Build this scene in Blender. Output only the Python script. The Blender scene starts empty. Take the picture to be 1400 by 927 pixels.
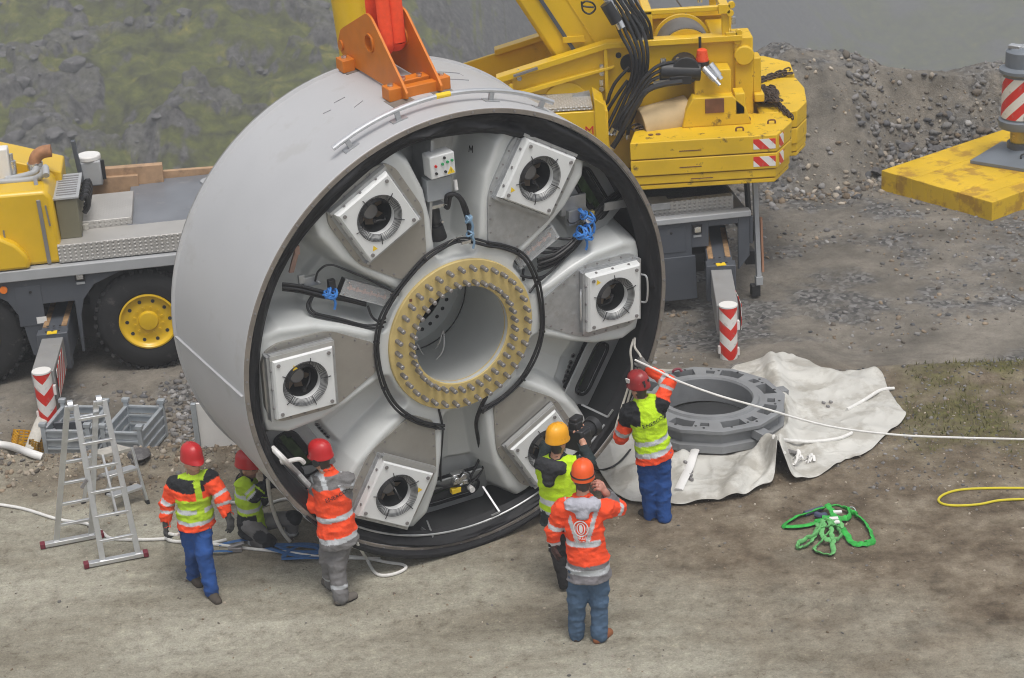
import bpy, math, random
import numpy as np
from mathutils import Vector, Matrix
from mathutils.bvhtree import BVHTree
rnd = random.Random(7)
rng = np.random.default_rng(11)
SC = bpy.context.scene
COL = SC.collection
PI = math.pi
# ------------------------------------------------------------------ camera
CH, PITCH, ROLL, FPX = 10.25, math.radians(23), math.radians(3.5), 2700.0
FW = np.array([0, math.cos(PITCH), -math.sin(PITCH)])
RT = np.array([1.0, 0, 0]); UP = np.cross(RT, FW)
CR = RT*math.cos(ROLL)-UP*math.sin(ROLL); CU = UP*math.cos(ROLL)+RT*math.sin(ROLL)
HAZE = .0021
CAM = np.array([0, 0, CH])
cd = bpy.data.cameras.new('camera'); co = bpy.data.objects.new('camera', cd); COL.objects.link(co)
co.matrix_world = Matrix(((CR[0], CU[0], -FW[0], 0), (CR[1], CU[1], -FW[1], 0), (CR[2], CU[2], -FW[2], CH), (0, 0, 0, 1)))
cd.sensor_width = 36; cd.lens = 36*FPX/1400; cd.clip_end = 3000; cd.clip_start = .1
cd.dof.use_dof = True; cd.dof.focus_distance = 20.6; cd.dof.aperture_fstop = 3.2
SC.camera = co
SC.render.engine = 'CYCLES'; SC.cycles.filter_width = 1.05
# ------------------------------------------------------------------ sky, sun, exposure
W = bpy.data.worlds.new('World'); SC.world = W; W.use_nodes = True
nt = W.node_tree; bg = nt.nodes['Background']
sk = nt.nodes.new('ShaderNodeTexSky'); sk.sky_type = 'NISHITA'; sk.sun_disc = False
SUN_EL, SUN_AZ = math.radians(70), math.radians(160)
sk.sun_elevation = SUN_EL; sk.sun_rotation = SUN_AZ
sk.air_density = 1.0; sk.dust_density = 4.0; sk.ozone_density = 1.0
hs = nt.nodes.new('ShaderNodeHueSaturation'); hs.inputs['Saturation'].default_value = .28
nt.links.new(sk.outputs[0], hs.inputs['Color']); nt.links.new(hs.outputs[0], bg.inputs[0])
bg.inputs[1].default_value = .11
sd = bpy.data.lights.new('sun', 'SUN'); so = bpy.data.objects.new('sun', sd); COL.objects.link(so)
sd.energy = .95; sd.angle = math.radians(22); sd.color = (1, .96, .9)
sdir = Vector((math.sin(SUN_AZ)*math.cos(SUN_EL), math.cos(SUN_AZ)*math.cos(SUN_EL), math.sin(SUN_EL)))
so.rotation_euler = sdir.to_track_quat('Z', 'Y').to_euler(); so.location = (0, 0, 40)
SC.view_settings.view_transform = 'Standard'; SC.view_settings.look = 'None'
SC.view_settings.exposure = .62; SC.view_settings.gamma = 1.0; SC.view_settings.use_curve_mapping = False
# ------------------------------------------------------------------ helpers
def ray(x, y): return FW+CR*((x-700)/FPX)-CU*((y-463.5)/FPX)
def onz(x, y, z=0.0):           # point of a survey sight-line at height z
    d = ray(x, y); return CAM+d*((z-CH)/d[2])
def ony(x, y, Y):               # point of a survey sight-line at distance Y
    d = ray(x, y); return CAM+d*(Y/d[1])
def ss(a, b, x):
    t = np.clip((np.asarray(x, float)-a)/(b-a), 0, 1); return t*t*(3-2*t)
def hash2(ix, iy, s):
    n = (ix.astype(np.int64)*374761393+iy.astype(np.int64)*668265263+s*974634777) & 0x7fffffff
    n = ((n ^ (n >> 13))*1274126177) & 0x7fffffff
    return ((n ^ (n >> 16)) & 0xffff)/65535.0
def vnoise(x, y, s=0):
    x = np.asarray(x, float); y = np.asarray(y, float)
    ix = np.floor(x); iy = np.floor(y); fx = x-ix; fy = y-iy
    fx = fx*fx*(3-2*fx); fy = fy*fy*(3-2*fy)
    ix = ix.astype(np.int64); iy = iy.astype(np.int64)
    a = hash2(ix, iy, s); b = hash2(ix+1, iy, s); c = hash2(ix, iy+1, s); d = hash2(ix+1, iy+1, s)
    return (a+(b-a)*fx)*(1-fy)+(c+(d-c)*fx)*fy
def fbm(x, y, o=4, s=0):
    v = 0; a = .5
    for i in range(o):
        v = v+a*vnoise(x*2**i, y*2**i, s+i*17); a *= .5
    return v
MATS = {}
def mat(name, col, rough=.6, metal=0.0, var=.12, vs=3.0, dirt=None, bump=0.0, bs=60.0, coat=0.0, alpha=1.0, trans=0.0, vcol=False, spec=.5):
    m = bpy.data.materials.new(name); m.use_nodes = True; t = m.node_tree; N = t.nodes; L = t.links
    b = N['Principled BSDF']; b.inputs['Roughness'].default_value = rough; b.inputs['Metallic'].default_value = metal
    b.inputs['Specular IOR Level'].default_value = spec
    if coat: b.inputs['Coat Weight'].default_value = coat; b.inputs['Coat Roughness'].default_value = .15
    if alpha < 1: b.inputs['Alpha'].default_value = alpha
    if trans: b.inputs['Transmission Weight'].default_value = trans
    tc = N.new('ShaderNodeTexCoord')
    def noise(sc, det=6, r=.6):
        n = N.new('ShaderNodeTexNoise'); n.inputs['Scale'].default_value = sc; n.inputs['Detail'].default_value = det
        n.inputs['Roughness'].default_value = r; L.new(tc.outputs['Object'], n.inputs['Vector']); return n
    if vcol:
        a = N.new('ShaderNodeVertexColor'); a.layer_name = 'col'; src = a.outputs['Color']
    else:
        c = N.new('ShaderNodeRGB'); c.outputs[0].default_value = (*col, 1); src = c.outputs[0]
    def mul(src, fac_socket, lo, hi):
        mr = N.new('ShaderNodeMapRange'); mr.inputs['From Min'].default_value = .3; mr.inputs['From Max'].default_value = .7
        mr.inputs['To Min'].default_value = lo; mr.inputs['To Max'].default_value = hi; L.new(fac_socket, mr.inputs['Value'])
        x = N.new('ShaderNodeMix'); x.data_type = 'RGBA'; x.blend_type = 'MULTIPLY'; x.inputs['Factor'].default_value = 1
        L.new(src, x.inputs['A'])
        cc = N.new('ShaderNodeCombineColor')
        for i in range(3): L.new(mr.outputs[0], cc.inputs[i])
        L.new(cc.outputs[0], x.inputs['B']); return x.outputs['Result']
    if var: src = mul(src, noise(vs).outputs['Fac'], 1-var, 1+var*.6)
    if dirt:                    # (colour, threshold, scale, strength)
        dc, th, dsc, st = dirt; n = noise(dsc, 8, .68)
        mr = N.new('ShaderNodeMapRange'); mr.inputs['From Min'].default_value = th; mr.inputs['From Max'].default_value = th+.1
        mr.inputs['To Max'].default_value = st; L.new(n.outputs['Fac'], mr.inputs['Value'])
        x = N.new('ShaderNodeMix'); x.data_type = 'RGBA'; L.new(mr.outputs[0], x.inputs['Factor']); L.new(src, x.inputs['A'])
        x.inputs['B'].default_value = (*dc, 1); src = x.outputs['Result']
    L.new(src, b.inputs['Base Color'])
    rn = noise(vs*4, 5); mr = N.new('ShaderNodeMapRange'); mr.inputs['To Min'].default_value = max(.02, rough-.12); mr.inputs['To Max'].default_value = min(1, rough+.12)
    L.new(rn.outputs['Fac'], mr.inputs['Value']); L.new(mr.outputs[0], b.inputs['Roughness'])
    if bump:
        bp = N.new('ShaderNodeBump'); bp.inputs['Strength'].default_value = bump; bp.inputs['Distance'].default_value = .02
        L.new(noise(bs, 8, .65).outputs['Fac'], bp.inputs['Height']); L.new(bp.outputs[0], b.inputs['Normal'])
    MATS[name] = m; return m
WM = {}
def wmat(o): return WM.get(o.name, Matrix())
def link(name, data, parent=None, M=None):
    o = bpy.data.objects.new(name, data); COL.objects.link(o); M = M or Matrix()
    WM[o.name] = M
    if parent is not None:
        o.parent = parent; o.matrix_local = wmat(parent).inverted() @ M
    else: o.matrix_local = M
    return o
def tag(o, label=None, cat=None, group=None, kind=None):
    for k, v in (('label', label), ('category', cat), ('group', group), ('kind', kind)):
        if v: o[k] = v
    return o
def thing(name, loc, label, cat, group=None):
    o = link(name, None, None, Matrix.Translation(Vector(loc))); o.empty_display_size = .2
    return tag(o, label, cat, group)
def vv(p): return Vector((float(p[0]), float(p[1]), float(p[2])))
def T(*a): return Matrix.Translation(Vector(a))
def frame(o, x, y, z):
    return Matrix(((x[0], y[0], z[0], o[0]), (x[1], y[1], z[1], o[1]), (x[2], y[2], z[2], o[2]), (0, 0, 0, 1)))
def crom(pts, k):
    P = [np.array(p, float) for p in pts]; out = []
    for i in range(len(P)-1):
        p0 = P[max(i-1, 0)]; p1 = P[i]; p2 = P[i+1]; p3 = P[min(i+2, len(P)-1)]
        for j in range(k):
            t = j/k
            out.append(.5*((2*p1)+(-p0+p2)*t+(2*p0-5*p1+4*p2-p3)*t*t+(-p0+3*p1-3*p2+p3)*t**3))
    out.append(P[-1]); return out
def round_poly(pts, r, n=5):
    out = []; k = len(pts)
    for i in range(k):
        p = np.array(pts[i], float); a = np.array(pts[i-1], float); b = np.array(pts[(i+1) % k], float)
        rr = r[i] if isinstance(r, (list, tuple)) else r
        da = (a-p)/np.linalg.norm(a-p); db = (b-p)/np.linalg.norm(b-p)
        p0 = p+da*rr; p1 = p+db*rr
        for j in range(n+1):
            t = j/n; out.append(tuple((1-t)**2*p0+2*t*(1-t)*p+t*t*p1))
    return out
class MB:
    def __init__(s): s.v = []; s.f = []; s.m = []
    def add(s, verts, faces, M=None, mi=0):
        o = len(s.v)
        if M is not None: s.v += [tuple(M @ Vector(map(float, p))) for p in verts]
        else: s.v += [tuple(map(float, p)) for p in verts]
        s.f += [tuple(i+o for i in f) for f in faces]; s.m += [mi]*len(faces); return s
    def box(s, c, d, M=None, mi=0, taper=1.0):
        x, y, z = c; a, b, h = d[0]/2, d[1]/2, d[2]/2; t = taper
        v = [(x-a, y-b, z-h), (x+a, y-b, z-h), (x+a, y+b, z-h), (x-a, y+b, z-h), (x-a*t, y-b*t, z+h), (x+a*t, y-b*t, z+h), (x+a*t, y+b*t, z+h), (x-a*t, y+b*t, z+h)]
        return s.add(v, [(0, 3, 2, 1), (4, 5, 6, 7), (0, 1, 5, 4), (1, 2, 6, 5), (2, 3, 7, 6), (3, 0, 4, 7)], M, mi)
    def bar(s, p0, p1, w, h, up=(0, 0, 1), mi=0, M=None):
        p0 = vv(p0); p1 = vv(p1); z = (p1-p0); L = z.length; z.normalize(); u = Vector(up)
        x = u.cross(z)
        if x.length < 1e-4: x = Vector((1, 0, 0)).cross(z)
        x.normalize(); y = z.cross(x)
        F = frame((p0+p1)/2, x, y, z)
        if M is not None: F = M @ F
        return s.box((0, 0, 0), (w, h, L), F, mi)
    def cyl(s, p0, p1, r0, r1=None, n=16, caps=True, mi=0, M=None):
        r1 = r0 if r1 is None else r1
        p0 = vv(p0); p1 = vv(p1); z = (p1-p0).normalized()
        x = z.orthogonal().normalized(); y = z.cross(x); v = []
        for i in range(n):
            a = 2*PI*i/n; d = x*math.cos(a)+y*math.sin(a); v.append(p0+d*r0); v.append(p1+d*r1)
        f = [(2*i, 2*((i+1) % n), 2*((i+1) % n)+1, 2*i+1) for i in range(n)]
        if caps: f += [tuple(2*i for i in range(n))[::-1], tuple(2*i+1 for i in range(n))]
        return s.add(v, f, M, mi)
    def tube(s, pts, r, n=8, k=1, closed=False, mi=0, M=None, flat=None):
        P = [np.array(p, float) for p in pts]
        if closed: P = P+[P[0]]
        if k > 1: P = crom(P, k)
        if closed: P = P[:-1]
        m = len(P); v = []; f = []
        tan = [P[(i+1) % m]-P[i-1] if (closed or 0 < i < m-1) else (P[min(i+1, m-1)]-P[max(i-1, 0)]) for i in range(m)]
        tan = [t/(np.linalg.norm(t)+1e-12) for t in tan]
        x = np.cross(tan[0], [0, 0, 1.0])
        if np.linalg.norm(x) < 1e-3: x = np.cross(tan[0], [0, 1.0, 0])
        x /= np.linalg.norm(x)
        for i in range(m):
            t = tan[i]; x = x-t*(x@t); x /= np.linalg.norm(x)+1e-12
            y = np.cross(t, x)
            rr = r[min(int(i*len(r)/m), len(r)-1)] if isinstance(r, (list, tuple, np.ndarray)) else r
            for j in range(n):
                a = 2*PI*j/n
                v.append(P[i]+x*(rr*math.cos(a))+y*(rr*(flat or 1)*math.sin(a)))
        for i in range(m if closed else m-1):
            for j in range(n):
                a = i*n+j; b = i*n+(j+1) % n; i2 = (i+1) % m
                f.append((a, b, i2*n+(j+1) % n, i2*n+j))
        if not closed: f += [tuple(range(n))[::-1], tuple(range((m-1)*n, m*n))]
        return s.add(v, f, M, mi)
    def prism(s, poly, z0, z1, M=None, mi=0, inset=0.0):
        n = len(poly); c = np.mean(np.array(poly), 0)
        top = [c+(np.array(p)-c)*(1-inset) for p in poly]
        v = [(p[0], p[1], z0) for p in poly]+[(p[0], p[1], z1) for p in top]
        f = [(i, (i+1) % n, n+(i+1) % n, n+i) for i in range(n)]+[tuple(range(n))[::-1], tuple(range(n, 2*n))]
        return s.add(v, f, M, mi)
    def lathe(s, prof, n=32, M=None, mi=0, a0=0.0, a1=2*PI):
        full = abs(a1-a0-2*PI) < 1e-6; k = n if full else n+1; v = []; f = []; m = len(prof)
        for i in range(k):
            a = a0+(a1-a0)*i/n
            for (r, z) in prof: v.append((r*math.cos(a), r*math.sin(a), z))
        for i in range(n):
            i2 = (i+1) % k
            for j in range(m-1): f.append((i*m+j, i2*m+j, i2*m+j+1, i*m+j+1))
        return s.add(v, f, M, mi)
    def ringplate(s, outer, inner, z0, z1, M=None, mi=0):
        n = len(outer)
        v = [(p[0], p[1], z1) for p in outer]+[(p[0], p[1], z1) for p in inner]+[(p[0], p[1], z0) for p in outer]+[(p[0], p[1], z0) for p in inner]
        f = []
        for i in range(n):
            j = (i+1) % n
            f += [(i, j, n+j, n+i), (n+i, n+j, 3*n+j, 3*n+i), (2*n+i, 2*n+j, j, i)]
        return s.add(v, f, M, mi)
    def mesh(s, name, mats, smooth=True, sharp=35):
        me = bpy.data.meshes.new(name); me.from_pydata(s.v, [], s.f)
        for m in (mats if isinstance(mats, (list, tuple)) else [mats]): me.materials.append(m)
        if len(set(s.m)) > 1: me.polygons.foreach_set('material_index', s.m)
        me.update()
        if smooth:
            me.shade_smooth(); me.set_sharp_from_angle(angle=math.radians(sharp))
        return me
    def pieces(s):
        p = list(range(len(s.v)))
        def find(a):
            while p[a] != a: p[a] = p[p[a]]; a = p[a]
            return a
        for f in s.f:
            r = find(f[0])
            for i in f[1:]: p[find(i)] = r
        g = {}
        for k, f in enumerate(s.f): g.setdefault(find(f[0]), []).append(k)
        for ks in g.values():
            q = MB(); m_ = {}
            for k in ks:
                for i in s.f[k]:
                    if i not in m_: m_[i] = len(q.v); q.v.append(s.v[i])
                q.f.append(tuple(m_[i] for i in s.f[k])); q.m.append(s.m[k])
            yield q
    def build(s, name, mats, parent=None, M=None, bevel=0, smooth=True, sharp=35, split=False, stuff=False):
        if split:
            for q in s.pieces(): o = q.build(name, mats, parent, M, bevel, smooth, sharp)
            return o
        if stuff: return tag(s.build(name, mats, parent, M, bevel, smooth, sharp), kind='stuff')
        o = link(name, s.mesh(name, mats, smooth, sharp), parent, M)
        if bevel:
            b = o.modifiers.new('bevel', 'BEVEL'); b.width = bevel; b.segments = 2; b.limit_method = 'ANGLE'; b.angle_limit = math.radians(50)
        return o
def W0(parent): return Matrix.Translation(wmat(parent).translation)
def npmesh(name, v, f, m, smooth=True, cols=None, attr='col'):
    me = bpy.data.meshes.new(name); v = np.asarray(v, np.float32); f = np.asarray(f, np.int32)
    k = f.shape[1]
    me.vertices.add(len(v)); me.vertices.foreach_set('co', v.ravel())
    me.loops.add(f.size); me.loops.foreach_set('vertex_index', f.ravel())
    me.polygons.add(len(f)); me.polygons.foreach_set('loop_start', np.arange(0, f.size, k, dtype=np.int32))
    me.polygons.foreach_set('loop_total', np.full(len(f), k, np.int32))
    me.update(calc_edges=True); me.validate()
    for q in (m if isinstance(m, (list, tuple)) else [m]): me.materials.append(q)
    if smooth: me.shade_smooth()
    if cols is not None:
        a = me.color_attributes.new(attr, 'FLOAT_COLOR', 'POINT')
        c = np.ones((len(v), 4), np.float32); c[:, :3] = cols; a.data.foreach_set('color', c.ravel())
    return me
def grid_faces(nu, nv, wrap=False):
    i = np.arange(nu if wrap else nu-1); j = np.arange(nv-1); I, J = np.meshgrid(i, j, indexing='ij'); I2 = (I+1) % nu
    return np.stack([I*nv+J, I2*nv+J, I2*nv+J+1, I*nv+J+1], -1).reshape(-1, 4)
# icosahedron stones, many in one mesh (only for what nobody could count)
_t = (1+5**.5)/2
ICO_V = np.array([(-1, _t, 0), (1, _t, 0), (-1, -_t, 0), (1, -_t, 0), (0, -1, _t), (0, 1, _t), (0, -1, -_t), (0, 1, -_t), (_t, 0, -1), (_t, 0, 1), (-_t, 0, -1), (-_t, 0, 1)])/math.sqrt(1+_t*_t)
ICO_F = np.array([(0, 11, 5), (0, 5, 1), (0, 1, 7), (0, 7, 10), (0, 10, 11), (1, 5, 9), (5, 11, 4), (11, 10, 2), (10, 7, 6), (7, 1, 8), (3, 9, 4), (3, 4, 2), (3, 2, 6), (3, 6, 8), (3, 8, 9), (4, 9, 5), (2, 4, 11), (6, 2, 10), (8, 6, 7), (9, 8, 1)])
def stones(name, pts, sizes, m, cols):
    n = len(pts); q = rng.normal(size=(n, 4)); q /= np.linalg.norm(q, axis=1)[:, None]
    w, x, y, z = q.T
    R = np.stack([1-2*(y*y+z*z), 2*(x*y-z*w), 2*(x*z+y*w), 2*(x*y+z*w), 1-2*(x*x+z*z), 2*(y*z-x*w), 2*(x*z-y*w), 2*(y*z+x*w), 1-2*(x*x+y*y)], -1).reshape(n, 3, 3)
    v = ICO_V[None]*(1+rng.uniform(-.28, .28, (n, 12, 1)))*np.array([1.15, .95, .62])[None, None]
    v = np.einsum('nij,nkj->nki', R, v)*np.asarray(sizes)[:, None, None]; v[..., 2] *= .8
    v = v+np.asarray(pts)[:, None]
    f = (ICO_F[None]+12*np.arange(n)[:, None, None]).reshape(-1, 3)
    return npmesh(name, v.reshape(-1, 3), f, m, smooth=False, cols=np.repeat(cols, 12, 0))
# ------------------------------------------------------------------ materials
YEL = mat('crane_yellow', (.70, .44, .005), .4, var=.14, vs=1.0, dirt=((.24, .14, .02), .6, 2.4, .45), coat=.25, bump=.03, bs=4)
YELW = mat('worn_yellow', (.68, .43, .008), .55, var=.16, vs=1.5, dirt=((.06, .03, .015), .585, 6, .9), bump=.12, bs=30)
MATY = mat('mat_yellow', (.66, .42, .008), .6, var=.18, vs=1.2, dirt=((.24, .10, .02), .50, 2.6, .6), bump=.15, bs=14)
CHAS = mat('chassis_grey', (.075, .083, .098), .45, var=.12, vs=1.5, dirt=((.2, .18, .15), .62, 3, .35))
LGREY = mat('light_grey_paint', (.36, .37, .38), .5, var=.08)
STEEL = mat('galvanised_steel', (.42, .43, .44), .42, metal=.55, var=.18, vs=9, dirt=((.28, .26, .23), .6, 5, .4))
ALU = mat('aluminium', (.62, .63, .64), .34, metal=.75, var=.08, vs=6)
DARK = mat('black_rubber', (.014, .014, .016), .6, var=.3, vs=4, dirt=((.08, .07, .06), .64, 4, .35), bump=.1, bs=25, spec=.3)
TYRE = mat('tyre_rubber', (.015, .015, .016), .8, var=.25, vs=4, dirt=((.12, .11, .1), .58, 5, .45), bump=.2, bs=40)
CABLE = mat('black_cable', (.014, .014, .016), .45, var=.1)
CAST = mat('cast_grey_paint', (.56, .575, .565), .36, var=.04, vs=2.0, dirt=((.38, .37, .34), .66, 3, .3), coat=.15)
SHELL = mat('shell_grey_paint', (.43, .432, .44), .45, var=.07, vs=.9, dirt=((.30, .285, .26), .56, 1.8, .3))
LIP = mat('dirty_rim', (.2, .175, .15), .6, var=.3, vs=3, dirt=((.09, .08, .07), .58, 5, .7))
PLATE = mat('brushed_cover_plate', (.34, .325, .295), .38, metal=.45, var=.13, vs=2.5, dirt=((.5, .5, .5), .65, 6, .35))
FLANGE = mat('primer_flange', (.56, .43, .17), .6, var=.14, vs=5, dirt=((.33, .25, .12), .64, 12, .5))
BOLT = mat('zinc_bolt', (.27, .26, .26), .45, metal=.5, var=.1)
FANW = mat('fan_white', (.66, .67, .665), .4, var=.05, vs=4, dirt=((.5, .49, .46), .68, 8, .4))
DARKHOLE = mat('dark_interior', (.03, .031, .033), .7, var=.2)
ORANGE = mat('bracket_orange', (.60, .17, .008), .5, var=.12, vs=5, dirt=((.3, .1, .02), .66, 9, .5))
SLING = mat('sling_orange', (.86, .075, .018), .85, var=.12, vs=14, bump=.25, bs=160)
BLUE = mat('blue_tape', (.05, .22, .62), .55, var=.2, vs=20)
BLUE2 = mat('blue_strap', (.04, .13, .32), .7, var=.25, vs=20, bump=.2, bs=100)
ROPE = mat('white_rope', (.72, .71, .68), .8, var=.1, vs=20, bump=.3, bs=200)
ROPE2 = mat('grey_rope', (.5, .48, .43), .85, var=.15, vs=20, bump=.3, bs=200)
WHITE = mat('white_plastic', (.72, .71, .69), .5, var=.06)
RED = mat('red_paint', (.55, .02, .015), .45, var=.1)
RUST = mat('rusty_steel', (.16, .065, .03), .75, var=.3, vs=9, bump=.2)
CHAIN = mat('chain_steel', (.075, .05, .035), .6, metal=.3, var=.4, vs=15)
WOOD = mat('timber', (.42, .27, .16), .75, var=.25, vs=6, dirt=((.2, .13, .08), .58, 5, .6), bump=.15)
COPPER = mat('copper', (.6, .26, .15), .35, metal=.7, var=.1)
YLAB = mat('yellow_label', (.8, .55, .02), .5, var=.05)
GREEN = mat('green_plastic', (.02, .3, .1), .4, var=.05)
GSLING = mat('green_sling', (.035, .40, .06), .85, var=.4, vs=14, dirt=((.2, .2, .12), .6, 9, .6), bump=.25, bs=140)
YHOSE = mat('yellow_hose', (.62, .52, .02), .5, var=.08)
TARP = mat('dirty_white_tarpaulin', (.54, .53, .49), .55, var=.14, vs=1.8, dirt=((.24, .215, .17), .48, 1.6, .5), bump=.3, bs=9)
RINGM = mat('cast_iron_grey', (.215, .222, .23), .55, var=.16, vs=4, dirt=((.16, .15, .14), .62, 5, .5), bump=.06)
BIRCH = mat('plywood', (.5, .37, .2), .7, var=.15, vs=4, dirt=((.3, .22, .12), .6, 4, .5))
AMBER = mat('amber_lens', (.8, .2, .02), .3, var=.05)
BEACON = mat('orange_beacon', (.75, .08, .02), .3, var=.05)
SILVER = mat('polished_metal', (.66, .67, .68), .25, metal=.9, var=.05)
CRATEM = mat('zinc_crate', (.37, .40, .425), .45, metal=.25, var=.15, vs=6)
CYEL = mat('crate_yellow', (.62, .32, .01), .55, var=.1)
BLK = mat('black_plastic', (.018, .018, .02), .45, var=.1)
def tread_mat():
    m = mat('chequer_plate', (.46, .445, .42), .45, metal=.35, var=.12, vs=2, dirt=((.3, .27, .23), .6, 3, .4)); t = m.node_tree; N = t.nodes; L = t.links
    b = N['Principled BSDF']; tc = N.new('ShaderNodeTexCoord'); mp = N.new('ShaderNodeMapping'); mp.inputs['Rotation'].default_value = (0, 0, PI/4)
    vo = N.new('ShaderNodeTexVoronoi'); vo.inputs['Scale'].default_value = 20; vo.inputs['Randomness'].default_value = 0
    L.new(tc.outputs['Object'], mp.inputs[0]); L.new(mp.outputs[0], vo.inputs['Vector'])
    mr = N.new('ShaderNodeMapRange'); mr.inputs['From Min'].default_value = .2; mr.inputs['From Max'].default_value = .45; mr.inputs['To Min'].default_value = 1; mr.inputs['To Max'].default_value = 0
    L.new(vo.outputs['Distance'], mr.inputs['Value'])
    bp = N.new('ShaderNodeBump'); bp.inputs['Strength'].default_value = .9; bp.inputs['Distance'].default_value = .012
    L.new(mr.outputs[0], bp.inputs['Height']); L.new(bp.outputs[0], b.inputs['Normal']); return m
TREAD = tread_mat()
def stripe_mat(name, kind, period):
    """printed red and white warning foil"""
    m = bpy.data.materials.new(name); m.use_nodes = True; t = m.node_tree; N = t.nodes; L = t.links
    b = N['Principled BSDF']; b.inputs['Roughness'].default_value = .4
    tc = N.new('ShaderNodeTexCoord'); sp = N.new('ShaderNodeSeparateXYZ'); L.new(tc.outputs['Object'], sp.inputs[0])
    x = sp.outputs['X']
    def mth(op, a, v2=None):
        q = N.new('ShaderNodeMath'); q.operation = op
        if isinstance(a, (int, float)): q.inputs[0].default_value = a
        else: L.new(a, q.inputs[0])
        if v2 is not None:
            if isinstance(v2, (int, float)): q.inputs[1].default_value = v2
            else: L.new(v2, q.inputs[1])
        return q.outputs[0]
    if kind == 'chevron': x = mth('MULTIPLY', mth('ABSOLUTE', x), -1.0)
    if kind == 'ring': x = mth('MULTIPLY', mth('ARCTAN2', sp.outputs['X'], mth('MULTIPLY', sp.outputs['Y'], -1.0)), -.32)
    s = mth('ADD', sp.outputs['Z'], x)
    s = mth('FRACT', mth('ADD', mth('DIVIDE', s, period), 20.0)); s = mth('GREATER_THAN', s, .5)
    mx = N.new('ShaderNodeMix'); mx.data_type = 'RGBA'; L.new(s, mx.inputs['Factor'])
    mx.inputs['A'].default_value = (.72, .70, .67, 1); mx.inputs['B'].default_value = (.62, .025, .015, 1)
    n = N.new('ShaderNodeTexNoise'); n.inputs['Scale'].default_value = 14; n.inputs['Detail'].default_value = 8; L.new(tc.outputs['Object'], n.inputs['Vector'])
    mr = N.new('ShaderNodeMapRange'); mr.inputs['From Min'].default_value = .58; mr.inputs['From Max'].default_value = .72; mr.inputs['To Max'].default_value = .5; L.new(n.outputs['Fac'], mr.inputs['Value'])
    m2 = N.new('ShaderNodeMix'); m2.data_type = 'RGBA'; L.new(mr.outputs[0], m2.inputs['Factor']); L.new(mx.outputs['Result'], m2.inputs['A']); m2.inputs['B'].default_value = (.3, .26, .22, 1)
    L.new(m2.outputs['Result'], b.inputs['Base Color']); return m
CHEV = stripe_mat('chevron_foil', 'chevron', .30)
CHEVR = stripe_mat('diagonal_ring_foil', 'ring', .36)
DIAG = stripe_mat('diagonal_foil', 'diag', .26)
STONE = mat('loose_stone', (1, 1, 1), .85, vcol=True, var=.2, vs=6, bump=.3, bs=20)
CLOTH = mat('work_cloth', (1, 1, 1), .8, vcol=True, var=.10, vs=9, bump=.75, bs=20, spec=.25)
SKIN = mat('skin', (1, 1, 1), .5, vcol=True, var=.05, vs=20)
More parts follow.
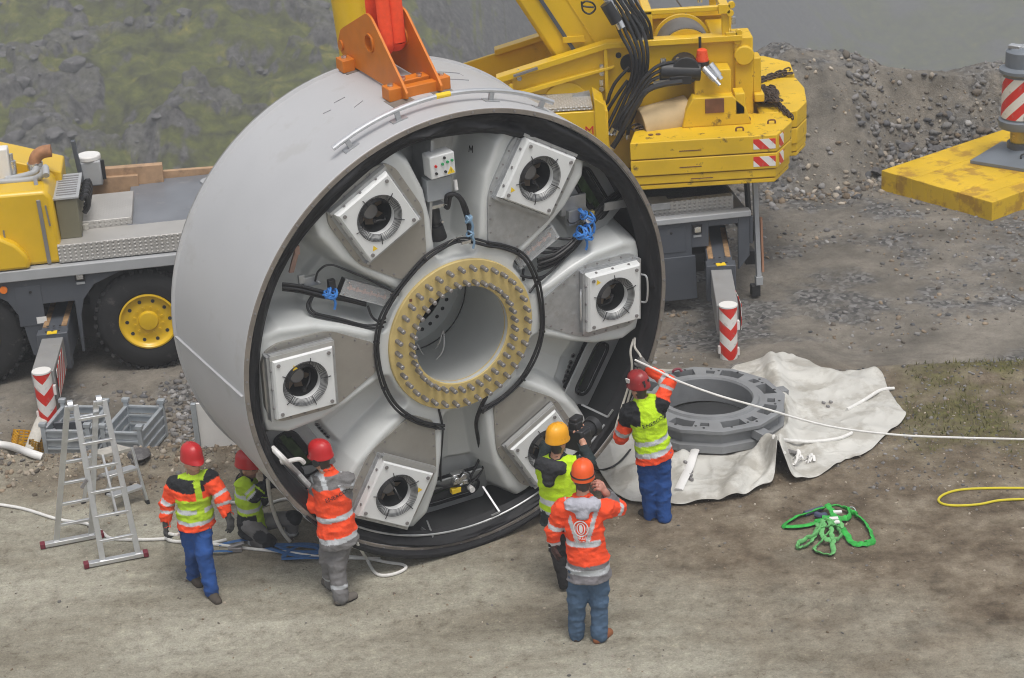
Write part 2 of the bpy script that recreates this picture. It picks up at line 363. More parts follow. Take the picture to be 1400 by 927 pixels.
# ------------------------------------------------------------------ terrain
def mossm(x, y):
    n = fbm(x*.9, y*.9, 5, 61)-.47; f = fbm(x*2.6, y*2.6, 4, 63)
    return ss(.36, .60, fbm(x*.8, y*1.3, 5, 65)+.25*(f-.45))*ss(3.7, 5.6, x+3.0*n)*ss(19.0, 20.6, y+2.2*n)*ss(22.9, 22.0, y+1.2*n)
def rockm(x, y): return ss(.555, .625, fbm(x*.27+.05*y, y*.22, 6, 141))
def height(x, y):
    x = np.asarray(x, float); y = np.asarray(y, float)
    lb = ss(2.2, -1.0, x)
    z = -.35*(lb*ss(21.4, 21.95, y)+(1-lb)*ss(21.5, 25.5, y))
    z = z+-.0+.05*lb*np.exp(-((y-21.2+.12*np.sin(x*2.1))/.28)**2)*(.6+.8*vnoise(x*2.2, y*2.2, 3))
    rb = ss(3.7, 4.7, x); z = z+rb*(.13*np.exp(-((y-22.25-.15*np.sin(x*1.7))/.38)**2)-.16*ss(22.3, 23.1, y)*ss(25.5, 23.5, y))
    near = ss(46, 34, y)
    for yc, sl_, ph in ((15.1, .05, 0.0), (16.95, .05, .5), (14.2, -.06, .2), (24.6, .10, .3), (26.2, .10, .8)):
        dy_ = y-yc-sl_*x-.25*np.sin(x*.22+ph*6); pr = np.exp(-(dy_/.20)**4)*ss(.30, .5, fbm(x*.5+9*ph, y*.25, 2, 131))
        z = z+pr*(-.02+.016*np.sin((x+np.abs(dy_)*1.1+ph)*2*PI/.17))
    z = z+near*(.05*(fbm(x*.5, y*.5, 3, 5)-.45)+.07*(fbm(x*1.6, y*1.6, 5, 9)-.45)*(.35+.65*ss(21, 24, y)))
    z = z+near*.006*np.sin((y*.92+x*.12)*9+3*fbm(x*.4, y*.4, 2, 8))*ss(18.5, 16.5, y)*fbm(x*.35, y*.8, 2, 81)
    # spoil heap on the right
    hx = np.interp(x, [1.5, 3.5, 5.0, 5.9, 6.9, 8.3, 11, 15], [.2, 1.2, 1.95, 1.6, 1.32, 1.22, 1.1, .8])
    hp = np.where(y < 32.6, ss(30.0+.1*np.sin(3*x)+2.0*ss(5.2, 7.4, x), 32.2+.6*ss(5.2, 7.4, x), y), ss(35.8, 32.8, y))
    z = z+hx*hp*(.78+.36*fbm(x*1.3, y*1.3, 4, 21))*ss(.8, 2.5, x)
    # beyond the pad
    e = 33.5+.8*np.sin(x*.35)
    left = -.42*np.clip(y-e, 0, 62)+.10*np.maximum(y-100, 0)
    right = -1.1*np.clip(y-e-1, 0, 112)+.25*np.maximum(y-395, 0)
    k = ss(-9, 12, x/(np.maximum(y, 30)/55))
    k = k*k
    far = left*(1-k)+right*k
    z = z+np.where(y > 33, far, 0)
    rough = ss(60, 90, y)
    ridge = np.abs(fbm(x*.07+.3*y*.07, y*.07, 4, 31)-.47)
    z = z+rough*((fbm(x*.10, y*.10, 5, 41)-.45)*5.0+(fbm(x*.5, y*.5, 4, 43)-.45)*2.2-ridge*5*ss(.55, .2, k))
    z = z+ss(62, 80, y)*rockm(x, y)*.75*(.5+fbm(x*.9, y*.9, 4, 47))
    # rocky knob, far left
    z = z+5.5*np.exp(-((x+23.5)/3.6)**2-((y-88)/6)**2)*(.6+.9*fbm(x*.45, y*.45, 5, 47))
    return z
def build_ground():
    xs = np.concatenate([-np.geomspace(500, 42, 40), np.linspace(-41, -9.1, 250), np.linspace(-9, 10, 430), np.geomspace(10.2, 600, 90)])
    ys = np.concatenate([[-60, -20, 0, 6, 10], np.linspace(12, 36, 520), np.geomspace(36.1, 60, 40), np.linspace(60.3, 165, 330), np.linspace(168, 390, 20), np.linspace(392, 540, 130), np.geomspace(545, 1100, 20)])
    X, Y = np.meshgrid(xs, ys, indexing='ij'); Z = height(X, Y)
    hill = ss(35, 41, Y)
    grav = ss(21.6, 23.2, Y+.5*(fbm(X, Y, 3, 51)-.5)*3)*(1-hill)
    mossn = fbm(X*1.1, Y*1.1, 4, 61)
    moss = np.where(Y > 45, rockm(X, Y), 0)+mossm(X, Y)
    cols = np.stack([hill, grav, moss], -1).reshape(-1, 3)
    m = bpy.data.materials.new('ground_soil'); m.use_nodes = True; t = m.node_tree; N = t.nodes; L = t.links
    b = N['Principled BSDF']; b.inputs['Roughness'].default_value = .9; b.inputs['Specular IOR Level'].default_value = .25
    tc = N.new('ShaderNodeTexCoord'); at = N.new('ShaderNodeVertexColor'); at.layer_name = 'col'
    sp = N.new('ShaderNodeSeparateColor'); L.new(at.outputs[0], sp.inputs[0])
    def noise(sc, det=8, r=.6, vec=None):
        n = N.new('ShaderNodeTexNoise'); n.inputs['Scale'].default_value = sc; n.inputs['Detail'].default_value = det; n.inputs['Roughness'].default_value = r
        L.new(vec or tc.outputs['Object'], n.inputs['Vector']); return n.outputs['Fac']
    def ramp(f, stops):
        r = N.new('ShaderNodeValToRGB'); el = r.color_ramp.elements
        while len(el) < len(stops): el.new(.5)
        for e, (p, c) in zip(el, stops): e.position = p; e.color = (*c, 1)
        L.new(f, r.inputs[0]); return r.outputs[0]
    def mix(f, a, c, mode='MIX', fac=None):
        x = N.new('ShaderNodeMix'); x.data_type = 'RGBA'; x.blend_type = mode
        if f is None: x.inputs['Factor'].default_value = fac
        else: L.new(f, x.inputs['Factor'])
        L.new(a, x.inputs['A']); L.new(c, x.inputs['B']); return x.outputs['Result']
    mp = N.new('ShaderNodeMapping'); mp.inputs['Scale'].default_value = (.35, 1.1, 1); mp.inputs['Rotation'].default_value = (0, 0, .12); L.new(tc.outputs['Object'], mp.inputs[0])
    sand = ramp(noise(.9, 8, .62, mp.outputs[0]), [(.30, (.185, .165, .126)), (.43, (.27, .25, .20)), (.55, (.345, .328, .27)), (.72, (.42, .405, .34))])
    fine = ramp(noise(7, 10, .78), [(.33, (.55, .52, .48)), (.46, (.92, .91, .9)), (.56, (1.05, 1.05, 1.04)), (.68, (1.35, 1.33, 1.28))])
    grit = ramp(noise(48, 5, .75), [(.32, (.62, .6, .57)), (.45, (.95, .95, .94)), (.56, (1.04, 1.04, 1.03)), (.66, (1.4, 1.38, 1.34))])
    fine = mix(None, fine, grit, 'MULTIPLY', .8)
    sand = mix(None, sand, fine, 'MULTIPLY', 1)
    brown = ramp(noise(2.1, 8, .65), [(.32, (.075, .056, .038)), (.46, (.155, .123, .088)), (.58, (.225, .188, .14)), (.72, (.32, .28, .22))])
    # browner trampled soil round the work area (y from about 18 to 22), sandier towards the viewer
    sy = N.new('ShaderNodeSeparateXYZ'); L.new(tc.outputs['Object'], sy.inputs[0])
    nn = N.new('ShaderNodeMath'); nn.operation = 'MULTIPLY_ADD'; L.new(noise(.55, 5, .6), nn.inputs[0]); nn.inputs[1].default_value = 6.0; L.new(sy.outputs['Y'], nn.inputs[2])
    n3 = N.new('ShaderNodeMath'); n3.operation = 'MULTIPLY_ADD'; L.new(sy.outputs['X'], n3.inputs[0]); n3.inputs[1].default_value = .55; L.new(nn.outputs[0], n3.inputs[2])
    mr = N.new('ShaderNodeMapRange'); mr.inputs['From Min'].default_value = 20.0; mr.inputs['From Max'].default_value = 22.3; L.new(n3.outputs[0], mr.inputs['Value'])
    br2 = mix(None, brown, fine, 'MULTIPLY', .8)
    c = mix(mr.outputs[0], sand, br2)
    gvec = N.new('ShaderNodeTexVoronoi'); gvec.inputs['Scale'].default_value = 17; L.new(tc.outputs['Object'], gvec.inputs['Vector'])
    gcol = ramp(gvec.outputs['Color'], [(.1, (.055, .055, .056)), (.5, (.12, .115, .108)), (.9, (.24, .235, .23))])
    mud = ramp(noise(1.1, 8, .62), [(.32, (.115, .105, .09)), (.5, (.185, .168, .144)), (.68, (.265, .24, .205))])
    gm = N.new('ShaderNodeMapRange'); gm.inputs['From Min'].default_value = .5; gm.inputs['From Max'].default_value = .6; L.new(noise(.8, 6, .6), gm.inputs['Value'])
    grav = mix(gm.outputs[0], mix(None, mud, fine, 'MULTIPLY', .6), gcol)
    c = mix(sp.outputs[1], c, grav)
    mosc = ramp(noise(7, 8, .7), [(.35, (.085, .068, .045)), (.5, (.11, .10, .04)), (.65, (.15, .15, .045))])
    c = mix(sp.outputs[2], c, mosc)
    ge = N.new('ShaderNodeNewGeometry'); sn = N.new('ShaderNodeSeparateXYZ'); L.new(ge.outputs['Normal'], sn.inputs[0])
    st = N.new('ShaderNodeMath'); st.operation = 'MULTIPLY_ADD'; L.new(noise(.42, 10, .74), st.inputs[0]); st.inputs[1].default_value = 1.0; L.new(sn.outputs['Z'], st.inputs[2])
    sm = N.new('ShaderNodeMapRange'); sm.inputs['From Min'].default_value = 1.12; sm.inputs['From Max'].default_value = 1.24; L.new(st.outputs[0], sm.inputs['Value'])
    rock = ramp(noise(1.3, 10, .78), [(.28, (.02, .019, .02)), (.46, (.075, .071, .07)), (.6, (.13, .125, .122)), (.74, (.27, .26, .255))])
    grass = ramp(noise(.5, 10, .74), [(.34, (.03, .031, .016)), (.45, (.07, .074, .026)), (.54, (.10, .112, .028)), (.61, (.15, .145, .045)), (.69, (.25, .22, .03))])
    grass = mix(None, grass, fine, 'MULTIPLY', .7)
    crev = ramp(noise(2.6, 8, .75), [(.36, (.35, .34, .33)), (.48, (1, 1, 1)), (.6, (1.1, 1.1, 1.08)), (.7, (1.7, 1.65, 1.6))])
    rock = mix(None, rock, crev, 'MULTIPLY', .65); grass = mix(None, grass, crev, 'MULTIPLY', .45)
    iv = N.new('ShaderNodeMath'); iv.operation = 'MULTIPLY_ADD'; iv.use_clamp = True; L.new(sp.outputs[2], iv.inputs[0]); iv.inputs[1].default_value = -.85; L.new(sm.outputs[0], iv.inputs[2])
    c = mix(sp.outputs[0], c, mix(iv.outputs[0], rock, grass))
    L.new(c, b.inputs['Base Color'])
    bp = N.new('ShaderNodeBump'); bp.inputs['Strength'].default_value = .9; bp.inputs['Distance'].default_value = .05
    ad = N.new('ShaderNodeMath'); ad.operation = 'MULTIPLY_ADD'; L.new(noise(40, 4, .6), ad.inputs[0]); ad.inputs[1].default_value = .35; L.new(noise(4.5, 10, .72), ad.inputs[2])
    L.new(ad.outputs[0], bp.inputs['Height']); L.new(bp.outputs[0], b.inputs['Normal'])
    me = npmesh('ground', np.stack([X, Y, Z], -1).reshape(-1, 3), grid_faces(len(xs), len(ys)), m, True, cols)
    return tag(link('ground', me), kind='structure')
ground = build_ground()
def gz(x, y): return float(height(np.array([x]), np.array([y]))[0])
def onground(px, py, up=0.0):
    z = 0.0
    for _ in range(12):
        p = onz(px, py, z); z = gz(p[0], p[1])
    p = onz(px, py, z); return np.array([p[0], p[1], z+up])
# loose stones nobody could count
def scatter(name, n, fx, smin, smax, cols, pw=3.0):
    pts = []
    x, y = fx(n); z = height(x, y); s = smin+(smax-smin)*rng.random(len(x))**pw
    cc = np.array(cols)[rng.integers(0, len(cols), len(x))]*rng.uniform(.7, 1.3, (len(x), 1))
    o = link(name, stones(name, np.stack([x, y, z+s*.15], -1), s, STONE, cc)); return tag(o, kind='stuff')
GREYS = [(.10, .10, .105), (.16, .155, .15), (.22, .21, .205), (.13, .11, .09), (.30, .29, .28)]
TANS = [(.2, .15, .1), (.27, .21, .15), (.15, .14, .13), (.33, .28, .22), (.12, .1, .08), (.38, .33, .27)]
def f_heap(n):
    x = rng.uniform(3.2, 10.5, n); y = rng.normal(31.0, .9, n); return x, y
scatter('heap_gravel', 3000, f_heap, .006, .07, TANS+[(.3, .25, .19), (.26, .23, .19)]+GREYS[1:3], 7)
def f_heapfoot(n):
    x = rng.uniform(4.2, 10.0, n); y = 30.0+2.0*ss(5.2, 7.4, x)+rng.normal(0, .22, n)+.1*np.sin(3*x); return x, y
scatter('heap_foot_gravel', 500, f_heapfoot, .02, .09, TANS+GREYS, 3)
def f_dark(n):
    x = rng.uniform(5.9, 9.8, n); y = rng.normal(31.9, .4, n); return x, y
scatter('dark_rubble', 700, f_dark, .025, .10, GREYS[:4], 3)
def f_crate(n):
    x = rng.normal(-3.1, .8, n); y = rng.normal(23.2, .75, n); k = (y > 21.9); return x[k], y[k]
scatter('crushed_gravel', 5200, f_crate, .015, .065, GREYS, 2)
def f_back(n):
    x = rng.uniform(-8, 9.5, n); y = rng.uniform(22, 30, n); k = fbm(x*.6, y*.6, 3, 77) > .46; return x[k], y[k]
scatter('yard_gravel', 9000, f_back, .008, .05, GREYS+TANS[:2], 4)
def f_berm(n):
    x = rng.uniform(-7.5, -1.5, n); y = rng.normal(21.2, .3, n); return x, y
scatter('bank_gravel', 1900, f_berm, .008, .05, TANS, 4)
def f_near(n):
    x = rng.uniform(-6.5, 7, n); y = rng.uniform(13.8, 21.5, n); k = rng.random(n) < (.3+.7*ss(17.5, 20.5, y+.3*x)); return x[k], y[k]
scatter('soil_pebbles', 14000, f_near, .003, .022, TANS, 5)
def f_moss(n):
    x = rng.uniform(3.6, 7.5, n); y = rng.uniform(19.2, 22.9, n); return x, y
scatter('bank_pebbles', 2200, f_moss, .006, .03, TANS[:1]+TANS[2:3]+GREYS[:3], 4)
# grass tufts on the bank at the right
def tufts():
    n = 9000; x = rng.uniform(3.4, 8.2, n); y = rng.uniform(18.8, 22.9, n)
    k = (mossm(x, y) > .25+.7*rng.random(n)); x = x[k]; y = y[k]; n = len(x); z = height(x, y)
    a = rng.uniform(0, 2*PI, n); h = rng.uniform(.025, .075, n); w = .009
    d = np.stack([np.cos(a)*w, np.sin(a)*w, 0*a], -1); b0 = np.stack([x, y, z-.004], -1)
    tip = b0+np.stack([rng.normal(0, .03, n), rng.normal(0, .03, n), h], -1)
    v = np.stack([b0-d, b0+d, tip], 1).reshape(-1, 3); f = np.arange(3*n).reshape(-1, 3)
    c = np.array([(.09, .095, .025), (.13, .125, .035), (.17, .15, .07)])[rng.integers(0, 3, n)]
    tag(link('moss_grass', npmesh('moss_grass', v, f, STONE, False, np.repeat(c, 3, 0))), kind='stuff')
tufts()
def rock_mesh(name, seed, n=12):
    r = np.random.default_rng(seed); th = np.linspace(0, PI, n); ph = np.linspace(0, 2*PI, 2*n, endpoint=False)
    A, B = np.meshgrid(ph, th, indexing='ij'); v = np.stack([np.sin(B)*np.cos(A), np.sin(B)*np.sin(A), np.cos(B)], -1).reshape(-1, 3)
    d = np.ones(len(v))
    for _ in range(16):
        q = r.normal(size=3); q /= np.linalg.norm(q); d = np.minimum(d, r.uniform(.42, .85)/np.maximum(v@q, .05))
    v = v*np.minimum(d, 1.3)[:, None]
    me = npmesh(name, v, grid_faces(2*n, n, True), ROCKM, True); me.set_sharp_from_angle(angle=math.radians(28)); return me
ROCKM = mat('lichen_rock', (.115, .11, .112), .9, var=.4, vs=1.5, dirt=((.22, .22, .2), .56, 3, .7), bump=.5, bs=6)
RM = [rock_mesh('boulder', 100+i) for i in range(6)]
def boulders():
    k = 0
    while k < 220:
        y = rng.uniform(84, 150); px = rng.uniform(-40, 900)
        x = (px-700)/FPX*math.hypot(y, 28)
        if rng.random() > ss(4, -26, x)*.9+.1: continue
        if rockm(np.array([x]), np.array([y]))[0] < .2: continue
        s = .18+.75*rng.random()**3.0
        o = link('boulder', RM[k % 6], None, Matrix.Translation((x, y, gz(x, y)+s*.1)) @ Matrix.Rotation(rng.uniform(0, 6.28), 4, 'Z') @ Matrix.Diagonal((s*1.5, s, s*.75, 1)))
        tag(o, 'grey weathered boulder lying in the grass of the far hillside', 'boulder', 'boulders strewn over the grassy hillside'); k += 1
boulders()
for i, (px, py, s, lab) in enumerate([(1295, 172, .22, 'flat slanting grey rock slab on the crest side of the gravel heap'), (1240, 205, .17, 'rounded grey stone at the foot of the gravel heap, left of the yellow pad'),
        (1280, 207, .14, 'small dark stone next to the back edge of the yellow pad'), (1262, 137, .2, 'dark rock sticking out of the top of the gravel heap'),
        (1198, 238, .15, 'pale grey stone at the lowest edge of the gravel heap near the yellow pad'), (191, 626, .16, 'dark stone lying at the foot of the step stool')]):
    p = onground(px, py); z = p[2]
    o = link('rock', RM[(i*2+1) % 6], None, T(p[0], p[1], z+.05) @ Matrix.Rotation(.4*i, 4, 'Z') @ Matrix.Rotation(.3, 4, 'Y') @ Matrix.Diagonal((s*1.5, s, s*.6, 1))); tag(o, lab, 'rock')
# ------------------------------------------------------------------ the hub drum
DR = 2.416
_az, _el = math.radians(27.91), math.radians(-3.52)
DC = np.array([-.466, 18.445, DR*math.cos(_el)+.05])
DN = np.array([math.sin(_az)*math.cos(_el), -math.cos(_az)*math.cos(_el), math.sin(_el)])
DA = np.cross([0, 0, 1.0], DN); DA /= np.linalg.norm(DA); DB = np.cross(DN, DA)
D = frame(DC, DA, DB, DN)
def duv(x, y, w=-.12):
    d = ray(x, y); t = ((DC+DN*w-CAM)@DN)/(d@DN); P = CAM+d*t-DC; return P@DA, P@DB
def wpt(x, y, w=-.12): return DC+sum(a*b for a, b in zip((DA, DB, DN), dpt(x, y, w)))
def dpt(x, y, w=-.12):
    u, v = duv(x, y, w); return np.array([u, v, w])
drum = thing('hub_drum', (DC[0]-.9*DN[0], DC[1]-.9*DN[1], 0.0), 'huge light grey hub drum standing on edge with six fans round its tan bolted ring', 'machine hub')
# shell
sh = MB(); prof = [(2.30, -1.99), (2.385, -1.985), (2.40, -1.90), (2.44, -1.885), (2.442, -1.855), (2.416, -1.84), (2.418, -1.4), (2.42, -.9), (2.418, -.4), (2.416, -.012), (2.408, 0), (2.362, -.002), (2.35, -.05), (2.32, -1.0)]
sh.lathe(prof, 200); shell = sh.build('shell', SHELL, drum, D, sharp=30)
def on_shell(ang, w, h=0.0):
    a = math.radians(ang); return np.array([(DR+h)*math.cos(a), (DR+h)*math.sin(a), w])
m = MB(); m.lathe([(2.30, -1.992), (2.39, -1.99), (2.412, -1.96), (2.415, -1.90), (2.436, -1.888)], 200); rf_ = m.build('rear_flange', mat('dusty_grey', (.26, .26, .255), .7, var=.3, vs=6, dirt=((.42, .42, .41), .55, 9, .6), bump=.3, bs=12), shell, D)
m = MB()                                                   # weld seam running along the shell
m.tube([on_shell(-177.5-2.6*t, -1.86+1.84*t, .002) for t in np.linspace(0, 1, 12)], .022, 6, flat=.3); m.build('weld_seam', SHELL, shell, D)
lp = MB(); lp.lathe([(2.414, .002), (2.410, .012), (2.366, .014), (2.356, -.03), (2.35, -.2)], 200); lip = lp.build('rim_lip', LIP, drum, D)
m = MB()                                                   # clips and rivets round the lip
for i in range(64):
    a = 2*PI*(i+.3)/64; m.cyl((2.39*math.cos(a), 2.39*math.sin(a), .01), (2.39*math.cos(a), 2.39*math.sin(a), .022), .012, n=6)
m.build('rivet_row', BOLT, lip, D, stuff=True)
# rubber seal: hangs in folds inside the lip
na, ns = 720, 16
A = np.linspace(0, 2*PI, na, endpoint=False); S = np.linspace(0, 1, ns); AA, SS_ = np.meshgrid(A, S, indexing='ij'); deg = np.degrees(AA)
def bumpang(c, w): return np.exp(-(((deg-c+180) % 360-180)/w)**2)
wr = .135+.15*bumpang(60, 17)+.11*bumpang(88, 14)+.06*bumpang(128, 22)+.03*bumpang(150, 20)+.02*np.sin(deg*.12)
bul = .03*bumpang(265, 26)
rr = 2.358-wr*SS_+bul*np.sin(SS_*PI)
fold = (fbm(AA*7, SS_*3.5, 4, 5)-.45)*(.10+.14*bumpang(75, 35))*np.sin(PI*np.clip(SS_*1.0, 0, 1))
ww = .0-.03*SS_-.10*SS_**2+fold+.035*np.sin(SS_*9+AA*5+3*fbm(AA*3, SS_, 2, 3))*(.3+bumpang(70, 30)-.2*bumpang(265, 40))
ww += .05*bumpang(262, 24)*np.sin(SS_*PI)
sv = np.stack([rr*np.cos(AA), rr*np.sin(AA), ww], -1).reshape(-1, 3)
link('rubber_seal', npmesh('rubber_seal', sv, grid_faces(na, ns, True), DARK), drum, D)
# lower edge of the seal bulges over the rim at the bottom, held by a thin strip
m = MB(); aa = np.radians(np.linspace(218, 298, 60)); prof = []
pts = [((2.405+.028*math.sin(PI*i/59))*math.cos(a), (2.405+.028*math.sin(PI*i/59))*math.sin(a), .035) for i, a in enumerate(aa)]
m.tube(pts, [.015+.032*math.sin(PI*i/59) for i in range(60)], 10); m.build('rubber_bulge', DARK, drum, D)
m = MB(); m.tube([(2.455*math.cos(a), 2.455*math.sin(a), .03) for a in np.radians(np.linspace(228, 282, 40))], .008, 6); m.build('edge_strip', ALU, drum, D)
m = MB(); m.tube([(2.255*math.cos(a), 2.255*math.sin(a), -.055) for a in np.radians(np.linspace(232, 318, 50))], .012, 6); m.build('clamp_strip', STEEL, drum, D)
# dark cavity behind
cv = MB(); cv.lathe([(2.318, -.06), (2.312, -.8), (1.4, -1.1), (.6, -1.15)], 96); cv.build('inner_cavity', DARKHOLE, drum, D)
# star-shaped casting: six arms, rounded valleys between
body = np.array([(.70, -.20), (.90, -.235), (1.05, -.30), (1.3, -.415), (1.6, -.52), (1.95, -.56), (2.14, -.51), (2.20, -.36), (2.21, 0), (2.20, .36), (2.14, .51), (1.95, .56), (1.6, .52), (1.3, .415), (1.05, .30), (.90, .235), (.70, .20)])
def sdf_poly(x, y, P):
    d = np.full(x.shape, 1e9); s = np.ones(x.shape); n = len(P)
    for i in range(n):
        a = P[i]; b = P[i-1]; e = b-a; wx = x-a[0]; wy = y-a[1]; t = np.clip((wx*e[0]+wy*e[1])/(e@e), 0, 1)
        d = np.minimum(d, (wx-e[0]*t)**2+(wy-e[1]*t)**2)
        c1 = y >= a[1]; c2 = y < b[1]; c3 = e[0]*wy > e[1]*wx
        s = np.where((c1 & c2 & c3) | (~c1 & ~c2 & ~c3), -s, s)
    return s*np.sqrt(d)
def casting():
    R_ = np.concatenate([np.linspace(.80, 2.0, 88), np.linspace(2.012, 2.295, 32)]); Th = np.linspace(0, 2*PI, 960, endpoint=False)
    TT, RR = np.meshgrid(Th, R_, indexing='ij'); loc = (TT+PI/6) % (PI/3)-PI/6
    x = RR*np.cos(loc); y = RR*np.sin(loc)
    d = sdf_poly(x, y, body); d2 = RR-.845; h = np.clip(.5+.5*(d2-d)/.08, 0, 1); dd = d2*(1-h)+d*h-.08*h*(1-h)
    outer = ss(2.165, 2.235, x+.12*np.maximum(np.abs(y)-.4, 0))
    idx = np.round(TT/(PI/3)-.5).astype(int) % 6                    # valley number: 0 = 30 deg, 1 = 90 ...
    deep = np.choose(idx, [.44, .50, .47, .36, .40, .38])
    fl = .8*ss(0, .11, dd)+.2*ss(.08, .4, dd)
    w = -.125-deep*fl-.02*ss(-.02, .05, dd)
    # the floor of each valley drops once more towards the rim
    w -= .08*ss(1.62, 1.69, RR)*ss(.06, .14, dd)
    # rounded shoulders of the arms: raised bead round the cover plates
    w += .018*np.exp(-((dd+.035)/.045)**2)*ss(.95, 1.1, RR)
    # bulging outer ends of the arms
    w -= .05*ss(1.9, 2.2, x)*ss(-.16, -.02, dd)
    w -= .55*outer
    w += .012*ss(.98, .88, RR)
    w -= .32*ss(.24, .20, np.hypot(x-1.78, y))
    v = np.stack([RR*np.cos(TT), RR*np.sin(TT), w], -1).reshape(-1, 3)
    return npmesh('star_casting', v, grid_faces(len(Th), len(R_), True), CAST)
star = link('star_casting', casting(), drum, D)
# tan flange with two rings of studs
fl = MB(); fl.lathe([(.535, -.16), (.535, -.085), (.542, -.078), (.815, -.078), (.822, -.085), (.822, -.16)], 128)
flange = fl.build('bolt_flange', FLANGE, drum, D)
m = MB(); m.lathe([(.822, -.115), (.84, -.115), (.846, -.16)], 128); m.build('flange_collar', CAST, drum, D)
sb = MB(); sb.cyl((0, 0, -.0), (0, 0, .10), .0235, n=10); sb.cyl((0, 0, .10), (0, 0, .108), .0235, .016, n=10); stud_me = sb.mesh('stud', BOLT)
for ring, r, off in ((0, .745, .0), (1, .588, .5)):
    for i in range(36):
        a = 2*PI*(i+off)/36
        o = link('stud', stud_me, flange, D @ T(r*math.cos(a), r*math.sin(a), -.079))
m = MB(); m.box((*duv(562, 411, -.07), -.076), (.03, .03, .004)); m.build('red_mark', RUST, flange, D)
# central tube with a drilled inner flange
tb = MB(); tb.lathe([(.534, -.09), (.534, -.14), (.56, -.2), (.60, -.5), (.62, -1.32), (.62, -1.36)], 96); tube_o = tb.build('centre_tube', CAST, drum, D)
m = MB(); n = 96; ou = [(.625*math.cos(2*PI*i/n), .625*math.sin(2*PI*i/n)) for i in range(n)]; inn = [(.43*math.cos(2*PI*i/n), .43*math.sin(2*PI*i/n)) for i in range(n)]
m.ringplate(ou, inn, -1.38, -1.33); m.build('inner_flange', CAST, drum, D)
hb = MB(); hb.cyl((0, 0, 0), (0, 0, .004), .022, n=12); hole_me = hb.mesh('bolt_hole', DARKHOLE)
for i in range(30):
    a = 2*PI*i/30; link('bolt_hole', hole_me, tube_o, D @ T(.51*math.cos(a), .51*math.sin(a), -1.329))
m = MB(); m.lathe([(.43, -1.34), (.43, -1.9), (.0, -1.92)], 48); m.build('rear_opening', DARKHOLE, drum, D)
m = MB(); m.tube([dpt(590, 480, -1.1), dpt(600, 470, -.95), dpt(606, 452, -.9), dpt(606, 478, -.8), dpt(592, 494, -.85), dpt(580, 486, -1.0), dpt(570, 470, -1.1)], .007, 6, k=6)
m.build('thin_white_cable', WHITE, drum, D)
# cover plates and fans, one set per arm
plate_poly = round_poly([(2.17, -.30), (2.05, -.425), (1.45, -.425), (.955, -.15), (.955, .15), (1.45, .425), (2.05, .425), (2.17, .30)], [.10, .10, .10, .07, .07, .10, .10, .10], 4)
def holed_plate(mt):
    c = np.array([1.78, 0.0]); n_ = 96; out = []; P = [np.array(p)-c for p in plate_poly]
    for i in range(n_):
        a = 2*PI*i/n_; d = np.array([math.cos(a), math.sin(a)]); best = 9
        for j in range(len(P)):
            p = P[j]; q = P[(j+1) % len(P)]; e = q-p; den = d[0]*e[1]-d[1]*e[0]
            if abs(den) < 1e-9: continue
            t = (p[0]*e[1]-p[1]*e[0])/den; u_ = (p[0]*d[1]-p[1]*d[0])/den
            if t > 0 and -1e-6 <= u_ <= 1+1e-6: best = min(best, t)
        out.append(tuple(c+d*best))
    # corners of the outline are kept by snapping the nearest sample to them
    for p in plate_poly:
        k_ = min(range(n_), key=lambda i: (out[i][0]-p[0])**2+(out[i][1]-p[1])**2); out[k_] = tuple(p)
    q_ = MB(); q_.ringplate(out, [(c[0]+.2*math.cos(2*PI*i/n_), c[1]+.2*math.sin(2*PI*i/n_)) for i in range(n_)], -.16, -.098); return q_.mesh('cover_plate', mt)
plate_me = holed_plate(PLATE); plate2_me = holed_plate(STEEL)
sm = MB()
def along(P, step):
    P = [np.array(p) for p in P]; out = []; acc = 0
    for i in range(len(P)):
        a = P[i]; b = P[(i+1) % len(P)]; l = np.linalg.norm(b-a)
        while acc < l: out.append(a+(b-a)*acc/l); acc += step
        acc -= l
    return out
cc = np.array([1.6, 0])
for p in along(plate_poly, .155):
    q = cc+(p-cc)*.945; sm.cyl((q[0], q[1], -.1), (q[0], q[1], -.088), .0105, n=6)
screw_me = sm.mesh('plate_screws', BOLT)
def square_ray(a, hs_):
    c, s = math.cos(a), math.sin(a); k = hs_/max(abs(c), abs(s)); return (c*k, s*k)
NF = 64; angs = [2*PI*i/NF for i in range(NF)]
sq = [square_ray(a, .315) for a in angs]; ci = [(.232*math.cos(a), .232*math.sin(a)) for a in angs]
hm = MB(); hm.ringplate([square_ray(a, .36) for a in angs], [square_ray(a, .30) for a in angs], -.10, -.07); hm.ringplate([square_ray(a, .335) for a in angs], [square_ray(a, .30) for a in angs], -.07, -.045); hm.box((.345, 0, -.045), (.03, .7, .07)); hm.box((-.345, 0, -.045), (.03, .7, .07)); base_me = hm.mesh('mounting_frame', STEEL)
# deep box with sloping shoulders; the face plate has a real round hole in it
fm = MB(); fm.ringplate([square_ray(a, .33) for a in angs], [square_ray(a, .325) for a in angs], -.05, .0)
fm.v = []; fm.f = []; fm.m = []
o1 = [square_ray(a, .33) for a in angs]; o2 = [square_ray(a, .320) for a in angs]; o3 = [square_ray(a, .304) for a in angs]
v = [(*p, -.05) for p in o1]+[(*p, .028) for p in o2]+[(*p, .05) for p in o3]+[(*p, .05) for p in ci]
f = []
for i in range(NF):
    j = (i+1) % NF
    for k in range(3): f.append((k*NF+i, k*NF+j, (k+1)*NF+j, (k+1)*NF+i))
fm.add(v, f); housing_me = fm.mesh('fan_housing', FANW, sharp=20)
bm_ = MB(); bm_.lathe([(.232, .05), (.225, .03), (.205, .0), (.182, -.022), (.176, -.04), (.176, -.34)][::-1], 48); bell_me = bm_.mesh('inlet_ring', FANW)
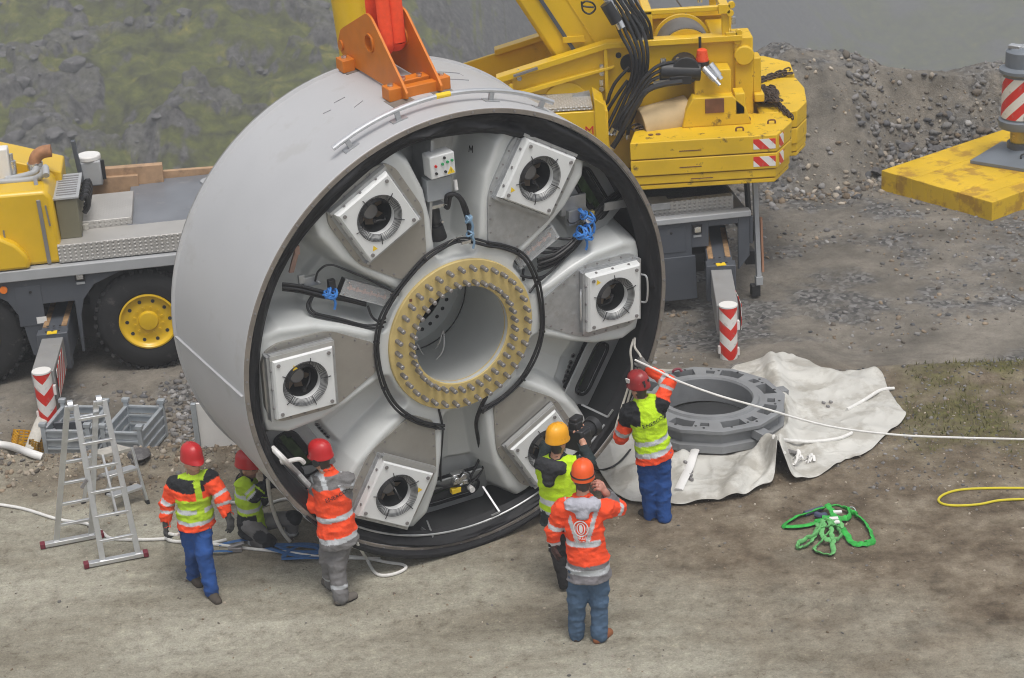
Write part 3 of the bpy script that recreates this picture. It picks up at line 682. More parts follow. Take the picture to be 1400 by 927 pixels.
im = MB(); im.lathe([(.175, -.045), (.174, -.36), (0, -.36)], 40); inner_me = im.mesh('fan_duct', DARKHOLE)
mm = MB(); mm.cyl((0, 0, -.36), (0, 0, -.16), .082, n=28); mm.cyl((0, 0, -.16), (0, 0, -.15), .082, .07, n=28); motor_me = mm.mesh('fan_motor', BOLT)
bl = MB()
for i in range(7):
    a = 2*PI*i/7; M_ = Matrix.Rotation(a, 4, 'Z') @ T(.122, 0, -.22) @ Matrix.Rotation(math.radians(38), 4, 'X')
    bl.box((0, 0, 0), (.08, .085, .004), M_)
blade_me = bl.mesh('fan_blades', mat('fan_blade', (.25, .19, .14), .5))
gm_ = MB()
for r in np.linspace(.172, .236, 7): gm_.tube([(r*math.cos(a), r*math.sin(a), .035+.022*(r-.172)/.064) for a in np.linspace(0, 2*PI, 44, endpoint=False)], .0032, 4, closed=True)
for a in (.35, 1.6, 2.85, 4.1, 5.4): gm_.tube([(.172*math.cos(a), .172*math.sin(a), .038), (.236*math.cos(a), .236*math.sin(a), .06), (.272*math.cos(a), .272*math.sin(a), .055)], .0045, 5)
grille_me = gm_.mesh('fan_grille', BLK)
cm_ = MB()
for sx in (-1, 1):
    for sy in (-1, 1):
        cm_.cyl((sx*.265, sy*.265, .05), (sx*.265, sy*.265, .064), .019, n=10)
for sx in (-1, 1):
    for y in (-.2, 0, .2): cm_.cyl((sx*.322, y, .0), (sx*.335, y, .0), .014, n=8); cm_.cyl((y, sx*.322, .0), (y, sx*.335, .0), .014, n=8)
corner_me = cm_.mesh('fan_screws', BOLT)
lm = MB(); lm.prism([(-.028, -.022), (.028, -.022), (0, .030)], .051, .0525); lab_me = lm.mesh('warning_label', YLAB, smooth=False)
gl = MB(); gl.cyl((-.215, 0, .05), (-.215, 0, .08), .018, n=8); gl.tube([(-.215, 0, .07), (-.26, .02, .085), (-.3, .06, .06), (-.33, .1, -.02), (-.35, .12, -.08)], .009, 6, k=4); lead_me = gl.mesh('fan_lead', CABLE)
bk = MB(); bk.box((0, 0, -.03), (.035, .66, .05)); bk.box((0.02, 0, -.005), (.05, .68, .008)); bracket_me = bk.mesh('bright_rail', ALU)
fan_off = {0: 1.765, 60: 1.785, 120: 1.77, 180: 1.79, 240: 1.79, 300: 1.79}
for ang in range(0, 360, 60):
    P_ = D @ Matrix.Rotation(math.radians(ang), 4, 'Z')
    pl = link('cover_plate', plate2_me if ang in (0, 60) else plate_me, drum, P_)
    tag(link('plate_screws', screw_me, pl, P_), kind='stuff')
    Fm = P_ @ T(fan_off[ang], .01, -.02)
    fan = link('fan_unit', housing_me, drum, Fm)
    for me, nm in ((base_me, 'mounting_frame'), (bell_me, 'inlet_ring'), (inner_me, 'fan_duct'), (motor_me, 'fan_motor'), (blade_me, 'fan_blades'), (corner_me, 'fan_screws')):
        tag(link(nm, me, fan, Fm), kind='stuff' if nm == 'fan_screws' else None)
    link('fan_grille', grille_me, fan, Fm @ Matrix.Rotation(ang*.7, 4, 'Z'))
    lx = {0: (-.21, .24), 60: (-.20, .25), 120: (-.22, .21), 180: (.10, -.20), 240: (-.12, .23), 300: (.1, .24)}[ang]
    link('warning_label', lab_me, fan, Fm @ T(lx[0], lx[1], 0) @ Matrix.Rotation(-math.radians(ang)+.3, 4, 'Z'))
    link('fan_lead', lead_me, fan, Fm @ T(-.05 if ang in (0, 60) else .02, .27, -.0) @ Matrix.Rotation(PI/2, 4, 'Z'))
    if ang in (240, 300, 180):
        link('bright_rail', bracket_me, fan, Fm @ (T(-.37, 0, .03) if ang != 180 else T(0, -.36, .03) @ Matrix.Rotation(PI/2, 4, 'Z')))
hd = MB(); hd.tube([(-.37, -.16, -.03), (-.41, -.13, .03), (-.41, .13, .03), (-.37, .16, -.03)], .011, 8, k=4)
link('handle', hd.mesh('handle', ALU), drum, D @ T(1.765, .01, -.02)); link('handle', bpy.data.meshes['handle'], drum, D @ T(1.765, .01, -.02) @ Matrix.Rotation(PI, 4, 'Z'))
# ---- valley furniture.  V(ang) has x outwards, y anticlockwise, z towards the viewer
def VF(ang): return D @ Matrix.Rotation(math.radians(ang), 4, 'Z')
def rrect(w, h, r, n=6): return round_poly([(-w/2, -h/2), (w/2, -h/2), (w/2, h/2), (-w/2, h/2)], r, n)
wo = MB(); N2 = 28
slot_o = rrect(.52, .86, .03, 6); slot_i = rrect(.24, .62, .115, 6)
wo.ringplate(slot_o, slot_i, -.02, .0); win_me = wo.mesh('window_frame', mat('frame_grey', (.33, .34, .345), .5, var=.15, vs=5), sharp=30)
ws = MB(); ws.ringplate(rrect(.272, .652, .13, 6), rrect(.232, .612, .11, 6), -.005, .022); wseal_me = ws.mesh('window_seal', CABLE)
wb = MB(); wb.box((0, 0, -.12), (.34, .72, .01)); wb.box((.1, 0, -.06), (.02, .6, .1)); wback_me = wb.mesh('window_back', DARKHOLE)
wd = MB(); wd.box((.02, .05, -.10), (.10, .4, .02)); wd.box((.03, -.2, -.09), (.06, .1, .03)); wboard_me = wd.mesh('wiring_inside', mat('greenish_board', (.05, .09, .03), .4, var=.5, vs=14))  # dark green board pieces behind the window opening
for ang, rr_, w_, tilt in ((-30, 2.02, -.44, 18), (-90, 2.04, -.47, 24), (-150, 2.03, -.42, 18), (30, 2.06, -.46, 14)):
    M_ = VF(ang) @ T(rr_, 0, w_) @ Matrix.Rotation(math.radians(tilt), 4, 'Y')
    wf = link('window_frame', win_me, drum, M_)
    link('window_seal', wseal_me, wf, M_); link('window_back', wback_me, wf, M_); link('wiring_inside', wboard_me, wf, M_)
# rows of drilled holes on the two sloping valley floors
hh = MB(); hh.lathe([(.014, .012), (.026, .014), (.028, 0)], 14); hh.cyl((0, 0, .0), (0, 0, .008), .02, n=12, mi=1); row_me = hh.mesh('cable_gland', [BOLT, DARKHOLE])
def drop_star(px, py):
    # survey sight-line onto the casting's surface, by bisection on the height field of its mesh
    d = ray(px, py); o = D.inverted() @ vv(CAM); di = (D.inverted().to_3x3() @ vv(d)).normalized()
    loc, nor, idx, dist = STAR_BVH.ray_cast(o, di); return loc, nor
STAR_BVH = BVHTree.FromPolygons([v.co.copy() for v in star.data.vertices], [tuple(p.vertices) for p in star.data.polygons])
def put(name, me, px, py, rot=0.0, parent=None, lift=0.0):
    loc, nor = drop_star(px, py)
    if loc is None: return None
    if nor.z < 0: nor = -nor
    x = Vector((math.cos(rot), math.sin(rot), 0)); x = (x-nor*(x@nor)).normalized(); y = nor.cross(x)
    return link(name, me, parent or drum, D @ frame(loc+nor*lift, x, y, nor))
for i in range(6): put('cable_gland', row_me, 782-2.2*i-(0 if i else -1), 489+6.3*i-(3 if i == 0 else 0))
for i in range(5): put('cable_gland', row_me, 434+3.6*i, 580+4.0*i)
for i in range(5): put('cable_gland', row_me, 412+4.2*i, 590+5.2*i)
# black cable loop round the flange
loop = [(-78, .93), (-62, .94), (-45, .96), (-28, .95), (-12, .94), (5, .93), (22, .95), (38, .99), (48, 1.0), (60, .98), (70, .97), (80, 1.0), (90, 1.03), (100, 1.02), (112, .99), (126, .95), (140, .95), (155, .96), (170, .95), (186, .94), (202, .95), (216, .97), (228, .98), (240, .99), (250, 1.0), (256, 1.01)]
for dr_, rad in ((0, .017), (.036, .013)):
    m = MB(); pts = []
    for i, (a, r) in enumerate(loop):
        a = math.radians(a); x, y = (r+dr_)*math.cos(a), (r+dr_)*math.sin(a)
        pts.append((x, y, -.085+.008*math.sin(i*2+dr_*40)))
    m.tube(pts, rad, 8, k=5); m.build('ring_cable', CABLE, drum, D)
m = MB()
for a, r in loop[::2]:
    a = math.radians(a); m.box((0, 0, 0), (.05, .02, .05), T((r+.02)*math.cos(a), (r+.02)*math.sin(a), -.085) @ Matrix.Rotation(a, 4, 'Z'))
m.build('cable_clip', BLK, drum, D, split=True)
m = MB()                                                   # white strips and clamps at the top of the loop
m.box((*duv(637, 331, -.06), -.06), (.10, .03, .02)); m.tube([dpt(612, 334, -.07), dpt(622, 326, -.05), dpt(633, 322, 0)], .004, 5); m.build('cable_clamp', SILVER, drum, D, split=True)
def dcable(name, pts, r, M_=CABLE, k=6, n=8):
    m = MB(); m.tube([dpt(x, y, w) for (x, y, w) in pts], r, n, k=k); return m.build(name, M_, drum, D)
# bottom valley: drop cables, valve block
dcable('drop_cable', [(600, 560, -.1), (605, 585, -.12), (603, 620, -.16), (602, 645, -.28), (603, 660, -.4)], .013)
dcable('drop_cable', [(665, 540, -.09), (655, 560, -.12), (650, 580, -.2), (655, 610, -.32), (657, 616, -.36), (654, 630, -.38), (643, 653, -.36)], .014)
dcable('drop_cable', [(666, 542, -.09), (657, 561, -.12), (652, 582, -.2), (657, 612, -.32), (662, 630, -.36), (656, 648, -.38), (645, 659, -.36)], .014)
m = MB(); c = dpt(626, 652, -.36)
m.box(c, (.16, .12, .1)); m.cyl(c+[-.06, .02, .05], c+[-.06, .02, .1], .03); m.cyl(c+[.03, .03, .05], c+[.03, .03, .09], .035); m.box(c+[.05, -.04, .06], (.05, .05, .05)); m.cyl(c+[.0, -.1, .02], c+[.09, -.05, .03], .022)
vb = m.build('valve_block', SILVER, drum, D, bevel=.006)
m = MB(); m.box(c+[-.05, -.13, .03], (.11, .06, .06)); m.build('solenoid', YLAB, vb, D, bevel=.006)
m = MB(); m.cyl(c+[.12, -.15, .03], c+[.12, -.15, .1], .032); m.build('pressure_dial', WHITE, vb, D)
m = MB(); m.tube([c+[-.02, .03, .06], c+[.03, .1, .09], c+[.1, .05, .09], c+[.11, -.06, .07], c+[.05, -.11, .06]], .009, 6, k=5); m.tube([c+[-.36, -.0, -.0], c+[-.2, -.04, .02], c+[.02, -.1, .03]], .016, 6, k=5); m.build('valve_hose', CABLE, vb, D)
m = MB(); m.bar(dpt(660, 665, -.3), dpt(683, 700, -.05), .02, .012); m.bar(dpt(683, 700, -.05), dpt(672, 705, -.05), .02, .012); m.bar(dpt(584, 712, -.2), dpt(589, 725, -.05), .02, .012); m.bar(dpt(576, 722, -.25), dpt(592, 734, -.04), .03, .012); m.build('bent_bracket', STEEL, drum, D, split=True)
m = MB(); m.bar(dpt(795, 553, -.25), dpt(831, 570, -.03), .02, .014); m.bar(dpt(831, 570, -.03), dpt(838, 560, -.05), .02, .014); m.build('bent_bracket', STEEL, drum, D, split=True)
# left valley (150): terminal box with copper bar, bundle with blue tape
def terminal(px0, py0, px1, py1, w, wid, flip=1):
    p0 = dpt(px0, py0, w); p1 = dpt(px1, py1, w); x = (p1-p0); L_ = np.linalg.norm(x); x /= L_; z = np.array([0, 0, 1.0]); y = np.cross(z, x)
    M_ = D @ frame((p0+p1)/2, x, y, z)
    m = MB(); m.box((0, 0, -.04), (L_, wid, .08)); box = m.build('terminal_box', BLK, drum, M_, bevel=.004)
    m = MB(); m.box((0, 0, .03), (L_+.02, wid+.02, .004)); m.box((0, wid/2+.01, .0), (L_+.02, .004, .06)); m.box((0, -wid/2-.01, .0), (L_+.02, .004, .06)); cov = m.build('clear_cover', GLASSY, box, M_)
    m = MB(); m.box((0, 0, .008), (L_*.82, .022, .012))
    for i in range(6): m.box((-L_*.36+i*L_*.145, .008, .016), (.02, .05, .02))
    m.build('copper_bar', COPPER, box, M_)
    m = MB()
    for sx in (-1, 1):
        for sy in (-1, 1): m.cyl((sx*(L_/2-.03), sy*wid*.42, -.03), (sx*(L_/2-.03), sy*wid*.42, .05), .009, n=6)
    m.build('stand_off', SILVER, box, M_, split=True); return box
GLASSY = mat('clear_plastic', (.85, .87, .88), .08, var=.0, alpha=.28)
terminal(468, 391, 533, 408, -.22, .15)
terminal(706, 358, 757, 315, -.2, .16)
def bundle(paths, r, name='cable_bundle', w0=0):
    m = MB()
    k = 0
    for path in paths:
        m = MB(); m.tube([dpt(*p) for p in path], r, 7, k=6); m.build('power_cable', CABLE, drum, D)
bundle([[(386, 392+d, -.34+e), (410, 395+d, -.3+e), (440, 402+d, -.26+e), (470, 407+d*.8, -.24+e), (500, 415+d*.6, -.24+e)] for d, e in ((-2, 0), (1, .03), (4, .0), (-4, .02))], .016)
def wrap(px, py, w, n=7, s=.055, M_=BLUE):
    c = dpt(px, py, w); m = MB(); r_ = random.Random(px)
    for i in range(n):
        a = r_.uniform(0, 6.28); t = Vector((r_.uniform(-1, 1), r_.uniform(-1, 1), r_.uniform(-.3, .3))).normalized(); x = t.orthogonal().normalized(); y = t.cross(x); o = c+np.array([r_.uniform(-s, s)*.6, r_.uniform(-s, s)*.6, .02])
        m.tube([o+np.array(x)*s*math.cos(q)+np.array(y)*s*math.sin(q) for q in np.linspace(0, 2*PI, 14, endpoint=False)], .011, 6, closed=True)
    m.tube([c+[.01, -.02, .05], c+[.03, -.09, .05], c+[.02, -.16, .04]], .014, 6, k=4); return m.build('blue_tape', M_, drum, D)
wrap(451, 401, -.2)
dcable('thin_cable', [(431, 384, -.3), (436, 370, -.22), (452, 362, -.16), (480, 372, -.12), (510, 385, -.12), (545, 403, -.1)], .011)
dcable('thin_cable', [(426, 405, -.3), (420, 418, -.26), (428, 430, -.22), (460, 438, -.18), (500, 448, -.16), (525, 447, -.1)], .013)
dcable('thin_cable', [(428, 405, -.3), (424, 418, -.26), (432, 428, -.22), (462, 435, -.18), (502, 445, -.16), (528, 440, -.1)], .012)
dcable('thin_cable', [(503, 418, -.24), (508, 432, -.2), (517, 439, -.18), (527, 435, -.1)], .013)
m = MB(); c = dpt(424, 384, -.34); m.box(c, (.16, .10, .05)); m.box(c+[-.1, .05, .02], (.06, .09, .04)); m.cyl(c+[.05, 0, .02], c+[.08, -.02, .07], .016); m.build('small_bracket', STEEL, drum, D, bevel=.004)
m = MB(); m.box(dpt(453, 388, -.22), (.07, .09, .06)); m.box(dpt(487, 406, -.27), (.17, .06, .05)); m.build('connector_block', BLK, drum, D, bevel=.004, split=True)
m = MB(); m.box(dpt(489, 407, -.24), (.13, .035, .03)); m.build('yellow_connector', YLAB, drum, D)
m = MB(); c = dpt(406, 342, -.3); m.box(c, (.05, .09, .02)); m.bar(c, dpt(398, 372, -.4), .05, .02); m.build('lug_bracket', mat('pinkish_primer', (.42, .27, .22), .6), drum, D)
# right valley (30): thick cable bundle with blue tape
bundle([[(848, 262+d*.7, -.42), (825, 282+d, -.34+e), (803, 308+d, -.26+e), (785, 332+d, -.22+e), (760, 352+d, -.2+e), (735, 361+d*1.2, -.2)] for d, e in ((-5, .02), (0, .05), (4, .03), (8, .0), (-2, 0))], .017)
bundle([[(757, 324, -.26), (772, 327, -.24), (785, 324, -.22), (795, 312, -.22)], [(744, 338, -.26), (760, 340, -.24), (775, 336, -.23), (788, 326, -.22)], [(735, 345, -.26), (752, 345, -.24), (770, 340, -.23)], [(783, 342, -.2), (765, 360, -.18), (745, 377, -.14), (728, 380, -.1), (712, 377, -.09)], [(745, 378, -.14), (735, 386, -.12), (727, 396, -.1), (724, 400, -.09)], [(716, 368, -.2), (715, 376, -.15), (716, 383, -.1)]], .0145)
wrap(796, 321, -.18, 10, .07); wrap(806, 298, -.2, 4, .05); wrap(797, 290, -.22, 3, .045)
m = MB(); c = dpt(783, 296, -.32); m.box(c, (.14, .16, .08)); m.box(c+[.02, .12, -.03], (.3, .2, .04)); m.build('valve_block', STEEL, drum, D, bevel=.005)
m = MB(); c = dpt(802, 299, -.2); m.cyl(c, c+[0, 0, .05], .033); m.build('pressure_dial', WHITE, drum, D)
m = MB(); m.box(dpt(808, 291, -.22), (.06, .05, .05)); m.build('brass_fitting', mat('brass', (.55, .45, .15), .3, metal=.7), drum, D, bevel=.004)
m = MB(); m.tube([dpt(776, 300, -.25), dpt(779, 305, -.22), dpt(788, 304, -.22), dpt(795, 299, -.22)], .008, 6, k=5); m.build('valve_hose', CABLE, drum, D)
m = MB(); m.bar(dpt(826, 283, -.26), dpt(866, 276, -.3), .09, .012); m.build('cable_tray', STEEL, drum, D)
# top valley (90): control box, grey switch cabinet, pump and hoses
P0 = dpt(600, 223, -.12); m = MB(); m.box((0, 0, 0), (.27, .235, .17)); cb = m.build('control_box', FANW, drum, D @ T(*P0) @ Matrix.Rotation(math.radians(3), 4, 'Z'), bevel=.012)
CB = D @ T(*P0) @ Matrix.Rotation(math.radians(3), 4, 'Z')
bt = MB(); bt.cyl((0, 0, 0), (0, 0, .016), .0135, n=14)
for nm, mt, spots in (('green_button', GREEN, [(-.005, .02), (.05, .03), (.1, .035)]), ('red_button', RED, [(-.08, .015)]), ('black_knob', BLK, [(.02, .08), (.02, -.065), (-.08, -.06)])):
    me = bt.mesh(nm, mt)
    for (x, y) in spots: link(nm, me, cb, CB @ T(x, y, .085))
m = MB(); m.prism([(.04, -.10), (.125, -.10), (.083, -.025)], .0852, .087); m.build('warning_triangle', YLAB, cb, CB, smooth=False)
m = MB(); m.prism([(.079, -.075), (.086, -.075), (.087, -.05), (.078, -.05)], .0872, .0876); m.box((.0825, -.085, .0874), (.006, .006, .0008)); m.build('warning_mark', BLK, cb, CB, smooth=False)
m = MB(); m.box((0, 0, 0), (.27, .23, .12)); m.build('switch_cabinet', mat('cabinet_grey', (.33, .35, .37), .4), drum, D @ T(*dpt(597, 256, -.2)), bevel=.008)
m = MB(); m.box((0, 0, 0), (.03, 1.0, .4)); m.box((.2, .25, -.16), (.42, .6, .02)); m.build('back_panel', STEEL, drum, D @ T(*dpt(577, 250, -.36)) @ Matrix.Rotation(math.radians(-4), 4, 'Z'))
m = MB(); c = dpt(594, 300, -.26); m.cyl(c+[-.01, .14, 0], c+[0, -.02, .02], .06); m.cyl(c+[-.0, -.06, .02], c+[.03, -.2, .02], .075, .085); m.cyl(c+[0, -.02, .02], c+[0, -.06, .02], .05); pump = m.build('grease_pump', BLK, drum, D)
m = MB(); m.box(c+[0, .16, .02], (.18, .035, .1)); m.cyl(c+[.04, .0, .06], c+[.04, .0, .1], .014); m.build('pump_clamp', SILVER, pump, D, split=True)
dcable('pump_hose', [(610, 277, -.16), (611, 268, -.12), (620, 265, -.1), (629, 272, -.1), (635, 288, -.12), (640, 305, -.14), (642, 325, -.1)], .022)
dcable('pump_hose', [(608, 282, -.2), (613, 284, -.16), (617, 268, -.12), (628, 268, -.1), (638, 285, -.12), (643, 310, -.14), (645, 327, -.1)], .018)
wrap(639, 297, -.1, 3, .035, mat('pale_blue_tape', (.2, .32, .45), .6)); wrap(641, 318, -.1, 3, .035, MATS['pale_blue_tape'])
m = MB(); c = dpt(622, 246, -.2); m.cyl(c, c+[0, -.1, .02], .022); m.build('sensor', WHITE, drum, D)
m = MB()                                                    # handwritten M on the valley flank
for (x0, y0, x1, y1) in ((641, 208, 642, 199), (642, 199, 644, 206), (644, 206, 646, 199), (646, 199, 646, 209)):
    a = dpt(x0, y0, -.17); b = dpt(x1, y1, -.17); m.bar(a, b, .007, .003)
m_o = m.build('pen_mark', BLK, drum, D)
for v_ in m_o.data.vertices:
    loc, nor, i_, d_ = STAR_BVH.ray_cast(D.inverted() @ vv(CAM), (v_.co-(D.inverted() @ vv(CAM))).normalized())
    if loc is not None: v_.co = loc+(D.inverted() @ vv(CAM)-loc).normalized()*.006
# handrail on the shell
m = MB(); m.tube([on_shell(a, -.26, .10) for a in np.linspace(61, 118.5, 40)], .026, 10); rail = m.build('handrail', ALU, drum, D)
m = MB(); m.tube([on_shell(a, -.26, .10) for a in np.linspace(88.5, 92, 6)], .0285, 10); m.build('yellow_band', YLAB, rail, D)
m = MB(); m.bar((0, 0, -.01), (0, 0, .085), .03, .05); m.box((0, 0, .004), (.16, .09, .012)); foot_me = m.mesh('rail_bracket', STEEL, smooth=False)
for a in (64, 78, 102, 115):
    A_ = math.radians(a); er = (math.cos(A_), math.sin(A_), 0); et = (-math.sin(A_), math.cos(A_), 0)
    link('rail_bracket', foot_me, rail, D @ frame(on_shell(a, -.245), et, (0, 0, 1), er))
m = MB()                                                   # pencil marks on top of the shell
for (a0, w0, a1, w1) in ((73, -1.28, 82, -1.28), (74, -1.0, 82.5, -1.0), (79, -1.28, 79, -1.0), (73, -1.28, 73, -1.2), (105, -1.2, 108, -1.2), (103, -.95, 106, -.9), (110, -1.1, 112, -1.12)):
    m.tube([on_shell(a0+(a1-a0)*t, w0+(w1-w0)*t, .001) for t in np.linspace(0, 1, 6)], .011, 5, flat=.2)
m.build('pen_mark', mat('pencil_grey', (.26, .26, .27), .7), shell, D)
for a, w_ in ((97, -.62), (96, -1.82), (86, -.62), (85.5, -1.82)):      # recessed seats under the lifting bracket
    A_ = math.radians(a); er = (math.cos(A_), math.sin(A_), 0); et = (-math.sin(A_), math.cos(A_), 0)
    m = MB(); m.box((0, 0, .0), (.24, .27, .008)); m.build('bracket_seat', LIP, shell, D @ frame(on_shell(a, w_), et, (0, 0, 1), er))
# ------------------------------------------------------------------ lifting bracket, sling, hook block
A_ = math.radians(91.2); er = np.array([math.cos(A_), math.sin(A_), 0]); et = np.array([-math.sin(A_), math.cos(A_), 0])
base = D @ Vector(on_shell(91.2, -1.2, 0)); LB = D @ frame(on_shell(91.2, -1.2, -.01), et, (0, 0, 1), er)     # x tangential, y axial, z up
brk = thing('lifting_bracket', base, 'orange steel lifting bracket with twin side plates bolted on top of the grey drum', 'lifting bracket')
prof = [(-.66, .02), (-.90, .12), (-.93, .20), (-.84, .36), (-.17, .70), (-.07, .68), (.02, .61), (.63, .10), (.64, .02), (.50, -.0), (.3, .03), (-.4, .03)]
NH = 96
def plate_hole(outline, hc, hr):
    P = round_poly(outline, .035, 3); out = []
    for i in range(NH):
        a = 2*PI*i/NH; d = np.array([math.cos(a), math.sin(a)]); best = 9
        for j in range(len(P)):
            p = np.array(P[j])-hc; q = np.array(P[(j+1) % len(P)])-hc; e = q-p; den = d[0]*e[1]-d[1]*e[0]
            if abs(den) < 1e-9: continue
            t = (p[0]*e[1]-p[1]*e[0])/den; s_ = (p[0]*d[1]-p[1]*d[0])/den
            if t > 0 and -1e-6 <= s_ <= 1+1e-6: best = min(best, t)
        out.append(tuple(np.array(hc)+d*best))
    return out, [(hc[0]+hr*math.cos(2*PI*i/NH), hc[1]+hr*math.sin(2*PI*i/NH)) for i in range(NH)]
hc = (-.13, .40); oo, ii = plate_hole(prof, hc, .085)
for sx in (-1, 1):
    m = MB(); m.ringplate(oo, ii, -.0125, .0125, frame((sx*.19, 0, 0), (0, 1, 0), (0, 0, 1), (1, 0, 0)))
    sp_ = m.build('side_plate', ORANGE, brk, LB, bevel=.003)
    m = MB(); Mx = frame((sx*.19, 0, 0), (0, 1, 0), (0, 0, 1), (1, 0, 0)); k_ = [(hc[0]+.1*math.cos(2*PI*i/40), hc[1]+.1*math.sin(2*PI*i/40)) for i in range(40)]; k2 = [(hc[0]+.084*math.cos(2*PI*i/40), hc[1]+.084*math.sin(2*PI*i/40)) for i in range(40)]
    m.ringplate(k_, k2, -.03, .03, Mx); m.cyl((sx*.19-.03, -.84, .19), (sx*.19+.03, -.84, .19), .055, n=20); m.build('hole_collar', ORANGE, sp_, LB)
    for y in (-.62, .45):
        m = MB(); m.box((sx*.27, y, .06), (.14, .17, .13)); fb = m.build('foot_block', ORANGE, brk, LB, bevel=.008)
        m = MB(); m.cyl((sx*.28, y, .125), (sx*.28, y, .15), .03, n=6); m.build('foot_bolt', SILVER, fb, LB)
m = MB(); m.box((0, .50, .06), (.36, .10, .11)); m.box((0, .32, .07), (.36, .14, .12)); m.box((0, -.6, .06), (.36, .12, .11)); m.build('cross_block', ORANGE, brk, LB, bevel=.008, split=True)
m = MB(); m.cyl((-.165, hc[0], hc[1]), (.165, hc[0], hc[1]), .08, n=28); m.build('pin', ORANGE, brk, LB)
m = MB(); m.cyl((.1, .36, .13), (.1, .36, .16), .03, n=6); m.cyl((-.08, .36, .13), (-.08, .36, .16), .03, n=6); m.build('cross_bolt', SILVER, brk, LB, split=True)
pin = LB @ Vector((0, hc[0], hc[1])); up_ = LB.to_3x3() @ Vector((0, 1, 0)); ax = LB.to_3x3() @ Vector((1, 0, 0))
sl = thing('lifting_sling', pin, 'bright orange textile lifting sling looped round the pin of the orange bracket', 'sling')
fwdv = Vector((up_.x, up_.y, 0)).normalized()
for k in range(2):
    for lay, sgn in ((0, 1), (1, -1)):
        m = MB(); pts = []
        R_ = .10+.03*k
        c0 = pin+ax*(-.075+.15*k)
        for t in np.linspace(-PI/2, 0, 8): pts.append(c0+fwdv*(sgn*R_*math.cos(t))+Vector((0, 0, R_*math.sin(t))))
        for q in (0.25, .8, 1.6, 2.6, 3.6): pts.append(c0+fwdv*(sgn*R_*(1-.12*q))+Vector((-.02*q, 0, q))+ax*(.006*q*(1 if k else -1)))
        m.tube(pts, .075, 14, k=3, flat=.5); m.build('sling_strand', SLING, sl)
# ------------------------------------------------------------------ mobile crane
TO = onz(198, 509, -.35); ty = math.radians(7.3)
TX = np.array([math.cos(ty), math.sin(ty), 0]); TYv = np.array([-math.sin(ty), math.cos(ty), 0])
TR = frame(TO, TX, TYv, (0, 0, 1))
def tron(px, py, t=0.0):        # (s, t, z) in the carrier's frame on the plane t behind its near side
    d = ray(px, py); k = ((TO+TYv*t-CAM)@TYv)/(d@TYv); P = CAM+d*k-TO; return np.array([P@TX, t, P[2]])
crane = thing('mobile_crane', TO+TX*3, 'yellow mobile crane on a dark grey multi-axle carrier parked behind the drum', 'mobile crane')
def part(mb, name, mt, parent=None, M=TR, **k): return mb.build(name, mt, parent or crane, M, **k)
# carrier frame
m = MB(); m.box((2.1, 1.4, 1.0), (12.4, 1.1, .7)); m.box((2.2, 1.4, 1.55), (12.2, 2.3, .1)); part(m, 'carrier_frame', CHAS, bevel=.02)
def vpoly(mb, pts, y0, y1, mi=0):   # polygon in (s,z) extruded across the carrier
    mb.prism([(p[0], p[1]) for p in pts], -y1, -y0, Matrix(((1, 0, 0, 0), (0, 0, -1, 0), (0, 1, 0, 0), (0, 0, 0, 1))), mi); return mb
m = MB(); vpoly(m, [(-1.42, .42), (-1.20, .415), (-1.20, 1.14), (-.78, 1.14), (-.78, .402), (-.74, .40), (-.72, .92), (-.66, 1.14), (-.5, 1.34), (-.25, 1.44), (-.1, 1.50), (-3.4, 1.50), (-2.9, 1.46), (-1.9, 1.40), (-1.64, 1.22), (-1.5, .95)], .0, .05)
sp1 = part(m, 'side_panel', CHAS, bevel=.006)
m = MB(); m.box((-1.36, -.004, 1.13), (.34, .012, .56)); pd = part(m, 'locker_door', CHAS, sp1, bevel=.004)
m = MB(); m.cyl((-1.33, -.012, 1.33), (-1.33, -.022, 1.33), .02, n=10); part(m, 'door_lock', BLK, pd)
m = MB(); m.box((-1.24, -.012, .92), (.13, .006, .09)); part(m, 'white_sticker', WHITE, pd)
for (px, py, t) in ((109, 377, 0), (953, 313, 0)):
    c = tron(px, py, 0); m = MB(); m.box((c[0], -.01, c[2]), (.14, .03, .13)); lp_ = part(m, 'side_lamp_housing', BLK, sp1, bevel=.006)
    m = MB(); m.box((c[0], -.03, c[2]), (.085, .02, .075)); part(m, 'side_lamp', SILVER, lp_); m = MB(); m.box((c[0], -.012, c[2]-.1), (.11, .01, .03)); part(m, 'lamp_label', LGREY, lp_)
c = tron(5, 396, 0); m = MB(); m.cyl((c[0], -.03, c[2]), (c[0], .02, c[2]), .05, n=14); part(m, 'side_marker', AMBER, sp1)
m = MB(); m.box((-1.9, 0, 0), (.01, .01, .01))
# light edge strip along the deck
m = MB(); m.box((1.2, .02, 1.585), (8.8, .16, .15)); part(m, 'deck_edge', LGREY, bevel=.012)
m = MB(); m.box((7.0, .02, 1.385), (2.9, .16, .085)); part(m, 'deck_edge', LGREY, bevel=.012)
m = MB(); m.box((7.1, 1.3, 1.36), (2.6, 2.3, .1)); part(m, 'rear_deck', CHAS, bevel=.01)
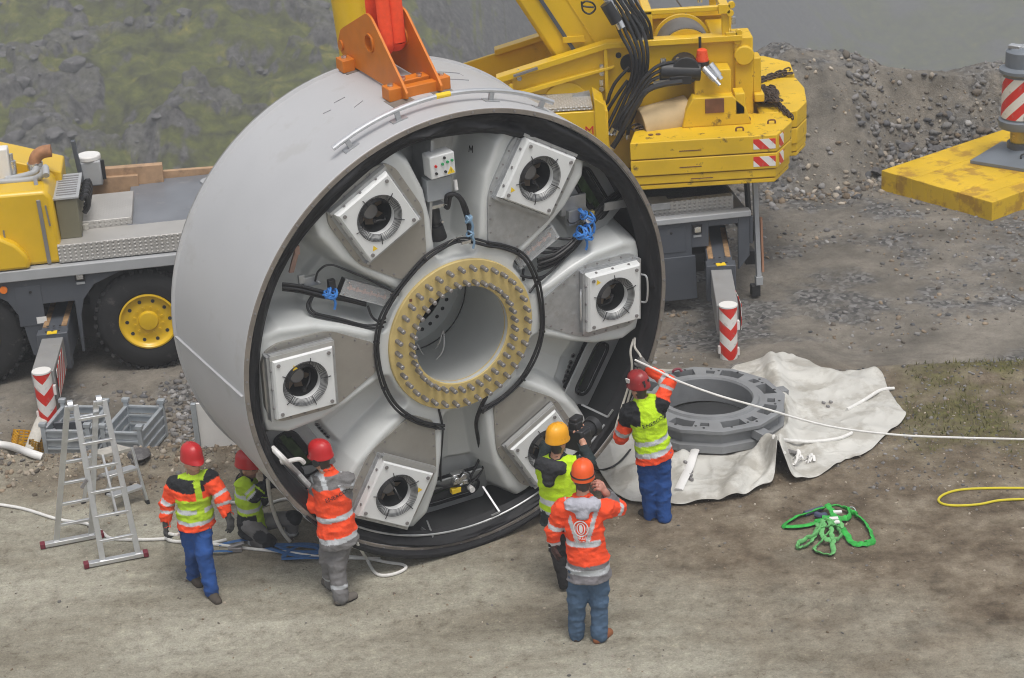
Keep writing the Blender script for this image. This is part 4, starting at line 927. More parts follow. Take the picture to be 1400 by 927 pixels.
# right hand panels
m = MB(); vpoly(m, [(6.0, .82), (7.62, .82), (7.62, 1.335), (6.0, 1.335)], .0, .05); sp2 = part(m, 'side_panel', CHAS, bevel=.006)
m = MB(); vpoly(m, [(6.2, .2), (7.68, .2), (7.66, .84), (6.2, .84)], -.02, .02); part(m, 'mud_panel', CHAS, bevel=.006)
m = MB(); m.box((7.33, -.004, 1.09), (.40, .012, .36)); pd = part(m, 'locker_door', CHAS, sp2, bevel=.004)
m = MB(); m.cyl((7.33, -.012, 1.2), (7.33, -.022, 1.2), .018, n=10); part(m, 'door_lock', BLK, pd)
m = MB(); vpoly(m, [(7.62, .95), (7.86, .95), (7.86, 1.335), (7.62, 1.335)], .0, .05); vpoly(m, [(8.28, .55), (8.44, .75), (8.44, 1.335), (8.28, 1.335)], 0, .05); vpoly(m, [(7.86, 1.24), (8.28, 1.24), (8.28, 1.335), (7.86, 1.335)], 0, .05); part(m, 'outrigger_housing', CHAS, bevel=.006, split=True)
m = MB(); m.box((8.05, 1.25, .95), (.6, .04, .75)); m.box((-1.0, 1.15, .8), (.7, .04, .8)); m.box((7.8, .6, .75), (.3, 1.0, .12)); part(m, 'outrigger_recess', DARKHOLE, split=True)
# tail of the carrier: lamp bar, striped rod, mudguard pieces
m = MB(); m.box((8.48, 1.2, 1.1), (.05, 2.3, .4)); part(m, 'rear_plate', CHAS, bevel=.01)
a = tron(1012, 262, .5); b = tron(1022, 400, .3)
m = MB(); m.bar((8.6, .3, 1.75), (8.62, .2, .3), .07, .05); m.box((8.62, .2, .28), (.1, .1, .12)); part(m, 'folding_post', LGREY, bevel=.004, split=True)
m = MB(); m.bar((8.52, .5, 1.95), (8.55, .45, 1.2), .06, .06); m.box((8.56, .5, .95), (.16, .2, .3)); m.box((8.56, .5, .55), (.14, .2, .2)); m.box((8.58, .25, .12), (.12, .14, .16)); part(m, 'tail_bracket', BLK, bevel=.006, split=True)
m = MB(); m.bar((8.67, .25, 1.2), (8.68, .2, .4), .03, .03); part(m, 'tail_rod', mat('faded_orange', (.4, .2, .12), .6))
# chequer plate steps and boxes on the deck
m = MB(); m.box((1.35, .30, 1.80), (4.5, .55, .25)); part(m, 'step_box', TREAD, bevel=.008)
m = MB(); m.box((-.35, 1.15, 1.95), (.84, 1.14, .16)); part(m, 'step_plate', TREAD, bevel=.008)
m = MB(); m.box((7.68, .5, 1.50), (1.15, .7, .2)); part(m, 'step_box', TREAD, bevel=.008)
m = MB(); m.box((7.22, .25, 1.56), (.27, .3, .1)); part(m, 'step_lid', STEEL, bevel=.008)
m = MB(); m.box((2.1, 1.5, 1.80), (4.2, 1.9, .26)); part(m, 'deck_plate', mat('worn_deck_grey', (.17, .18, .20), .4, var=.2, vs=2, dirt=((.28, .27, .26), .6, 2.5, .6)), bevel=.01)
m = MB(); m.cyl((1.15, 2.1, 1.93), (1.15, 2.1, 1.95), .16, n=28); part(m, 'deck_cap', LGREY)
m = MB(); m.cyl((-.55, .57, 1.93), (-.55, .57, 2.0), .05, n=14); part(m, 'filler_cap', ROPE2)
# engine housing
def rbox(s0, s1, y0, y1, z0, z1, **k):
    q = MB(); q.box(((s0+s1)/2, (y0+y1)/2, (z0+z1)/2), (s1-s0, y1-y0, z1-z0)); return q
eh = MB(); vpoly(eh, [(-4.2, 1.665), (-.85, 1.665), (-.88, 2.58), (-.95, 2.68), (-4.2, 2.72)], .06, 1.0); eng = part(eh, 'engine_housing', YEL, bevel=.05)
m = MB(); pts = [(-3.0, 1.67), (-1.27, 1.67), (-1.30, 1.86), (-1.42, 2.02), (-1.68, 2.18), (-2.0, 2.25), (-3.0, 2.27)]; vpoly(m, pts, -.06, .4); part(m, 'fender', YEL, eng, bevel=.04)
m = MB(); vpoly(m, [(-2.2, 1.86), (-1.66, 1.86), (-1.72, 1.93), (-1.85, 1.99), (-2.2, 2.02)], -.066, .1); part(m, 'vent', BLK, eng)
m = MB()
for x in (-1.03, -1.83): m.bar((x, .045, 1.68), (x-.02, .045, 2.55), .05, .014, up=(0, 1, 0)); m.bar((x-.02, .05, 2.55), (x-.06, .45, 2.73), .05, .014)
part(m, 'strap_trim', BOLT, eng, split=True)
m = MB(); m.bar((-.95, .045, 2.2), (-.97, .045, 2.48), .02, .02); m.box((-1.55, .05, 2.0), (.02, .01, .4)); part(m, 'door_handle', BOLT, eng, split=True)
hb_ = MB(); pts = []                                      # taller curved hood behind
for t in np.linspace(0, 1, 14): pts.append((-.80-.05*t-2.6*t, 2.62+.62*math.sin(t*PI/2)))
vpoly(hb_, [(-.85, 1.67)]+pts+[(-3.45, 1.67)], 1.0, 1.75); part(hb_, 'engine_hood', YEL, eng, bevel=.02)
m = MB(); p = [tron(8, 246, .7), tron(35, 240, .7), tron(46, 236, .7), tron(49, 232, .75), tron(49, 226, .8)]; m.tube(p, .045, 12, k=5); m.tube([tron(0, 249, .55), tron(40, 246, .55), tron(56, 240, .5), tron(62, 229, .5), tron(63, 240, .35)], .045, 12, k=5); part(m, 'air_pipe', LGREY, eng, split=True)
m = MB(); m.tube([tron(47, 236, .85), tron(47, 224, .85), tron(50, 214, .85), tron(58, 208, .85), tron(70, 206, .85)], .085, 14, k=5); part(m, 'exhaust_pipe', mat('rusty_exhaust', (.36, .17, .08), .7, var=.35, vs=8, dirt=((.5, .4, .25), .6, 5, .8)), eng)
m = MB(); c = tron(48, 226, .85); m.cyl(c+[0, 0, -.06], c+[0, 0, .04], .105, n=20); c = tron(17, 225, .8); m.cyl(c+[0, 0, -.2], c+[0, 0, .05], .05); m.cyl(c+[0, 0, .05], c+[0, 0, .15], .025); part(m, 'pipe_clamp', SILVER, eng, split=True)
m = MB(); c = tron(5, 222, .8); m.box(c, (.16, .2, .42)); part(m, 'white_canister', WHITE, eng, bevel=.02)
# radiator grille box beside the housing
g0 = MB(); g0.box((-.72, .75, 2.2), (.28, 1.0, .55)); gr = part(g0, 'grille_box', mat('olive_grey', (.16, .15, .10), .6), bevel=.01)
m = MB(); m.box((-.72, .75, 2.49), (.34, 1.04, .03)); part(m, 'grille_top', LGREY, gr, bevel=.005)
m = MB()
for i in range(9): m.box((-.72, .35+.1*i, 2.508), (.26, .035, .006))
part(m, 'grille_slots', BOLT, gr)
m = MB()
for i in range(5): m.tube([(-.56, .55+.16*i, 2.35), (-.48, .57+.16*i, 2.40), (-.47, .59+.16*i, 2.25), (-.54, .6+.16*i, 2.15)], .035, 8, k=4)
part(m, 'corrugated_hose', BLK, gr, split=True)
m = MB(); m.bar((-.6, .3, 1.93), (-.66, .3, 2.42), .09, .05); part(m, 'grille_post', CHAS, gr, bevel=.01)
m = MB(); m.bar((-.62, 2.0, 1.95), (-.68, 2.0, 2.75), .09, .06); part(m, 'deck_post', CHAS, bevel=.01)
c = tron(122, 236, 2.2); m = MB(); m.box((c[0]+.02, 2.2, c[2]+.02), (.32, .3, .36)); bx = part(m, 'grey_tank', LGREY, bevel=.02)
m = MB(); m.cyl((c[0]+.02, 2.2, c[2]+.19), (c[0]+.02, 2.2, c[2]+.27), .17, n=24); part(m, 'tank_lid', WHITE, bx, bevel=.02)
m = MB(); m.bar((c[0]+.2, 2.15, c[2]-.1), (c[0]+.2, 2.15, c[2]+.18), .04, .06); part(m, 'tank_strap', BLK, bx)
m = MB(); m.bar(tron(222, 240, 2.6), tron(400, 224, 2.6), .16, .1); part(m, 'rusty_rail', RUST)
# wheels
def wheel(s, y, flip=1):
    wp = link('wheel', None, crane, TR @ T(s, y, .715) @ Matrix.Rotation(PI/2 if flip > 0 else -PI/2, 4, 'X')); wp.empty_display_size = .1
    Mw = wmat(wp)
    for nm, me in WH: link(nm, me, wp, Mw)
    return wp
ty_ = MB(); ty_.lathe([(.388, -.2), (.39, -.012), (.405, .008), (.45, .02), (.60, .015), (.665, -.03), (.70, -.07), (.712, -.12), (.715, -.2), (.712, -.3), (.70, -.36), (.60, -.41), (.3, -.4)], 72)
for i in range(36):
    a = 2*PI*i/36; Mt = Matrix.Rotation(a, 4, 'Z')
    ty_.box((.70, 0, -.075), (.045, .055, .09), Mt @ Matrix.Rotation(.25, 4, 'X')); ty_.box((.70, .06, -.34), (.045, .055, .09), Mt @ Matrix.Rotation(-.25, 4, 'X'))
rm = MB(); rm.lathe([(.39, -.005), (.392, .018), (.37, .024), (.355, .008), (.34, -.018), (.32, -.03), (.25, -.035), (.23, -.03), (.20, -.028), (.14, -.028), (.13, .0), (.12, .015), (.06, .024), (0, .026)], 56)
rm.v = [(x, y, z) for x, y, z in rm.v]
rb = MB()
for i in range(10):
    a = 2*PI*i/10; rb.cyl((.285*math.cos(a), .285*math.sin(a), -.05), (.285*math.cos(a), .285*math.sin(a), -.028), .026, n=10)
nb = MB()
for i in range(12):
    a = 2*PI*(i+.5)/12; nb.cyl((.19*math.cos(a), .19*math.sin(a), -.05), (.19*math.cos(a), .19*math.sin(a), -.015), .02, n=6)
WH = [('tyre', ty_.mesh('tyre', TYRE)), ('rim', rm.mesh('rim', YEL)), ('rim_holes', rb.mesh('rim_holes', DARKHOLE)), ('wheel_nuts', nb.mesh('wheel_nuts', YEL))]
for s in (.14, -2.22, 2.0, 5.2):
    wheel(s, .05)
    wheel(s, 2.7, -1)
m = MB(); m.box((2.6, 1.4, .62), (11.2, 1.7, .5)); part(m, 'underbody_light_block', BLK)  # plain box added under the carrier to block light, in place of gearbox parts
m = MB(); [m.cyl((s, .3, .715), (s, 2.5, .715), .14, n=14) for s in (.14, -2.22, 2.0, 5.2)]; part(m, 'axle', BLK, split=True)
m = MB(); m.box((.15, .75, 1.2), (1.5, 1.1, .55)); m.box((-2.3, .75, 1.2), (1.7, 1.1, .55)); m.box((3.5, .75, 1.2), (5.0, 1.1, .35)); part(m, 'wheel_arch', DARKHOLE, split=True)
# outriggers
def outrigger(s0, s1, y1, zt, side):
    o = link('outrigger', None, crane, TR @ T(s0, 0, .7)); dv = np.array([s1-s0, y1-.9, 0.0])
    p0 = np.array([s0, .9, zt-.24]); q = lambda t: p0+dv*t
    m = MB(); m.bar(q(0), q(.50), .34, .46); ob = part(m, 'outer_beam', CHAS, o, bevel=.01)
    m = MB(); m.bar(q(.49), q(.56), .40, .52); part(m, 'beam_collar', CHAS, o, bevel=.012)
    m = MB()
    for x in (-.12, .12): m.bar(q(.05)+[x, 0, .236], q(.44)+[x, 0, .236], .07, .01)
    part(m, 'rusty_slide', mat('rust_patches', (.33, .2, .1), .7, var=.5, vs=12), ob, split=True)
    m = MB()
    for x in (-.08, 0.0, .08):
        for t in (.46, .53): c = q(t)+[x, 0, .262]; m.cyl(c, c+[0, 0, .006], .018, n=8)
    part(m, 'beam_hole', DARKHOLE, ob, split=True)
    m = MB(); c = q(.545)+[0, 0, .262]; m.box(c, (.13, .10, .008)); part(m, 'yellow_plate', YLAB, ob)
    m = MB(); m.bar(q(.5), q(.985), .28, .40); ib = part(m, 'inner_beam', mat('bare_beam_grey', (.26, .26, .26), .5, var=.15, dirt=((.2, .17, .12), .6, 4, .5)) if 'bare_beam_grey' not in MATS else MATS['bare_beam_grey'], o, bevel=.01)
    n_ = TR.to_3x3() @ Vector((0, 0, 1)); c0 = q(.78)+[.147*side, 0, -.03]; ln = np.linalg.norm(dv)*.34
    xd = dv/np.linalg.norm(dv)
    m = MB(); m.box((0, 0, 0), (ln, .006, .36)); part(m, 'warning_board', DIAG, o, TR @ frame(c0, xd, (side*1.0, 0, 0), (0, 0, 1)))
    c = q(1.0); J = TR @ T(c[0], c[1]-.02, 0)
    m = MB(); m.cyl((0, 0, .03), (0, 0, zt-.02), .115, n=32, caps=False); jk = part(m, 'jack', CHEV, o, J)
    m = MB(); m.cyl((0, 0, zt-.02), (0, 0, zt), .12, n=32); part(m, 'jack_cap', WHITE, jk, J)
    m = MB(); m.box((.125, 0, .62), (.04, .06, .12)); m.box((-.125, 0, .3), (.03, .05, .1)); m.box((.125, 0, .25), (.03, .05, .1)); part(m, 'jack_clip', WHITE, jk, J, split=True)
    m = MB(); m.cyl((0, 0, -.02), (0, 0, .06), .3, .22, n=28); part(m, 'jack_foot', CHAS, jk, J)
outrigger(-1.0, -1.14, -1.68, .90, 1); outrigger(8.15, 7.60, -2.05, .92, 1)
# ------------------------------------------------------------------ superstructure (turned square to the viewer)
I4 = Matrix()
def xz(mb, pts, y0, y1, mi=0):
    mb.prism([(p[0], p[1]) for p in pts], -y1, -y0, Matrix(((1, 0, 0, 0), (0, 0, -1, 0), (0, 1, 0, 0), (0, 0, 0, 1))), mi); return mb
def spart(mb, name, mt, parent=None, **k): return mb.build(name, mt, parent or crane, I4, **k)
YN, YF = 26.5, 28.0
m = MB(); m.cyl((1.6, 27.3, .9), (1.6, 27.3, 1.5), .95, n=40); spart(m, 'slewing_ring', CHAS)
for Y_, nm in ((YN, 'frame_plate'), (YF, 'frame_plate')):
    m = MB(); xz(m, [(-1.6, 1.5), (3.3, 1.5), (3.42, 2.1), (3.45, 3.28), (1.55, 3.28), (.12, 2.90), (-1.6, 2.45)], Y_, Y_+.06); fp = spart(m, nm, YEL, bevel=.01)
    m = MB(); xz(m, [(3.4, 3.26), (3.4, 3.34), (1.54, 3.345), (.0, 2.945), (.0, 2.86), (1.55, 3.26)], Y_-.10, Y_+.12); spart(m, 'top_flange', YEL, fp, bevel=.008)
m = MB(); m.box((.5, 27.27, 1.6), (4.4, 1.5, .2)); m.box((3.2, 27.27, 2.4), (.3, 1.44, 1.6)); m.box((-1.0, 27.27, 2.0), (.8, 1.44, .8)); spart(m, 'frame_floor', YEL, bevel=.02)
m = MB(); xz(m, [(.1, 2.62), (1.62, 2.98), (1.64, 3.02), (.1, 2.70)], YN-.10, YN); m.box((1.52, YN-.04, 2.4), (.05, .1, 1.7)); m.box((.2, YN-.04, 2.2), (.05, .1, 1.3)); spart(m, 'stiffener', YEL, bevel=.006, split=True)
m = MB(); pts = [(.95+.34*math.cos(a), 2.45+.36*math.sin(a)) for a in np.linspace(0, PI, 20)]; xz(m, pts+[(.61, 2.2), (1.29, 2.2)], YN-.03, YN); spart(m, 'round_cover', YEL, bevel=.015)
m = MB()
for (x, z) in ((.3, 2.38), (1.45, 2.68), (.32, 2.9), (1.46, 2.9)): m.cyl((x, YN-.03, z), (x, YN, z), .035, n=12); m.box((x, YN-.02, z+.09), (.05, .03, .08))
spart(m, 'frame_fitting', SILVER, split=True)
m = MB(); m.cyl((1.85, YN-.02, 3.02), (1.85, YN+.01, 3.02), .13, n=24); m.cyl((1.7, YN-.02, 3.14), (1.7, YN+.01, 3.14), .04, n=14); spart(m, 'frame_hole', BLK)
m = MB(); m.bar(ony(702, 104, YN-.14), ony(735, 93, YN-.14), .05, .03); spart(m, 'slide_rod', BOLT)
# walkway box with red letters
m = MB(); a = ony(755, 136, YN-.35); b = ony(808, 134, YN-.35); zt_ = b[2]
m.box(((b[0]+.2)/2-.35, YN-.5, zt_-.62), (b[0]+.9, .5, 1.1)); wb_ = spart(m, 'walkway_box', YEL, bevel=.012)
m = MB(); m.box((b[0]-.75, YN-.33, zt_-.03), (1.5, .78, .05)); spart(m, 'walkway_plate', TREAD, wb_, bevel=.006)
m = MB(); xz(m, [(b[0]+.02, zt_-.75), (b[0]+.22, zt_-.75), (b[0]+.16, zt_+.02), (b[0]+.02, zt_+.12)], YN-.78, YN-.2); spart(m, 'walkway_end', YEL, wb_, bevel=.01)
m = MB(); m.bar(ony(783, 132, YN-.2), ony(806, 127, YN-.2), .06, .06); spart(m, 'blue_grey_valve', STEEL, wb_)
def text_mesh(s, size, depth=.002):
    c = bpy.data.curves.new('t', 'FONT'); c.body = s; c.size = size; c.extrude = depth; c.align_x = 'CENTER'; c.align_y = 'CENTER'; c.resolution_u = 3
    o = bpy.data.objects.new('t', c); COL.objects.link(o); bpy.context.view_layer.update()
    me = bpy.data.meshes.new_from_object(o.evaluated_get(bpy.context.evaluated_depsgraph_get())); bpy.data.objects.remove(o); bpy.data.curves.remove(c); return me
p = ony(806, 179, YN-.757)
tm = text_mesh('M', .17); tm.materials.clear(); tm.materials.append(RED)
link('red_lettering', tm, wb_, frame((p[0], YN-.755, p[2]), (1, 0, 0), (0, 0, 1), (0, -1, 0)))
# boom
bd = np.array([-.5, 0, .866]); bp_ = np.array([.866, 0, .5]); b0 = np.array([.76, 27.25, 3.17])+bp_*.56
m = MB(); m.bar(b0-bd*.9, b0+bd*7.4, 1.1, 1.12, up=(0, 1, 0)); boom = spart(m, 'boom', YEL, bevel=.06)
m = MB(); m.bar(b0-bd*.45-bp_*.25+[0, -.575, 0], b0+bd*7.4-bp_*.25+[0, -.575, 0], .05, .03, up=(0, 1, 0)); spart(m, 'boom_rail', CHAS, boom)
m = MB(); m.bar(b0-bd*.3+bp_*.05+[0, -.565, 0], b0+bd*7.4+bp_*.05+[0, -.565, 0], .01, .012, up=(0, 1, 0)); m.box((1.1, 26.66, 3.36), (.3, .05, .08)); spart(m, 'boom_seam', YELW, boom)
for q_ in (.2, .24): pass
m = MB(); m.cyl((1.55, 26.57, 2.95), (1.55, 27.98, 2.95), .2, n=28); spart(m, 'boom_pivot', CHAS)
lc = ony(484, 46, 27.0); lt = ony(474, -30, 27.0)
m = MB(); m.cyl(lc-(lt-lc)*3.2, lc+(lt-lc)*3.5, .20, .30, n=32); luff = spart(m, 'luffing_cylinder', YEL)
m = MB(); m.bar(lc-(lt-lc)*3.2+[.2, -.05, 0], lc+(lt-lc)*3.5+[.27, -.05, 0], .05, .05); spart(m, 'cylinder_pipe', RUST, luff)
# winch frame
m = MB()
xw = [ony(895, 50, YN)[0], ony(995, 14, YN)[0]]
for Y_ in (YN+.02, YF):
    m.box((3.18, Y_, 3.50), (.10, .08, .46)); m.box((2.12, Y_, 3.50), (.12, .08, .46)); m.box((2.65, Y_, 3.71), (1.16, .08, .07))
for x_ in (2.12, 3.18): m.box((x_, 27.27, 3.69), (.12, 1.5, .09))
wf_ = spart(m, 'winch_frame', YEL, bevel=.012)
m = MB(); m.box((2.02, YN-.04, 3.52), (.10, .05, .46)); spart(m, 'winch_stay', LGREY, wf_)
zc_ = 3.05; zf_ = ony(935, 19, YN+.8)[2]
m = MB(); m.cyl((2.65, YN+.16, zc_), (2.65, YN+.78, zc_), .37, n=44); wd_ = spart(m, 'rope_drum', mat('wire_rope', (.17, .165, .16), .6, metal=.3, var=.2), wf_)
m = MB(); m.cyl((2.65, YN+.12, zc_), (2.65, YN+.16, zc_), .36, n=44); spart(m, 'drum_flange', YEL, wd_, split=True)
m = MB(); m.cyl((2.65, YN+.78, zc_), (2.65, YN+.83, zc_), zf_-zc_, n=44); spart(m, 'drum_flange', YEL, wd_, split=True)
m = MB(); m.tube([ony(938, 18, 27.0), ony(925, 0, 26.9), ony(915, -15, 26.8)], .012, 6); spart(m, 'winch_rope', BOLT, wf_)
m = MB()
for (px, py) in ((990, 12), (1000, 50)):
    p = ony(px, py, YN-.05); m.box(p, (.16, .06, .13)); m.cyl(p+[.1, -.03, .05], p+[.1, .03, .05], .05, n=14); m.cyl(p+[.08, -.03, -.06], p+[.08, .03, -.06], .05, n=14)
spart(m, 'pin_lug', YEL, wf_, bevel=.006, split=True)
m = MB(); p = ony(957, 3, YN+.1); m.cyl(p, p+[0, 0, .15], .035); m.cyl(p+[0, 0, .13], p+[0, 0, .2], .06); p = ony(1003, 33, YN-.1); m.cyl(p, p+[0, 0, .1], .03); spart(m, 'anemometer', SILVER, wf_)
# hydraulic motor, beacon, end of frame
m = MB(); p = ony(925, 90, YN-.1); m.cyl(p+[-.25, -.2, 0], p+[.3, -.2, -.05], .13); m.cyl(p+[.1, -.3, .0], p+[.1, .0, 0], .19, n=24); m.box(p+[.02, -.25, -.12], (.3, .15, .12)); hm_ = spart(m, 'hydraulic_motor', BLK, bevel=.01)
m = MB(); m.bar(p+[-.35, -.28, -.14], p+[.05, -.28, -.12], .06, .06); m.cyl(p+[-.2, -.2, .1], p+[-.2, -.2, .17], .04); m.cyl(p+[.0, -.2, .1], p+[.0, -.2, .17], .03); spart(m, 'motor_fitting', SILVER, hm_, split=True)
p = ony(960, 83, YN-.25); m = MB(); m.cyl(p, p+[0, 0, .03], .09, n=24); m.cyl(p+[0, 0, .03], p+[0, 0, .15], .085, .07, n=24); m.cyl(p+[0, 0, .15], p+[0, 0, .17], .07, .04, n=24); bc = spart(m, 'warning_beacon', BEACON)
m = MB(); m.cyl(p+[0, 0, -.06], p, .1, n=24); m.cyl(p+[-.02, .05, .0], p+[-.02, .05, .32], .02); spart(m, 'beacon_base', BLK, bc)
m = MB(); m.box((3.42, YN+.2, 2.75), (.26, .5, 1.1)); m.cyl((3.42, YN-.12, 3.05), (3.42, YN+.1, 3.05), .14, n=20); m.box((3.6, YN+.1, 2.75), (.12, .3, .5)); m.box((3.62, YN, 2.45), (.14, .3, .12)); spart(m, 'end_post', YELW, bevel=.02)
m = MB(); a = ony(962, 93, YN-.5); b = ony(978, 110, YN-.6); m.cyl(a, b, .045); m.cyl(b, b+(b-a)*.4, .03); a = ony(970, 88, YN-.45); b = ony(982, 104, YN-.5); m.cyl(a, b, .06); m.cyl(b, b+(b-a)*.3, .045); spart(m, 'hand_winch', SILVER, split=True)
# counterweight: slabs stacked in three lobes
lobes = [([(1.74, 25.4), (3.72, 25.4), (4.0, 25.95), (4.07, 26.4), (3.6, 26.42), (3.4, 26.7), (2.7, 26.7), (2.55, 26.05), (1.86, 26.02)], [(1.97, 2.21), (1.735, 1.955), (1.605, 1.72), (1.53, 1.59)], 0),
         ([(4.0, 26.45), (4.16, 26.47), (4.36, 26.9), (4.44, 27.6), (4.40, 28.15), (4.1, 28.2), (3.7, 28.2), (3.62, 26.46)], [(1.96, 2.20), (1.72, 1.945), (1.6, 1.71), (1.53, 1.585)], .03),
         ([(3.72, 28.25), (4.40, 28.25), (4.44, 28.95), (4.1, 29.4), (1.9, 29.4), (1.9, 28.5), (3.4, 28.4)], [(1.97, 2.215), (1.735, 1.955), (1.605, 1.72), (1.53, 1.59)], 0)]
cwp = link('counterweight', None, crane, T(3, 27, 1.5))
for poly, zs, dz in lobes:
    for k, (z0, z1) in enumerate(zs):
        P_ = np.array(poly); c = P_.mean(0); ins = (0, 0, .03, .045)[k]; P_ = c+(P_-c)*(1-ins)
        m = MB(); m.prism(P_.tolist(), z0, z1); o = m.build('counterweight_slab', YELW, cwp, I4, bevel=.012)
for k, z in enumerate((2.09, 1.845)):
    m = MB(); m.box((0, 0, 0), (.30, .006, .14)); m.build('warning_foil', DIAG, cwp, frame((3.55, 25.397, z), (1, 0, 0), (0, 1, 0), (0, 0, 1)) @ T(0, 0, 0))
    dx = np.array([.28, .55, 0]); dx /= np.linalg.norm(dx); m = MB(); m.box((0, 0, 0), (.16, .006, .17)); m.build('warning_foil', DIAG, cwp, frame((3.80+.004, 25.555-.004, z), dx, (-dx[1], dx[0], 0), (0, 0, 1)))
m = MB(); m.box((0, 0, 0), (.24, .006, .10)); m.build('warning_foil', DIAG, cwp, frame((3.55, 25.44, 1.665), (1, 0, 0), (0, 1, 0), (0, 0, 1)))
m = MB()
for (x, y) in ((2.15, 25.72), (2.05, 25.72)): m.cyl((x, y, 2.212), (x, y, 2.22), .035, n=10)
for (z, x0) in ((2.06, 2.55), (1.83, 2.55), (1.66, 2.7)): m.box((x0, 25.398, z), (.3, .006, .012)); 
m.build('lifting_eye', RUST, cwp, I4, split=True)
m = MB()
for (x, y) in ((3.25, 25.65), (3.72, 25.9), (3.4, 26.1)): m.tube([(x-.05, y, 2.215), (x-.04, y, 2.26), (x+.04, y, 2.26), (x+.05, y, 2.215)], .012, 6, k=3)
m.build('lifting_eye', RUST, cwp, I4, split=True)
# pulling frame standing on the slabs, with rusty pocket
m = MB(); xz(m, [(2.5, 2.21), (3.45, 2.21), (3.38, 2.45), (3.2, 2.62), (2.66, 2.62), (2.56, 2.45)], 25.95, 26.2); m.box((2.95, 26.3, 2.7), (.5, .35, .5)); m.box((3.3, 26.1, 2.5), (.14, .3, .3)); pf = m.build('pulling_frame', YELW, cwp, I4, bevel=.015)
m = MB(); m.box((2.95, 25.945, 2.5), (.26, .02, .2)); m.build('rusty_pocket', RUST, pf, I4, bevel=.006)
m = MB(); m.cyl((1.95, 26.15, 2.20), (2.62, 26.3, 2.30), .27, n=36); lg = m.build('plywood_cover', BIRCH, crane, I4, bevel=.01)
# chains
def link_me():
    q = MB(); q.tube([(.038*math.cos(a)*(1) + (.02 if math.cos(a) > 0 else -.02), .024*math.sin(a), 0) for a in np.linspace(0, 2*PI, 10, endpoint=False)], .0085, 5, closed=True); return q
CH_ = link_me()
def chain(name, pts, parent, r_=1.4):
    P = [np.array(p, float) for p in crom(pts, 12)]; m = MB(); acc = 0; k = 0
    for a, b in zip(P[:-1], P[1:]):
        d = b-a; L_ = np.linalg.norm(d); d = d/(L_+1e-9)
        while acc < L_:
            x = d; z = np.cross(x, [0, 0, 1.0]); z = z/(np.linalg.norm(z)+1e-9); y = np.cross(z, x)
            if k % 2: y, z = z, -y
            m.add(CH_.v, CH_.f, frame(a+d*acc, x*r_, y*r_, z*r_)); acc += .068*r_; k += 1
        acc -= L_
    return m.build(name, CHAIN, parent, I4)
def ct(px, py, z=2.235): p = onz(px, py, z); return p
chain('chain', [ct(868, 173), ct(900, 163), ct(938, 152)], cwp); chain('chain', [ct(873, 176), ct(905, 168), ct(940, 156)], cwp)
chain('chain', [ct(1030, 112), ct(1055, 103), ct(1079, 95)], cwp); chain('chain', [ct(1032, 113), ct(1060, 104), ct(1080, 100)], cwp)
chain('chain', [ct(1050, 132), ct(1062, 142), ct(1078, 158)], cwp); chain('chain', [ct(1056, 134), ct(1068, 145), ct(1083, 160)], cwp)
pile = []
for i in range(64): pile.append(ct(1006+rnd.random()*58, 118+rnd.random()*20, 2.24+.10*rnd.random()))
chain('chain_heap', pile, cwp, 1.3)
m = MB(); m.tube([ct(935, 152, 2.27), ct(942, 149, 2.28), ct(945, 152, 2.27)], .04, 8, k=3); m.tube([ct(1005, 112, 2.3), ct(1020, 107, 2.32), ct(1030, 112, 2.3)], .03, 8, k=3); m.tube([ct(998, 105, 2.35), ct(1012, 102, 2.4), ct(1022, 108, 2.32)], .025, 8, k=3); m.build('red_shackle', mat('faded_red', (.36, .05, .04), .6), cwp, I4, split=True)
# hydraulic hoses
def hose(pts, r=.032, fit=True):
    m = MB(); P = [ony(x, y, Y) for x, y, Y in pts]; m.tube(P, r, 8, k=7); h_ = spart(m, 'hydraulic_hose', CABLE)
    if fit:
        m = MB(); m.tube(P[-2:], r*.8, 8); m.tube([P[-1]-(P[-1]-P[-2])*.25, P[-1]], r*1.2, 8); spart(m, 'hose_fitting', SILVER, h_)
    return h_
for i in range(5):
    o = i*8-4
    hose([(838+o*.9, 10+o*.3, 26.4), (852+o, 45, 26.3), (866+o*.7, 75, 26.2), (866+o*.6, 105, 26.2), (852+o*.9, 135-o*.3, 26.2), (838+o*.9, 165, 26.15), (828+o*.6, 185, 26.1)], .025)
for i in range(4):
    o = i*9
    hose([(928-o*.3, 84+o*.8, 26.2), (900-o*.5, 90+o*1.1, 26.1), (880-o*.2, 108+o*1.2, 26.05), (868-o*.1, 128+o, 26.05), (850+o*.4, 155+o*.4, 26.0), (836+o*.8, 182+o*.3, 26.0)], .026)
hose([(932, 112, 26.0), (905, 116, 25.95), (885, 124, 25.9), (872, 140, 25.9), (858, 165, 25.9), (845, 190, 25.9), (835, 205, 25.9)], .04)
hose([(860, 92, 26.2), (842, 112, 26.2), (834, 128, 26.2), (830, 140, 26.2), (818, 148, 26.3)], .024); hose([(858, 110, 26.2), (845, 128, 26.2), (836, 142, 26.2), (828, 153, 26.2), (816, 152, 26.3)], .024)
for i in range(6): hose([(822+i*8, -12, 26.45), (838+i*7, 8, 26.4), (852+i*7, 30, 26.4), (866+i*5, 48, 26.45), (872+i*4, 58, 26.5)], .022 if i % 2 else .028, False)
m = MB()
for i in range(3): m.cyl(ony(846+i*10, -8, 26.5), ony(872+i*9, 46, 26.5), .022, n=10); 
m.cyl(ony(826, -10, 26.3), ony(850, 38, 26.25), .06, n=14); spart(m, 'steel_pipe', SILVER, split=True)
m = MB(); m.cyl(ony(828, 5, 26.2), ony(843, 30, 26.2), .085, n=14); spart(m, 'hose_reel_end', BLK)
